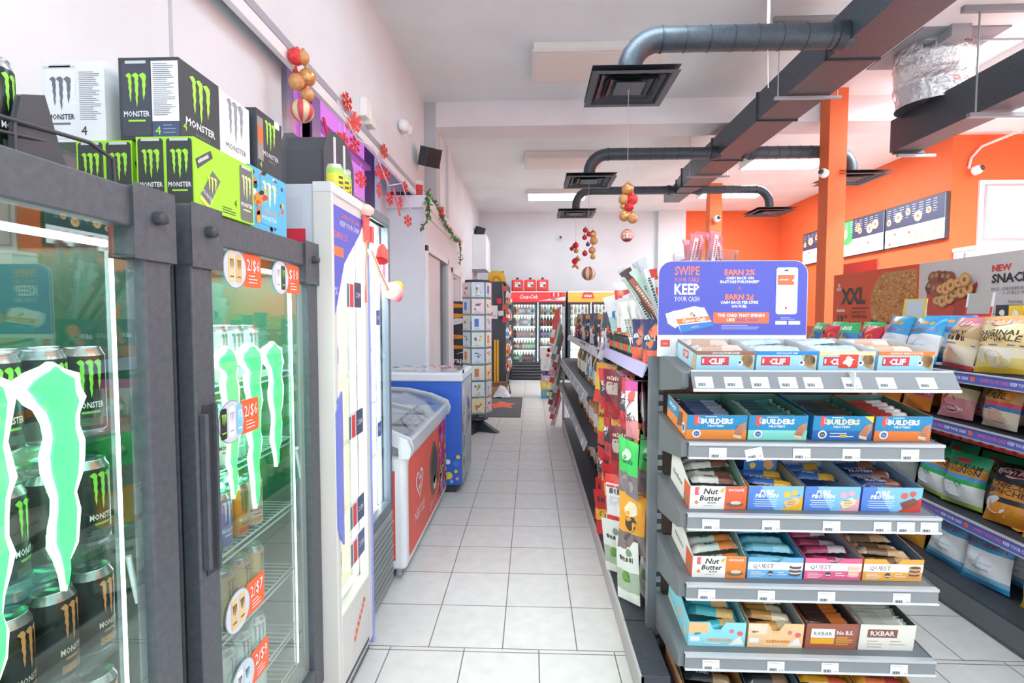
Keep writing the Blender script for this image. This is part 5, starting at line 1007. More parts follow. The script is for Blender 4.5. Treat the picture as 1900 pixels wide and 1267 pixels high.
# ---- leaning packs at the far end of the gondola
ua = [('#e2504a', 'red'), ('#d8d0cc', 'pale'), ('#6a8a6a', 'green'), ('#8a4a4a', 'brown'), ('#e8a8a0', 'pink')]
for i in range(12):
    c, cn_ = ua[i % 5]; b = MB(); b.box(-.03, .03, -.006, .006, -.42, 0, C(c, .35)); b.box(-.025, .025, -.007, -.004, -.35, -.25, C('#eceae8')); b.box(-.012, .012, -.006, .006, 0, .03, C(c))
    x, y, z = (.33+.018*(i % 4), 6.25+.05*i, 1.55-.105*i); b.go('wiper_pack', loc=(x, y, z), rot=(0, R(13), R(-30+9*(i % 4))), label=f'long {cn_} pack hanging on the far gondola end, {ORD[i]} from the top', cat='pack', group='long packs on the far gondola end')
b = MB(); b.tube([(.34, 6.2, 1.58), (.36, 6.9, .2)], .006, STEEL, 6); b.tube([(.41, 6.4, 1.5), (.3, 6.4, 1.5)], .005, STEEL, 6); b.go('display_strip', label='thin wire strip display at the far gondola end', cat='display strip')
# ================================================================= END RACK FACING THE CAMERA
t = T('display_rack', 'grey end rack with six sloping shelves of snack bar boxes', 'shelving', (.50, 2.14, 0))
def EX(x): return x-.50
for x in (.0, .855):
    b = MB(); b.box(x, x+.035, -.005, .04, .0, 1.295, C('#7d8388', .4, .3)); b.box(x+.035, x+.058, .0, .045, 0, 1.28, K)
    for k in range(27): b.box(x+.036, x+.055, -.003, .001, .05+k*.046, .075+k*.046, C('#9aa0a4', .4, .3))
    b.go('upright', t)
b = MB()
for k in range(5): b.box(.06, .855, .02, .035, .02+k*.255, .02+k*.255+.252, C('#6e5a50', .6, vary=.1))  # panel colour carries the brown tint of reflected orange light
b.go('back_panel', t)
b = MB(); b.box(.02, .93, -.40, .045, .0, .03, DK); b.box(.02, .93, -.405, -.40, .0, .028, G2); b.box(-.09, .02, -.30, .045, 0, .125, DK); b.box(-.092, -.075, -.30, .045, 0, .122, C('#b9b4b2', .5)); b.box(-.0925, -.086, -.30, .045, .10, .128, C('#c9c6c4', .4)); b.go('base', t, bev=.003)
ZF = [1.260, 1.011, .753, .497, .237]
LIP = C('#8b8f92', .5); SL = .045
tagsx = [(.60,.70,.79,.885,.97,1.10,1.215,1.35),(.66,.79,.95,1.12,1.32),(.64,.85,1.06,1.235,1.315,1.395),(.63,.84,1.05,1.31),(.65,.88,1.07,1.31)]
for i, z in enumerate(ZF):
    b = MB(); b.prism([(-.33, z), (-.02, z+SL), (-.02, z+SL-.012), (-.33, z-.012)], EX(.558), EX(1.437), G2, 'yz'); s = b.go('shelf', t)
    for x0 in (.535, 1.437):
        b = MB(); b.prism([(-.335, z+.002), (-.335, z-.046), (-.30, z-.060), (0, z-.105), (0, z+SL+.004), (-.01, z+SL+.004)], EX(x0), EX(x0)+.004 if x0 > 1 else EX(x0)+.022, C('#72777b', .5), 'yz'); b.go('bracket', s)
    if i == 0:
        b = MB(); b.prism([(-.335, z+.012), (-.375, z-.048), (-.380, z-.050), (-.380, z-.044), (-.345, z+.014)], EX(.56), EX(1.455), C('#7d8185', .5), 'yz'); b.box(EX(.56), EX(1.455), -.348, -.33, z+.004, z+.014, C('#c9ccce', .4)); b.box(EX(.56), EX(1.455), -.385, -.376, z-.056, z-.046, C('#dfe2e4', .3)); b.box(EX(1.10), EX(1.104), -.384, -.34, z-.05, z+.012, '#f0f0f0')
    else:
        b = MB(); b.box(EX(.558), EX(1.437), -.345, -.33, z-.046, z+.004, LIP); b.box(EX(.558), EX(1.437), -.350, -.33, z-.004, z+.006, C('#c3c7ca', .35, .2)); b.box(EX(.558), EX(1.437), -.350, -.33, z-.052, z-.046, C('#e3e5e6', .35))
    b.go('price_rail', s)
    for j, x in enumerate(tagsx[i]):
        b = MB(); p = b.pr((0, 0, 0), (1,0,0), (0,0,1), .0005); b.box(-.030, .030, 0, .001, 0, .042, '#f6f6f7'); p.lines(-.026, .037, .05, 2, .003, '#9a9ea4', .001, 1)
        for q in range(9): p.rect(-.024+q*.003, .006, -.0225+q*.003+(q % 3)*.0006, .018, '#4a4f55', 1)
        p.text(('1.99','3.79','2.79','6.29','3.49','4.99','3.99','2.99')[(i*3+j) % 8], .018, .007, .0075, '#3a3f45', 1, maxw=.018)
        rz = R(-12) if (i == 1 and j == 1) else 0
        if i == 0: b.go('price_tag', s, loc=(EX(x), -.3805, z-.043), rot=(R(-32), 0, 0))
        else: b.go('price_tag', s, loc=(EX(x), -.347, z-.054), rot=(0, rz, 0))
# ---- snack bars
def bar_kind(c1, c2, c3, L=.155, w=.042, th=.018, txt=None):
    b = MB(); n = 12; m_ = 5; vs = []; fs = []; ms = []
    for j in range(m_+1):
        for i in range(n+1):
            u = i/n; v = j/m_; e = min(1, min(u, 1-u)/.13); a = e**.6*math.sin(PI*min(1, max(0, v)))**.5 if 0 < e else 0
            vs.append((-L/2+L*u, (v-.5)*w*(1 if e < 1 else .9), th*a + .0015*math.sin(u*40+j)))
    for j in range(m_):
        for i in range(n): fs.append((j*(n+1)+i, j*(n+1)+i+1, (j+1)*(n+1)+i+1, (j+1)*(n+1)+i)); ms.append(C(c1 if 1 < i < n*.55 else (c2 if i >= n*.55 and i < n-1 else c3), .22))
    b.add(vs, fs, ms, None, True); b.add([(x, y, -z*.3) for x, y, z in vs], [f[::-1] for f in fs], ms, None, True)
    if txt: b.pr(fn=lambda s, q, l: (s, q, th+.002)).text(txt, -L*.12, -.006, .013, W if c1 < '#a' else '#3a3a3a', 1, maxw=L*.5, bold=.02)
    return Kind(b.go('snack_bar', label='x', cat='snack bar'))
TILT = math.atan(SL/.31)
BOXN = [0]
def box(row, x0, x1, hf, hb, d, base, inside, front, side, label, bars=None, nb=5, notch=None, bar_lay=0, bdesc='', yf=1.845, extra=None):
    """open retail tray on shelf row; drawn front and left side"""
    w = x1-x0-.003; z = (ZF[row] if row < 5 else .032); tl = TILT if row < 5 else 0
    zf = z+(yf-1.81)*math.tan(tl)+.001; t_ = .0018
    b = MB(); base_ = C(base, .4) if isinstance(base, str) else base; ins = C(inside, .6)
    fp = [(0,0),(w,0),(w,hf),(0,hf)] if not notch else [(0,0),(w,0),(w,hf),(w*.64,hf),(w*.56,hf-notch),(w*.44,hf-notch),(w*.36,hf),(0,hf)]
    b.prism(fp, 0, t_, base_, 'xz')
    sp = [(0,0),(d,0),(d,hb),(d*.72,hb),(.02,hf),(0,hf)] if abs(hb-hf) > .03 else [(0,0),(d,0),(d,hb),(0,hf)]
    b.prism(sp, 0, t_, base_, 'yz'); b.prism(sp, w-t_, w, base_, 'yz')
    b.prism([(0,0),(w,0),(w,hb),(0,hb)], d-t_, d, base_, 'xz'); b.box(0, w, 0, d, 0, t_, base_)
    si = [(p[0], p[1]) for p in sp]
    b.prism(si, t_, t_*1.4, ins, 'yz'); b.prism(si, w-t_*1.4, w-t_, ins, 'yz'); b.prism([(t_,t_),(w-t_,t_),(w-t_,hb-.001),(t_,hb-.001)], d-t_*1.4, d-t_, ins, 'xz')
    if front: front(b.pr((0, 0, 0), (1,0,0), (0,0,1), .0004), w, hf)
    if side: side(b.pr((0, d, 0), (0,-1,0), (0,0,1), .0004), d, hf)
    if extra: extra(b, w, d, hf, hb)
    M = Matrix.Translation((x0, yf, zf)) @ Matrix.Rotation(tl, 4, 'X')
    o = b.go('snack_bar_box', loc=(x0, yf, zf), rot=(tl, 0, 0), label=label, cat='box')
    if bars:
        zb = min(hf, hb)*.62
        for i in range(nb):
            if bar_lay == 0:   # lying across, stacked towards the back
                q = M @ Vector((w/2+rr.uniform(-.006, .006), .03+(d-.05)*i/(nb-1), zb+.010*(i % 2)+.012*i*(hb > hf+.03))); bars.put(q, (tl+R(rr.uniform(-6, 14)), R(rr.uniform(-5, 5)), R(rr.uniform(-9, 9))), f'{bdesc}, {ORD[i]} back in the {label.split(",")[0].split(" with")[0]}', 'snack bars in the display boxes', (min(1.15, (w-.012)/.155), 1, 1))
            else:              # standing on edge
                q = M @ Vector((w/2, .022+(d-.04)*i/(nb-1), zb)); bars.put(q, (R(64), R(rr.uniform(-3, 3)), R(rr.uniform(-4, 4))), f'{bdesc}, {ORD[i]} back in the {label.split(",")[0].split(" with")[0]}', 'snack bars in the display boxes', (min(1.15, (w-.012)/.155), 1, 1))
    return o
# row 1: energy bars in blue boxes with red logo
RD = '#d8434a'
def clif(top, txt, leaf=False):
    def f(p, w, h):
        p.rect(0, 0, w, h, '#a8dcf2', 1); p.rect(0, h*.80, w, h, top, 2); p.text(txt, w*.5, h*.86, .0065, W, 3, maxw=w*.6, bold=.02)
        p.blob(w*.87, h*.52, .026, '#c9a478', 2, 3, 12); p.poly([(w*.74, h*.8), (w*.98, h*.8), (w*.98, h*.1), (w*.86, h*.2)], '#d2ae82', 2); p.blob(w*.76, h*.42, .012, '#f2f4f4', 3, 5, 8); p.blob(w*.75, h*.44, .006, '#4a4a6a', 4, 6, 7)
        p.rect(w*.08, h*.30, w*.56, h*.72, RD, 3); p.text('CLIF', w*.35, h*.36, h*.28, W, 4, bold=.05, maxw=w*.38); p.rect(w*.10, h*.4, w*.13, h*.62, W, 4)
        if leaf: p.rect(w*.36, h*.18, w*.70, h*.84, '#ea4a36', 5); p.blob(w*.53, h*.52, .022, W, 6, 2, 18, .5)
    return f
def clif_side(p, d, h): p.rect(0, 0, d, h, '#b9dff0', 1); p.rect(0, h*.82, d, h, '#8a7468', 2); p.rect(d*.34, h*.3, d*.62, h*.7, RD, 2); p.text('CLIF', d*.48, h*.38, h*.24, W, 3, bold=.05, maxw=d*.24); p.poly([(d*.75,0),(d,0),(d,h*.8),(d*.85,h*.8)], '#cfc2a8', 2)
BRW = bar_kind('#c9a890', '#e2c8b8', '#d8cfc8'); BLU = bar_kind('#c6d8ea', '#b8c8dc', '#d0dbe6')
for i, (x0, x1, c, tx, nm_) in enumerate(((.594,.802,'#9a6a58','CHOCOLATE BROWNIE','brown-topped'), (.806,1.02,'#2a88d8','CHOCOLATE CHIP','blue-topped'), (1.025,1.222,'#f0d8a0','WHITE CHOCOLATE MACADAMIA','yellow-topped leaf-stickered'), (1.23,1.426,'#f0823a','CRUNCHY PEANUT BUTTER','orange-topped'))):
    box(0, x0, x1, .074, .074, .24, '#bfe0f2', '#d9d2c8', clif(c, tx, i == 2), clif_side if i == 0 else None, f'{nm_} light blue bar box, top shelf', BRW if i in (0, 3) else BLU, 4, bdesc='pale wrapped bar')
# row 2
def builders(low, mid, yellow=False):
    def f(p, w, h):
        p.rect(0, 0, w, h, '#1f8ec2', 1); p.rect(0, 0, w, h*.40, low, 2); p.poly([(w*.12, h*.98), (w*.20, h*.98), (w*.20, h*.62), (w*.16, h*.55), (w*.12, h*.62)], '#e2564e', 2); p.text('CLIF', w*.175, h*.80, .010, W, 3, rot=R(-90), maxw=.03)
        p.text('BUILDERS', w*.50, h*.66, h*.21, '#f6ecc0' if yellow else '#f4f8f8', 3, bold=.045, maxw=w*.56); p.text('PROTEIN', w*.48, h*.52, h*.085, W, 3, sx=1.3, bold=.03); p.lines(w*.3, h*.92, w*.3, 1, .01, '#cfe6f2', .003, 3)
        p.disc(w*.17, h*.24, h*.17, W, 3); p.disc(w*.17, h*.24, h*.11, '#3a6aa8' if not yellow else '#4a4f55', 4); p.text('20', w*.17, h*.19, h*.1, W, 5); p.lines(w*.3, h*.28, w*.42, 2, .012, low if not yellow else W, .003, 3)
        p.poly([(w*.78,h*.22),(w*.86,h*.60),(w*.98,h*.72),(w*.98,h*.44),(w*.92,h*.14)], '#c98a6a', 3); p.poly([(w*.78,h*.22),(w*.79,h*.10),(w*.92,h*.03),(w*.92,h*.16)], '#f0d6b0', 4); p.lines(w*.82, h*.58, w*.12, 5, .008, '#8a5a48', .0015, 5)
        if yellow: p.poly([(w*.84,h),(w,h),(w,h*.72)], '#f2d84a', 2); p.rect(w*.46, h*.12, w*.58, h*.24, '#f2c83a', 3)
    return f
def build_side(p, d, h): p.rect(0, 0, d, h, '#f0904a', 1); p.rect(0, h*.42, d*.62, h*.96, '#2a8ec2', 2); p.text('BUILDERS', d*.3, h*.66, h*.17, W, 3, bold=.04, maxw=d*.5); p.text('PROTEIN', d*.3, h*.5, h*.09, W, 3, maxw=d*.3); p.poly([(d*.55,h*.15),(d*.62,h*.8),(d*.8,h*.9),(d*.78,h*.3)], '#7a6055', 3); p.disc(d*.87, h*.35, h*.22, W, 3); p.disc(d*.87, h*.35, h*.13, '#3a6aa8', 4)
NV = bar_kind('#5a6a92', '#a8b8d0', '#3a4560', w=.036); TL = bar_kind('#3f6a6e', '#4a8a82', '#b8d8d8', w=.036); DKB = bar_kind('#3a4a4e', '#5a5040', '#6a7a78', w=.036); RDB = bar_kind('#c8403a', '#e8e0dc', '#b83a3a', w=.036)
for i, (x0, x1, c, nm_, kb, ds) in enumerate(((.563,.780,'#f2913e','orange and blue',NV,'navy striped bar'), (.783,.994,'#8fe2d2','mint and blue',TL,'teal bar'), (1.01,1.222,'#2a6ab0','deep blue yellow-cornered',DKB,'dark bar'), (1.227,1.426,'#f0803a','right-hand orange and blue',RDB,'red and white bar'))):
    box(1, x0, x1, .092, .092, .26, c if i != 2 else '#2a7ab8', '#5a8a7e', builders(c, None, i == 2), build_side if i in (0,) else None, f'{nm_} protein bar box, second shelf', kb, 7, bar_lay=1, bdesc=ds)
# row 3
def nut(oc):
    def f(p, w, h):
        p.rect(0, 0, w, h, '#f7f4ef', 1); p.rect(w*.62, 0, w, h, oc, 2); p.poly([(w*.08,h*.96),(w*.16,h*.96),(w*.16,h*.62),(w*.08,h*.62)], '#e2646a', 2); p.text('CLIF', w*.14, h*.78, .010, W, 3, rot=R(-90), maxw=.026)
        p.text('Nut', w*.36, h*.66, h*.26, '#3a342e', 3, sh=.2, bold=.02); p.text('Butter', w*.36, h*.38, h*.24, '#3a342e', 3, sh=.2, bold=.02, maxw=w*.42); p.text('BAR', w*.40, h*.24, h*.10, '#5a4f46', 3, sx=1.4); p.lines(w*.24, h*.14, w*.28, 1, .01, '#b8b2aa', .002, 3)
        p.blob(w*.56, h*.8, .008, '#f0c04a', 3, 2, 8); p.blob(w*.12, h*.3, .008, '#e8a03a', 3, 3, 8); p.disc(w*.58, h*.88, .006, '#b8d8a8', 3)
        p.text('CHOCOLATE', w*.81, h*.80, .009, W, 3, maxw=w*.28, bold=.03); p.blob(w*.80, h*.22, .034, '#8a7058', 3, 4, 14, .25, .012); p.blob(w*.82, h*.30, .022, '#e9dcc4', 4, 5, 12, .2, .008)
    return f
def nut_side(p, d, h): p.rect(0, 0, d, h*1.0, '#f2efea', 1); p.poly([(d*.0,h),(d*.28,h*1.55),(d*.28,h*1.55),(d*.55,h*1.3),(d*.5,h),(0,h)], '#f2efea', 1); p.rect(d*.72, 0, d, h*.96, '#ee6a45', 2); p.text('Nut Butter', d*.38, h*.5, h*.22, '#4a443c', 3, sh=.2, maxw=d*.5); p.blob(d*.85, h*.3, .03, '#a08a70', 3, 4, 12, .2, .014)
NB1 = bar_kind('#e8e4dc', '#8a5a48', '#cfc9c0', txt='Nut'); NB2 = bar_kind('#cfe0d4', '#f08a3a', '#e8e4dc', txt='But')
def pure(acc, c2, food):
    def f(p, w, h):
        p.rect(0, 0, w, h, '#5a8adc', 1); p.poly([(w*.5,0),(w,0),(w,h),(w*.22,h)], '#86c4ec', 2); p.poly([(w*.62,0),(w,0),(w,h*.6)], acc, 3)
        p.text('PURE', w*.33, h*.70, h*.16, W, 4, bold=.05, sh=.15); p.text('PROTEIN', w*.33, h*.53, h*.155, W, 4, bold=.05, sh=.15, maxw=w*.50)
        for k in range(4): p.rect(w*(.10+.03*(k % 2)), h*(.42-.09*k), w*(.55-.03*(k % 2)), h*(.42-.09*k)+.0028, '#dcecf8', 4)
        p.blob(w*.70, h*.66, .015, c2, 4, 3, 12); p.blob(w*.84, h*.74, .013, c2, 4, 4, 12); p.poly([(w*.64,h*.36),(w*.86,h*.58),(w*.95,h*.44),(w*.92,h*.28),(w*.72,h*.10)], food, 5); p.lines(w*.72, h*.44, w*.16, 4, .006, '#7a5a48', .0015, 6)
    return f
PPB = bar_kind('#3a6ab0', '#e8b03a', '#2f5aa0', txt='PURE'); PPD = bar_kind('#33487a', '#8a5040', '#2a3a60', txt='PROTEIN')
def pp_header(b, w, d, hf, hb):
    b.prism([(w*.18, .09), (w*.82, .09), (w*.82, .165), (w*.78, .175), (w*.22, .175), (w*.18, .165)], d*.55, d*.55+.002, C('#2f7ac0', .4), 'xz'); p = b.pr((0, d*.55, 0), (1,0,0), (0,0,1), .0006)
    p.text('PURE', w*.42, .150, .016, W, 1, bold=.05, sh=.1); p.text('PROTEIN', w*.46, .130, .016, W, 1, bold=.05, sh=.1, maxw=w*.45); p.blob(w*.35, .11, .014, '#f2c04a', 1, 2); p.blob(w*.66, .115, .022, '#d89a5a', 2, 5)
box(2, .579, .784, .090, .15, .25, '#f5f1ec', '#9fbfae', nut('#ee6a45'), nut_side, 'white and red nut bar box, third shelf', NB1, 6, bdesc='white and brown bar')
box(2, .788, .985, .094, .105, .25, '#f0a83e', '#c8b89a', pure('#f2b83a', '#f4c84a', '#f0c890'), None, 'blue and yellow protein box with upright header card, third shelf', PPB, 6, bdesc='blue and yellow bar', extra=pp_header)
box(2, .988, 1.185, .094, .11, .25, '#6a96e0', '#b4c4d4', pure('#f0a8b8', '#f4b0c0', '#f6e2b0'), None, 'blue and pink protein box, third shelf', PPB, 3, bdesc='low blue bar')
box(2, 1.19, 1.402, .094, .10, .25, '#5a82d8', '#98b0c8', pure('#d8463c', '#d8685a', '#8a5442'), None, 'blue and red protein box, third shelf', PPD, 6, bdesc='dark blue bar')
# row 4
def quest(c, food, fc):
    def f(p, w, h):
        p.rect(0, 0, w, h*.98, c, 1) if False else p.poly([(0,0),(w,0),(w,h*.99),(w*.65,h*.99),(w*.565,h*.78),(w*.435,h*.78),(w*.35,h*.99),(0,h*.99)], c, 1)
        p.rect(0, h*.42, w, h*.78, '#fbfafa', 2); p.text('QUEST', w*.28, h*.50, h*.20, '#5a5a60', 3, sx=1.05, maxw=w*.42); p.lines(w*.06, h*.30, w*.28, 4, .006, '#f4f6f8', .002, 3); p.disc(w*.42, h*.26, .010, '#4a5058', 3, 12); p.rect(w*.38, h*.20, w*.46, h*.25, W, 4); p.lines(w*.55, h*.30, w*.18, 2, .009, W, .003, 3)
        for k in range(3): p.blob(w*.86, h*(.22+.18*k), .024, food, 4+2*k, k, 12, .15, .008); p.blob(w*.86, h*(.30+.18*k), .022, fc, 5+2*k, k+3, 12, .15, .005)
    return f
box(3, .592, .788, .086, .15, .27, '#f5f1ec', '#9fbfae', nut('#f28a3a'), nut_side, 'white and orange nut bar box, fourth shelf', NB2, 6, bdesc='mint and orange bar')
QB = bar_kind('#7cc8dc', '#9adce6', '#6ab4cc'); QP = bar_kind('#b8406a', '#d8c8cc', '#8a3050'); QY = bar_kind('#8a6a50', '#d8a878', '#c9b8a8')
box(3, .792, .992, .086, .12, .27, '#6ab8e0', '#4a9ac0', quest('#7ab8e6', '#6a5a58', '#f0ece6'), None, 'light blue cookie bar box, fourth shelf', QB, 6, .018, bdesc='aqua bar')
box(3, .996, 1.20, .086, .11, .27, '#e8668a', '#a8aebc', quest('#ec6a90', '#f0c4b0', '#f4e0c8'), None, 'pink cake bar box, fourth shelf', QP, 5, .018, bdesc='dark pink bar')
box(3, 1.204, 1.416, .086, .11, .27, '#f2b04a', '#5f7a9a', quest('#f4b04e', '#d8a070', '#6a4a3a'), None, 'yellow dough bar box, fourth shelf', QY, 6, .018, bdesc='brown and tan bar')
# row 5
def kindbox(c1, c2, c3):
    def f(p, w, h):
        p.poly([(0,0),(w,0),(w,h*.99),(w*.66,h*.99),(w*.56,h*.58),(w*.44,h*.58),(w*.34,h*.99),(0,h*.99)], c1, 1); p.rect(w*.0, h*.55, w*.34, h*.98, c2, 2); p.scrawl(w*.55, h*.22, h*.12, w*.42, c3, 3); p.lines(w*.3, h*.12, w*.4, 1, .01, W, .003, 3); p.poly([(w*.7,h*.05),(w*.98,h*.1),(w*.9,h*.45)], '#f7f3ee', 3); p.blob(w*.75, h*.65, .01, '#e8808a', 3, 3); p.blob(w*.9, h*.55, .012, '#e8707a', 3, 4); p.rect(w*.03, h*.2, w*.2, h*.4, W, 3)
    return f
K1 = bar_kind('#49b8c0', '#e8c07a', '#2f8a9a', w=.05); K2 = bar_kind('#d8a050', '#efe0c0', '#8a6a4a', w=.05)
def k_side(p, d, h): p.poly([(0,0),(d,0),(d,h),(d*.28,h*1.2),(0,h*1.2)], '#8fdcec', 1); p.blob(d*.6, h*.6, .022, '#f0b8a0', 2, 3); p.blob(d*.85, h*.3, .016, '#f4d8b0', 2, 4); p.poly([(0,h*.2),(d,0),(0,0)], '#f2ece4', 2)
box(4, .582, .792, .10, .14, .27, '#8fdcec', '#9fe4ee', kindbox('#98e2ee', '#f7c48a', '#f0a060'), k_side, 'aqua coconut bar box, fifth shelf', K1, 6, .03, bdesc='teal nut bar')
box(4, .798, 1.0, .10, .13, .27, '#f6c48a', '#b8c4c8', kindbox('#f8cf9a', '#f6e0c4', '#f08a2c'), None, 'peach almond bar box, fifth shelf', K2, 6, .03, bdesc='tan nut bar')
def rx(c, bc, txtc, dark):
    def f(p, w, h):
        p.rect(0, 0, w, h, c, 1)
        if dark: p.rect(w*.10, h*.44, w*.56, h*.80, '#f6f6f6', 2); p.text('RXBAR', w*.33, h*.54, h*.15, '#4a4f55', 3, maxw=w*.38); p.rect(w*.10, h*.20, w*.56, h*.42, '#f2b02c', 2); p.text('No B.S.', w*.76, h*.58, h*.16, W, 2, bold=.03, maxw=w*.32); p.lines(w*.60, h*.44, w*.34, 4, .009, '#f0b03a', .004, 2)
        else: p.rect(w*.14, h*.50, w*.68, h*.82, '#8a5a48', 2); p.text('RXBAR', w*.41, h*.58, h*.19, W, 3, bold=.02, maxw=w*.48); p.lines(w*.15, h*.34, w*.3, 3, .012, '#a8a298', .003, 2); p.lines(w*.56, h*.34, w*.3, 2, .012, '#a8a298', .003, 2)
    return f
RX1 = bar_kind('#4a342e', '#e07a3a', '#2f2624', w=.05, th=.012); RX2 = bar_kind('#cfd0bc', '#dcdcd0', '#a8a898', w=.05, th=.012)
box(4, 1.006, 1.192, .105, .105, .28, '#a8614a', '#5a4a46', rx('#a4604a', 0, 0, True), None, 'brown bar box with white and yellow label, fifth shelf', RX1, 12, bar_lay=1, bdesc='dark bar on edge')
box(4, 1.197, 1.396, .105, .105, .28, '#e9e4d8', '#4f5c5e', rx('#ece7dc', 0, 0, False), None, 'cream bar box with brown label, fifth shelf', RX2, 14, bar_lay=1, bdesc='cream bar on edge')
# row 6 (base)
KN = bar_kind('#33373c', '#a8845a', '#2c3034', w=.05, txt='KIND'); KN2 = bar_kind('#3a3a3a', '#8a6a4a', '#2c3034', w=.05); KY = bar_kind('#e8a82c', '#d8623a', '#f0c03a', w=.05); KO2 = bar_kind('#e87a3a', '#c84a50', '#f0a83a', w=.05, txt='SOLEIL')
for i, (x0, x1, c, ins, kb, nm_) in enumerate(((.565,.785,'#3a3f46','#e8a860',KN,'black nut bar box at the left'), (.79,.99,'#3d5a66','#8aa0a8',KN2,'dark teal bar box'), (.995,1.19,'#3f5a6a','#e8b03a',KY,'yellow bar box'), (1.195,1.40,'#f2a83a','#e8c878',KO2,'orange bar box at the right'))):
    def ff(p, w, h, c=c): p.text('KIND', w*.4, h*.4, h*.3, W, 1, bold=.03) if c == '#3a3f46' else p.scrawl(w*.4, h*.4, h*.25, w*.4, W, 1)
    box(5, x0, x1, .070, .13, .28, c, ins, ff, (lambda p, d, h: p.rect(0, 0, d, h*.98, '#f0b070', 1).text('KIND', d*.6, h*.4, h*.25, W, 2)) if i == 0 else None, f'{nm_}, bottom shelf', kb, 6, yf=1.80, bdesc='wrapped bar')
# ---- cash back sign standing on the top shelf
t = T('promotional_sign', 'blue rounded cash back sign board standing on the end rack', 'sign', (.515, 2.085, 1.30))
b = MB(); w, h = .595, .388
def rr_top(w, h, r): return [(0,0),(w,0),(w,h-r)]+[(w-r+r*math.cos(R(a)), h-r+r*math.sin(R(a))) for a in (15,30,45,60,75,90)]+[(r-r*math.sin(R(a)), h-r+r*math.cos(R(a))) for a in (0,15,30,45,60,75,90)]
b.prism(rr_top(w, h, .055), 0, .004, '#f4f4f6', 'xz'); p = b.pr((0, 0, 0), (1,0,0), (0,0,1), .0006)
pts = rr_top(w-.004, h-.002, .054); p.poly([(x+.002, max(y, .088)) for x, y in pts], '#5b60c4', 1)
CO = '#f2836c'
p.text('SWIPE', .115, .331, .036, CO, 2, sx=.75, bold=.02); p.text('YOUR CARD', .115, .302, .020, CO, 2, sx=.80, maxw=.10); p.text('KEEP', .115, .253, .044, W, 2, sx=.80, bold=.03, maxw=.10); p.text('YOUR CASH', .115, .224, .021, W, 2, maxw=.10)
p.text('EARN 2%', .325, .331, .022, CO, 2, bold=.05, maxw=.145); p.text('CASH BACK ON', .325, .313, .011, W, 2, bold=.04); p.text('IN-STORE PURCHASES*', .325, .298, .011, W, 2, bold=.04, maxw=.155); p.rect(.318, .275, .332, .279, CO, 2).rect(.323, .270, .327, .284, CO, 2)
p.text('EARN 2¢', .325, .232, .022, CO, 2, bold=.05, maxw=.13); p.text('CASH BACK PER LITRE', .325, .215, .011, W, 2, bold=.04, maxw=.15); p.text('ON FUEL', .325, .199, .011, W, 2, bold=.04)
p.rrect(.222, .135, .445, .180, .004, '#f2764c', 2); p.text('THE CARD THAT SPENDS', .333, .162, .012, W, 3, bold=.04, maxw=.195); p.text('LIKE', .292, .144, .012, W, 3, bold=.04); p.text('REAL CASH', .358, .144, .012, '#5b60c4', 3, bold=.02, maxw=.09)
p.lines(.255, .126, .16, 3, .007, '#c9cbee', .002, 2)
p.poly([(.03,.175),(.145,.205),(.175,.20),(.17,.19),(.07,.115),(.04,.135)], '#dfe6ee', 2); p.poly([(.055,.185),(.185,.200),(.225,.125),(.095,.095)], '#fbfbfb', 3); p.poly([(.072,.152),(.204,.165),(.213,.148),(.082,.131)], '#f08a4a', 4); p.poly([(.085,.127),(.216,.143),(.225,.125),(.095,.095)], '#4a86d0', 4); p.text('Canco Cash', .145, .143, .014, W, 5, rot=R(6), maxw=.11, bold=.03); p.blob(.135, .174, .010, '#f0a04a', 4, 2, 8, .5); p.blob(.145, .167, .006, '#3a7ac8', 5, 3, 8); p.text('CANCO', .15, .118, .007, W, 5, rot=R(7))
p.rrect(.470, .172, .555, .360, .010, '#d8d9e0', 2); p.rrect(.470, .172, .547, .360, .010, '#f8f8fa', 3); p.rrect(.500, .345, .517, .351, .003, '#4a4f58', 4); p.rect(.475, .290, .540, .330, '#f0784c', 4); p.scrawl(.500, .308, .007, .035, W, 5); p.lines(.478, .27, .06, 12, .0075, '#c4c7cf', .0014, 4); p.poly([(.543,.318),(.530,.308),(.543,.298)], W, 5); p.disc(.510, .197, .005, '#e2564e', 4, 6)
p.lines(.49, .157, .06, 2, .006, '#c9cbee', .002, 2); p.rrect(.47, .130, .515, .145, .002, W, 2); p.rrect(.522, .130, .568, .145, .002, W, 2)
p.rrect(.012, .040, .050, .068, .003, '#ea5a4e', 2); p.text('CARD', .031, .05, .006, W, 3)
for k in range(5): p.rect(.11+k*.108-.055, .012, .11+k*.108-.054, .082, '#d9d9de', 2); p.text('0', .11+k*.108, .066, .011, '#ea8a7e', 2); p.lines(.11+k*.108-.035, .056, .07, 3, .008, '#b4b7bf', .0015, 2)
b.go('sign_board', t); b = MB(); b.box(.1, .5, .004, .05, -.005, .0, C('#dfe2e6')); b.box(.1, .14, .004, .03, 0, .1, CLEAR); b.go('sign_foot', t)
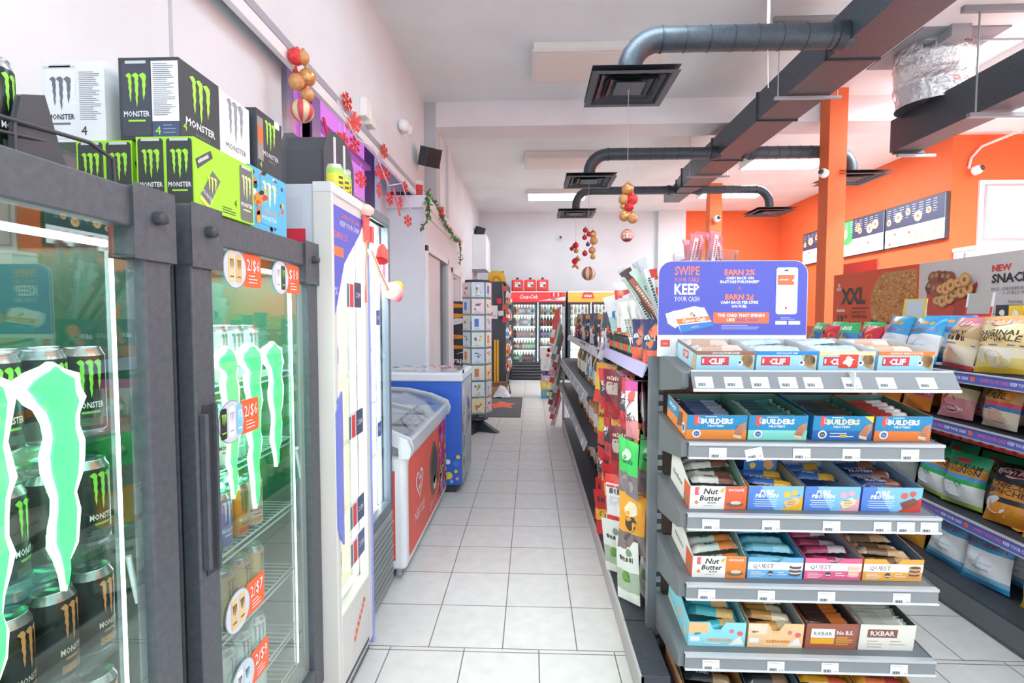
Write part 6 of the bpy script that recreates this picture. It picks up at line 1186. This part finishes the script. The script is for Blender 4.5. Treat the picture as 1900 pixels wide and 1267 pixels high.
# ================================================================= SNACK SHELVING ON THE RIGHT
t = T('shelving_unit', 'dark gondola of chip bags with blue edge strips on the right', 'shelving', (2.10, 1.2, 0))
b = MB(); b.box(0, .95, 0, 3.15, 0, .115, G1); b.box(0, .95, 0, 3.15, .115, .13, DK); b.box(-.004, .0, 0, 3.15, .02, .122, C('#686c70', .5)); b.go('base_deck', t, bev=.003)
b = MB(); b.box(.76, .80, 0, 3.15, .13, 1.42, C('#3a3e43', .6)); b.go('back_panel', t)
for y in (0, 1.05, 2.1, 3.12):
    b = MB(); b.box(.74, .78, y, y+.03, .13, 1.44, G1); b.go('upright', t)
SZ = (.44, .905, 1.175)
for z in SZ:
    b = MB(); b.prism([(.10, z-.01), (.75, z+.02), (.75, z), (.10, z-.03)], 0, 3.15, DK, 'xz'); s = b.go('shelf', t)
    b = MB(); b.box(.085, .10, 0, 3.15, z-.045, z+.004, C('#6a70c8', .45)); b.box(.080, .10, 0, 3.15, z+.002, z+.008, C('#c9ccd4', .4)); b.box(.080, .10, 0, 3.15, z-.050, z-.045, C('#b8bcc4', .4))
    p = b.pr((.085, 3.15, z-.045), (0,-1,0), (0,0,1), .0012)
    for k in range(9):
        s0 = .04+k*.355; p.text('SWIPE YOUR CARD', s0, .016, .016, '#ee7fa8', 1, al='l', maxw=.15, bold=.02); p.text('KEEP YOUR CASH', s0+.155, .016, .016, W, 1, al='l', maxw=.13, bold=.03); p.rrect(s0+.30, .012, s0+.325, .036, .004, '#f07a5a', 1)
    b.go('edge_strip', s)
    for k in range(16): b = MB(); b.tube([(.10, .1+k*.19, z-.06), (.40, .1+k*.19, z-.055)], .003, '#5c6065', 4); b.go('underwire', s, kind='stuff') if False else None
b = MB()
for k in range(15):
    b = MB(); y = 2.20+k*.062; b.box(-.004, .004, 0, .055, -.055, 0, C('#e0463f', .35)); b.box(-.005, 0, .012, .043, -.04, -.02, '#f2a08a'); b.go('price_flag', loc=(2.34, y, .845), label=f'small red packet clipped under the middle chip shelf, {ORD[k]} from the near end', cat='packet', group='red packets under the middle chip shelf')
YL = '#f2c53a'
fam = lambda c: pt(('b', 0, .86, .05, '#d8323a', .022), ('t', "Family's Best", 0, .84, .022, W), ('t', c[0], 0, .62, .030, '#3a2e20'), ('t', c[1], 0, .52, .030, '#3a2e20') if c[1] else ('o', 0, .5, .001, .001, W), ('r', -.48, .445, .48, .465, '#4a7ac0'), ('b', 0, .22, .05, c[2], .04), ('b', .15, .16, .03, c[3]))
CH = {
 'honey': (bag('chip_bag', .21, .29, .10, [(.15, '#f2e6e2'), (.45, '#e8a8a8'), (.68, '#f0d898'), (.78, '#f2ead8'), (1, '#d8484e')], fam(('HONEY', 'BACON', '#e0707a', '#f2b8a8')), seed=51, win=(.5, .28, .28, .14, '#f4e6dc')), 'pink honey bacon chip bag'),
 'orig': (bag('chip_bag', .22, .29, .11, [(.10, '#f0c63a'), (.22, '#f2dc7a'), (.42, '#f6eccc'), (.68, '#efcf8a'), (.80, '#f6e6b0'), (1, '#f0b87a')], fam(('ORIGINAL', 'ORIGINALE', '#f6d25a', '#f0dc9a')), seed=52, win=(.5, .28, .32, .16, '#f3ecdc')), 'pale yellow original chip bag'),
 'holy': (bag('chip_bag', .21, .28, .11, [(.08, '#d84a5a'), (.4, '#f0e4c8'), (.62, '#f0d8a8'), (.8, '#c9a87a'), (1, '#e88a9a')], fam(('HOLY', 'CHIPOTLE', '#f2b890', '#f0e0c0')), seed=53, win=(.45, .26, .32, .16, '#f2e2cc')), 'beige and rose chip bag'),
 'tpb': (bag('chip_bag', .22, .29, .10, [(.12, '#3aa0d8'), (.20, '#8ccaea'), (.62, '#f1f5f8'), (1, '#3aa6dc')], pt(('t', 'TRAILER PARK BOYS', 0, .64, .024, '#d8383a'), ('o', -.2, .84, .018, .012, '#f08a2c'), ('o', .05, .84, .018, .012, '#f0a04a'), ('o', .25, .82, .018, .012, '#e8b85a'), ('r', -.2, .25, .2, .28, '#b8c4cc'), ('r', -.15, .35, .25, .37, '#c4ced6'), ('r', -.05, .3, .0, .5, '#c0c8d0')), seed=54, win=(.5, .4, .34, .2, '#eef2f6')), 'light blue and white chip bag'),
 'candyr': (bag('candy_bag', .20, .22, .08, [(.25, '#8a5ac0'), (.5, '#e8e4e0'), (1, '#e2384a')], pt(('t', 'GUMMIES', 0, .12, .02, W), ('b', -.1, .5, .04, '#d82e34'), ('b', .2, .6, .03, '#f2a03a'), ('b', .1, .4, .025, '#4aa84a'), ('b', -.25, .7, .02, '#3a3a3a')), seed=55), 'colourful candy bag with a purple band'),
 'candyg': (bag('candy_bag', .20, .24, .08, [(.3, '#e6f0e0'), (.7, '#4a86c8'), (1, '#3ac06a')], pt(('b', 0, .5, .04, '#f0b03a'), ('b', .2, .3, .03, '#e0483a'), ('t', 'MIX', 0, .75, .03, W)), seed=56), 'green-topped candy bag'),
 'ket': (bag('chip_bag', .20, .26, .11, [(.45, '#f0a0a4'), (.70, '#f2e0b0'), (.8, '#4a4030'), (1, '#d8404a')], pt(('t', 'KETCHUP', 0, .74, .032, '#3a2e20'), ('o', 0, .18, .05, .025, W), ('o', 0, .18, .04, .018, '#d8323a'), ('t', 'Chips', 0, .16, .014, W), ('b', -.1, .4, .04, '#e0404a')), seed=57), 'pink ketchup chip bag'),
 'dulee': (bag('chip_bag', .21, .27, .12, [(.35, '#f2e6cc'), (.45, '#3a7ac0'), (.5, '#e0404a'), (.75, '#d89a4a'), (.8, '#3a6ab0'), (1, '#dc3a4c')], pt(('t', "Family's Best", 0, .88, .024, W), ('t', 'HOLY', 0, .68, .03, '#2e2418'), ('t', 'DULEE', 0, .56, .032, '#2e2418'), ('b', .3, .62, .03, '#e8822c'), ('b', .1, .2, .05, '#f0c8a8')), seed=58), 'red topped gold chip bag'),
 'beige': (bag('chip_bag', .21, .27, .12, [(.4, '#f3e9cf'), (.6, '#e8d8a8'), (.68, '#b89a5a'), (.8, '#d84a9a'), (1, '#a8988a')], pt(('t', "Family's", 0, .86, .024, W), ('t', 'ONION', 0, .6, .03, '#3a2e20'), ('o', 0, .52, .03, .012, '#e8482c')), seed=59), 'cream onion chip bag'),
 'sour': (bag('chip_bag', .21, .28, .12, [(.10, '#b8e06a'), (.40, '#eef2ee'), (.52, '#2fb85a'), (.56, '#5aa0d8'), (.78, '#e09a3a'), (1, '#3ab87a')], pt(('t', 'SOUR CREAM', 0, .72, .026, '#3a2e20'), ('t', 'ET OIGNON', 0, .62, .026, '#3a2e20'), ('b', 0, .28, .06, '#e6ebf0', .04), ('b', .1, .38, .02, '#4a9a4a'), ('b', 0, .86, .05, '#d84a4a', .015)), seed=60), 'green sour cream chip bag'),
 'black': (bag('chip_bag', .22, .30, .12, [(.14, '#f09a2c'), (.36, '#f2a03a'), (.40, '#3a3f46'), (.66, '#d8903a'), (.70, '#7ac0e0'), (1, '#2b3138')], pt(('o', 0, .84, .075, .026, W), ('o', 0, .84, .07, .022, '#d8323a'), ('t', "Family's Best", 0, .82, .022, W), ('t', 'CHEESE', 0, .58, .028, '#3a2412'), ('t', 'CRUNCHES', 0, .47, .028, '#3a2412'), ('o', -.18, .28, .05, .042, '#e6eaf0'), ('b', .2, .12, .05, '#f6ae4a')), seed=61), 'black and orange cheese snack bag'),
 'salt': (bag('chip_bag', .21, .29, .11, [(.4, '#a8b0ac'), (1, '#4f5a5e')], pt(('t', 'SALT &', 0, .78, .03, W), ('t', 'PEPPER', 0, .67, .03, W), ('t', 'SEL & POIVRE', 0, .54, .026, W), ('b', 0, .2, .05, '#c8d0cc')), seed=62), 'grey salt and pepper chip bag'),
 'yel': (bag('chip_bag', .21, .28, .11, [(.5, '#f2f2ee'), (.7, '#e8d23a'), (.9, '#f0d83a'), (1, '#3ab84a')], pt(('t', 'HONEY ', 0, .78, .03, '#3a2e20'), ('t', 'DIJON', 0, .66, .03, '#3a2e20'), ('b', 0, .4, .04, '#f0ead8')), seed=63), 'yellow and white chip bag'),
 'orange': (bag('chip_bag', .21, .28, .11, [(.5, '#f2a83a'), (.75, '#ea8a2c'), (1, '#f2c83a')], pt(('t', 'ONION', 0, .76, .032, '#7a3a12'), ('t', 'ET OIGNON', 0, .62, .03, '#7a3a12'), ('b', 0, .3, .05, '#f6c86a')), seed=64), 'orange onion chip bag'),
 'ogold': (bag('chip_bag', .24, .31, .13, [(.10, '#f2c82c'), (.42, '#f2cf6a'), (.48, '#4a90c8'), (.72, '#eda23a'), (.76, '#4a90c8'), (1, '#f0b04a')], pt(('t', 'ORIGINAL', 0, .64, .034, '#2e2418'), ('t', 'ORIGINAL', 0, .53, .034, '#2e2418'), ('b', 0, .25, .07, '#e9e0c4', .05), ('b', 0, .86, .06, '#d8323a', .018)), seed=65), 'golden original chip bag'),
 'box': (bag('chip_bag', .21, .26, .10, [(.3, '#f0923a'), (.6, '#e85a7a'), (1, '#e6443a')], pt(('r', -.1, .35, .35, .95, '#2f4f9a'), ('r', -.05, .55, .3, .9, '#ee6a3a'), ('t', 'CASH BACK', .12, .42, .02, W), ('b', -.3, .3, .05, '#f2b04a')), seed=66), 'orange bag with a blue promotional card'),
 'gw': (bag('chip_bag', .21, .25, .10, [(.6, '#eef0e0'), (1, '#e6ece0')], pt(('b', .2, .75, .04, '#2fae4a'), ('b', -.1, .4, .05, '#d8e0b8')), seed=67), 'white chip bag with green corner')}
RNG = random.Random(9)
def shelf_bags(z, items, shelf, lean=12, x=2.305, sc=1.):
    for i, (k, y) in enumerate(items):
        kd, ds = CH[k]
        for dd in (0, 1):
            kd.put((x+dd*.14, y+RNG.uniform(-.012, .012), z+.004+dd*.008), (R(-lean+RNG.uniform(-3, 3)), R(RNG.uniform(-4, 4)), R(-90+RNG.uniform(-8, 14))), f'{ds}, {shelf}, {ORD[i]} from the near end, {"front" if dd == 0 else "behind"}', 'bags on the snack shelving', (sc*1.08, sc*1.2, sc))
shelf_bags(1.18, [('orig', 1.55), ('tpb', 1.80), ('holy', 2.08), ('honey', 2.32), ('orig', 2.58), ('holy', 2.84), ('tpb', 3.10), ('tpb', 3.34), ('candyr', 3.58), ('candyg', 3.80), ('candyr', 4.02), ('candyg', 4.22)], 'top shelf', 14)
shelf_bags(.91, [('ket', 1.6), ('dulee', 1.85), ('ket', 2.08), ('beige', 2.30), ('dulee', 2.56), ('ket', 2.82), ('box', 3.10), ('box', 3.34), ('gw', 3.58), ('yel', 3.82), ('gw', 4.05)], 'middle shelf', 16, sc=.93)
shelf_bags(.447, [('black', 1.6), ('sour', 1.85), ('ogold', 2.06), ('black', 2.28), ('black', 2.50), ('sour', 2.75), ('sour', 2.98), ('salt', 3.22), ('salt', 3.44), ('yel', 3.66), ('yel', 3.88), ('gw', 4.1)], 'third shelf', 16)
shelf_bags(.132, [('orange', 1.6), ('tpb', 1.85), ('ogold', 2.02), ('ogold', 2.24), ('tpb', 2.52), ('tpb', 2.78), ('orange', 3.04), ('yel', 3.28), ('orange', 3.5), ('tpb', 3.75), ('yel', 4.0)], 'bottom deck', 14, x=2.24)
def shelf_card(label, loc, draw, w=.13, h=.14, rz=-80):
    b = MB(); b.box(-w/2, w/2, 0, .002, 0, h, '#f2f2f4'); draw(b.pr((-w/2, 0, 0), (1,0,0), (0,0,1), .0008), w, h); b.go('shelf_card', loc=loc, rot=(R(-8), 0, R(rz)), label=label, cat='sign')
shelf_card('yellow edged blank card standing behind the chip bags', (2.45, 3.35, 1.44), lambda p, w, h: p.rect(0, 0, w, h, '#f2d25a', 1).rect(.02, .03, w-.02, h-.01, '#c9cdd2', 2), .16, .14)
shelf_card('red framed grey card standing behind the chip bags', (2.55, 3.0, 1.44), lambda p, w, h: p.rect(0, 0, w, h*.5, '#e2463f', 1).rect(.012, .04, w-.012, h, '#b8b6ac', 2), .15, .16)
# small boxes on top of the shelving spine
for i, (y, c, hh) in enumerate(((2.98, '#33383c', .09), (2.90, '#f2cf3a', .085), (2.80, '#f2d84a', .10), (2.70, '#2f3438', .11), (2.60, '#efe0a8', .10), (2.48, '#f0c84a', .07))):
    b = MB(); b.box(-.05, .05, -.04, .04, 0, hh, c); b.pr((-.05, .04, 0), (0,-1,0), (0,0,1), .0008).blob(.04, hh*.5, .02, '#f4f0d8', 1, i).rect(.01, .01, .07, .022, '#d8503a', 1); b.go('snack_packet', loc=(2.72, y, 1.44), label=f'small {("black", "yellow", "bright yellow", "dark", "cream", "golden")[i]} packet on top of the chip shelving spine', cat='packet', group='packets on the chip shelving spine')
# ================================================================= FOOD COUNTER AND ITS BANNERS
t = T('food_counter', 'orange sided food counter behind the snack shelving', 'counter', (3.25, 2.6, 0))
b = MB(); b.box(0, .75, 0, 3.0, 0, 1.05, C('#ee6a34', .5)); b.go('body', t); b = MB(); b.box(-.03, .78, -.03, 3.03, 1.05, 1.09, '#e6e4e4'); b.go('worktop', t, bev=.004)
for y in (.06, 1.7, 2.92): b = MB(); b.tube([(.02, y, 1.09), (.02, y, 1.90)], .018, STEEL, 12); b.go('post', t)
t = T('menu_banner', 'red-orange banner with a huge pizza and XXL lettering above the counter', 'banner', (3.24, 5.56, 1.28))
b = MB(); b.box(-.008, 0, -1.19, 0, 0, .625, '#ea5a32'); p = b.pr((-.008, 0, 0), (0,-1,0), (0,0,1), .0012)
p.text('XXL', .33, .32, .155, '#4a4640', 2, bold=.045, sx=.9, maxw=.50); p.disc(.10, .51, .022, '#f6c8b4', 2, 8); p.rrect(.055, .455, .135, .485, .005, '#f2c8b8', 2)
p.rect(.285, .02, .289, .27, '#c84a2a', 2); p.text('19', .14, .12, .085, '#4a4640', 2, bold=.03); p.text('99', .225, .165, .04, '#4a4640', 2, bold=.03); p.text('$', .07, .165, .035, '#4a4640', 2); p.rect(.07, .235, .21, .262, '#f6d8cc', 2)
p.scrawl(.45, .262, .016, .26, '#6a4034', 2); p.text('SHREDDED', .32, .215, .032, '#4a4640', 2, al='l', maxw=.3); p.text('PEPPERONI', .32, .170, .034, '#4a4640', 2, al='l', maxw=.34, bold=.02); p.text('HUGE 18" PIZZA', .32, .09, .040, '#4a4640', 2, al='l', maxw=.5, bold=.04)
cx, cz, rp_ = .96, .31, .33
pp = [(max(.0, min(1.185, cx+rp_*1.1*math.cos(a))), max(.01, min(.59, cz+rp_*math.sin(a)))) for a in [2*PI*k/48 for k in range(48)]]
p.poly(pp, '#d8924e', 3); rd = random.Random(8)
for k in range(520):
    a = rd.uniform(0, 2*PI); q = rp_*.93*math.sqrt(rd.random()); x, z = cx+q*1.1*math.cos(a), cz+q*math.sin(a)
    if .62 < x < 1.17 and .03 < z < .575:
        an = rd.uniform(0, PI); l = rd.uniform(.012, .024); dx, dz = l*math.cos(an), l*math.sin(an); nx, nz = -.0035*math.sin(an), .0035*math.cos(an)
        p.poly([(x-dx+nx, z-dz+nz), (x+dx+nx, z+dz+nz), (x+dx-nx, z+dz-nz), (x-dx-nx, z-dz-nz)], rd.choice(['#f2c888', '#e8a05a', '#c8643a', '#f6d8a0', '#b8583a', '#e8b86a']), 4+k % 3)
b.go('banner_sheet', t)
t = T('menu_banner', 'grey banner with a red tray of fried snacks above the counter', 'banner', (3.24, 4.365, 1.28))
b = MB(); b.box(-.008, 0, -1.30, 0, 0, .625, '#ded6d3'); p = b.pr((-.008, 0, 0), (0,-1,0), (0,0,1), .0012)
p.poly([(.09, .36), (.36, .20), (.56, .40), (.555, .44), (.36, .30), (.09, .40)], '#b8463c', 2); p.poly([(.09, .38), (.11, .13), (.33, .06), (.36, .26)], '#d8594c', 3); p.poly([(.36, .26), (.33, .06), (.50, .14), (.56, .42)], '#c04c40', 3)
rd = random.Random(12)
for k in range(9): x, z = .13+.052*(k % 5)+rd.uniform(-.01, .01)+.03*(k//5), .40+.085*(k//5)+rd.uniform(0, .03)-.01*(k % 5); p.blob(x, z, .058, rd.choice(['#9a5a44', '#a8654a', '#84483a']), 4+k % 3, k, 12, .15); p.blob(x-.012, z+.016, .022, '#c88a68', 7, k+4, 9)
for k in range(11):
    x, z = .20+.058*(k % 6)+.05*(k//6)+rd.uniform(-.012, .012), .30+.085*(k//6)+.018*(k % 6)+rd.uniform(-.02, .02)
    p.disc(x, z, .050, '#d89a5c', 8+2*k, 16, .052 if k % 3 else .036); p.disc(x, z, .040, '#edb878', 9+2*k, 16, .042 if k % 3 else .028); p.disc(x, z, .015, '#a8683e', 9.6+2*k, 10, .018 if k % 3 else .01)
p.text('NEW', .67, .50, .045, '#e2463c', 2, al='l', bold=.04); p.text('SNACKERS', .67, .42, .062, '#3a3c40', 2, al='l', bold=.04); p.text('5PCS. CHICKEN BITES', .67, .365, .022, '#5a5c60', 2, al='l'); p.text('+ CURLY FRIES', .76, .335, .022, '#5a5c60', 2, al='l'); p.text('Starting at', .80, .275, .024, '#5a5c60', 2, al='l'); p.rect(.66, .14, 1.25, .22, '#d8a8a0', 2); p.rect(.663, .143, 1.247, .217, '#ded6d3', 3); p.lines(.68, .20, .5, 3, .022, '#8a7a78', .006, 4); p.text('UP WITH', .85, .05, .05, '#3a3c40', 2, al='l', bold=.04)
b.go('banner_sheet', t); b = MB(); b.tube([(0, -.43, .61), (0, -.43, .66)], .008, STEEL, 8); b.tube([(0, -.9, .61), (0, -.9, .66)], .008, STEEL, 8); b.go('clip', t)
b = MB(); b.box(3.9, 3.92, 5.9, 7.0, 1.35, 2.12, '#e0432f'); b.go('red_board', label='plain red board standing beyond the pizza banner', cat='board')
b = MB(); b.box(3.6, 3.95, 5.65, 6.9, 0, 1.35, C('#ec6a38', .5)); b.go('back_counter', label='orange back counter beside the nearer orange column', cat='counter')
# white exhaust hood / box on the far front-facing wall
b = MB(); b.box(6.0, 7.9, 7.1, 7.49, 1.9, 2.42, '#f0eef0'); b.box(5.98, 7.92, 7.08, 7.49, 2.38, 2.43, '#fafafa'); b.go('hood', bev=.006, label='long white hood box under the white framed hatch', cat='hood')
# ================================================================= MENU SCREENS
SC = lambda c, e=.55: C(c, .4, 0, e)
def menu(y0, y1, label, style):
    w = y0-y1; t = T('menu_screen', label, 'menu board', (5.94, y0, 2.585))
    b = MB(); b.box(-.05, .0, -w, 0, 0, .665, K); b.go('frame', t, bev=.004)
    b = MB(); p = b.pr((-.051, 0, 0), (0,-1,0), (0,0,1), .002); rd = random.Random(style*7+1)
    p.rect(.015, .015, w-.015, .65, SC('#eef1f6', .8), 1); p.rect(.015, .30, w-.015, .65, SC('#3a3f58', .35), 2)
    if style == 1: p.rect(.015, .22, .40, .65, SC('#3ac85a', .6), 3); p.blob(.2, .42, .09, SC('#f0e28a'), 4, 2)
    for k in range(5): x = .5+rd.uniform(0, w-.7) if style == 1 else .1+k*(w-.2)/5; p.disc(x, .42+.05*(k % 3), .05+.03*(k % 2), SC('#e8c48a'), 4, 16); p.disc(x, .42+.05*(k % 3), .03, SC('#c8684a'), 5, 12)
    for k in range(8): p.lines(.06+k*(w-.15)/8, .61, .09, 6, .035, SC('#c9cddc'), .006, 4, k)
    for k in range(7): p.lines(.06+k*(w-.15)/7, .24, .10, 5, .035, SC('#9aa0b0', .4), .006, 3, k+3)
    for k in range(9): p.blob(.1+rd.random()*(w-.2), .06+rd.random()*.18, .03, SC(rd.choice(['#d8584a', '#e8b05a', '#8ab86a', '#c8c4d8'])), 4, k)
    b.go('screen', t)
menu(8.74, 7.50, 'menu screen nearest to the white hatch, dark top with pizzas', 0)
menu(10.0, 8.76, 'middle menu screen with a bright green corner panel', 1)
menu(11.30, 10.02, 'menu screen farthest away, half behind the orange column', 2)
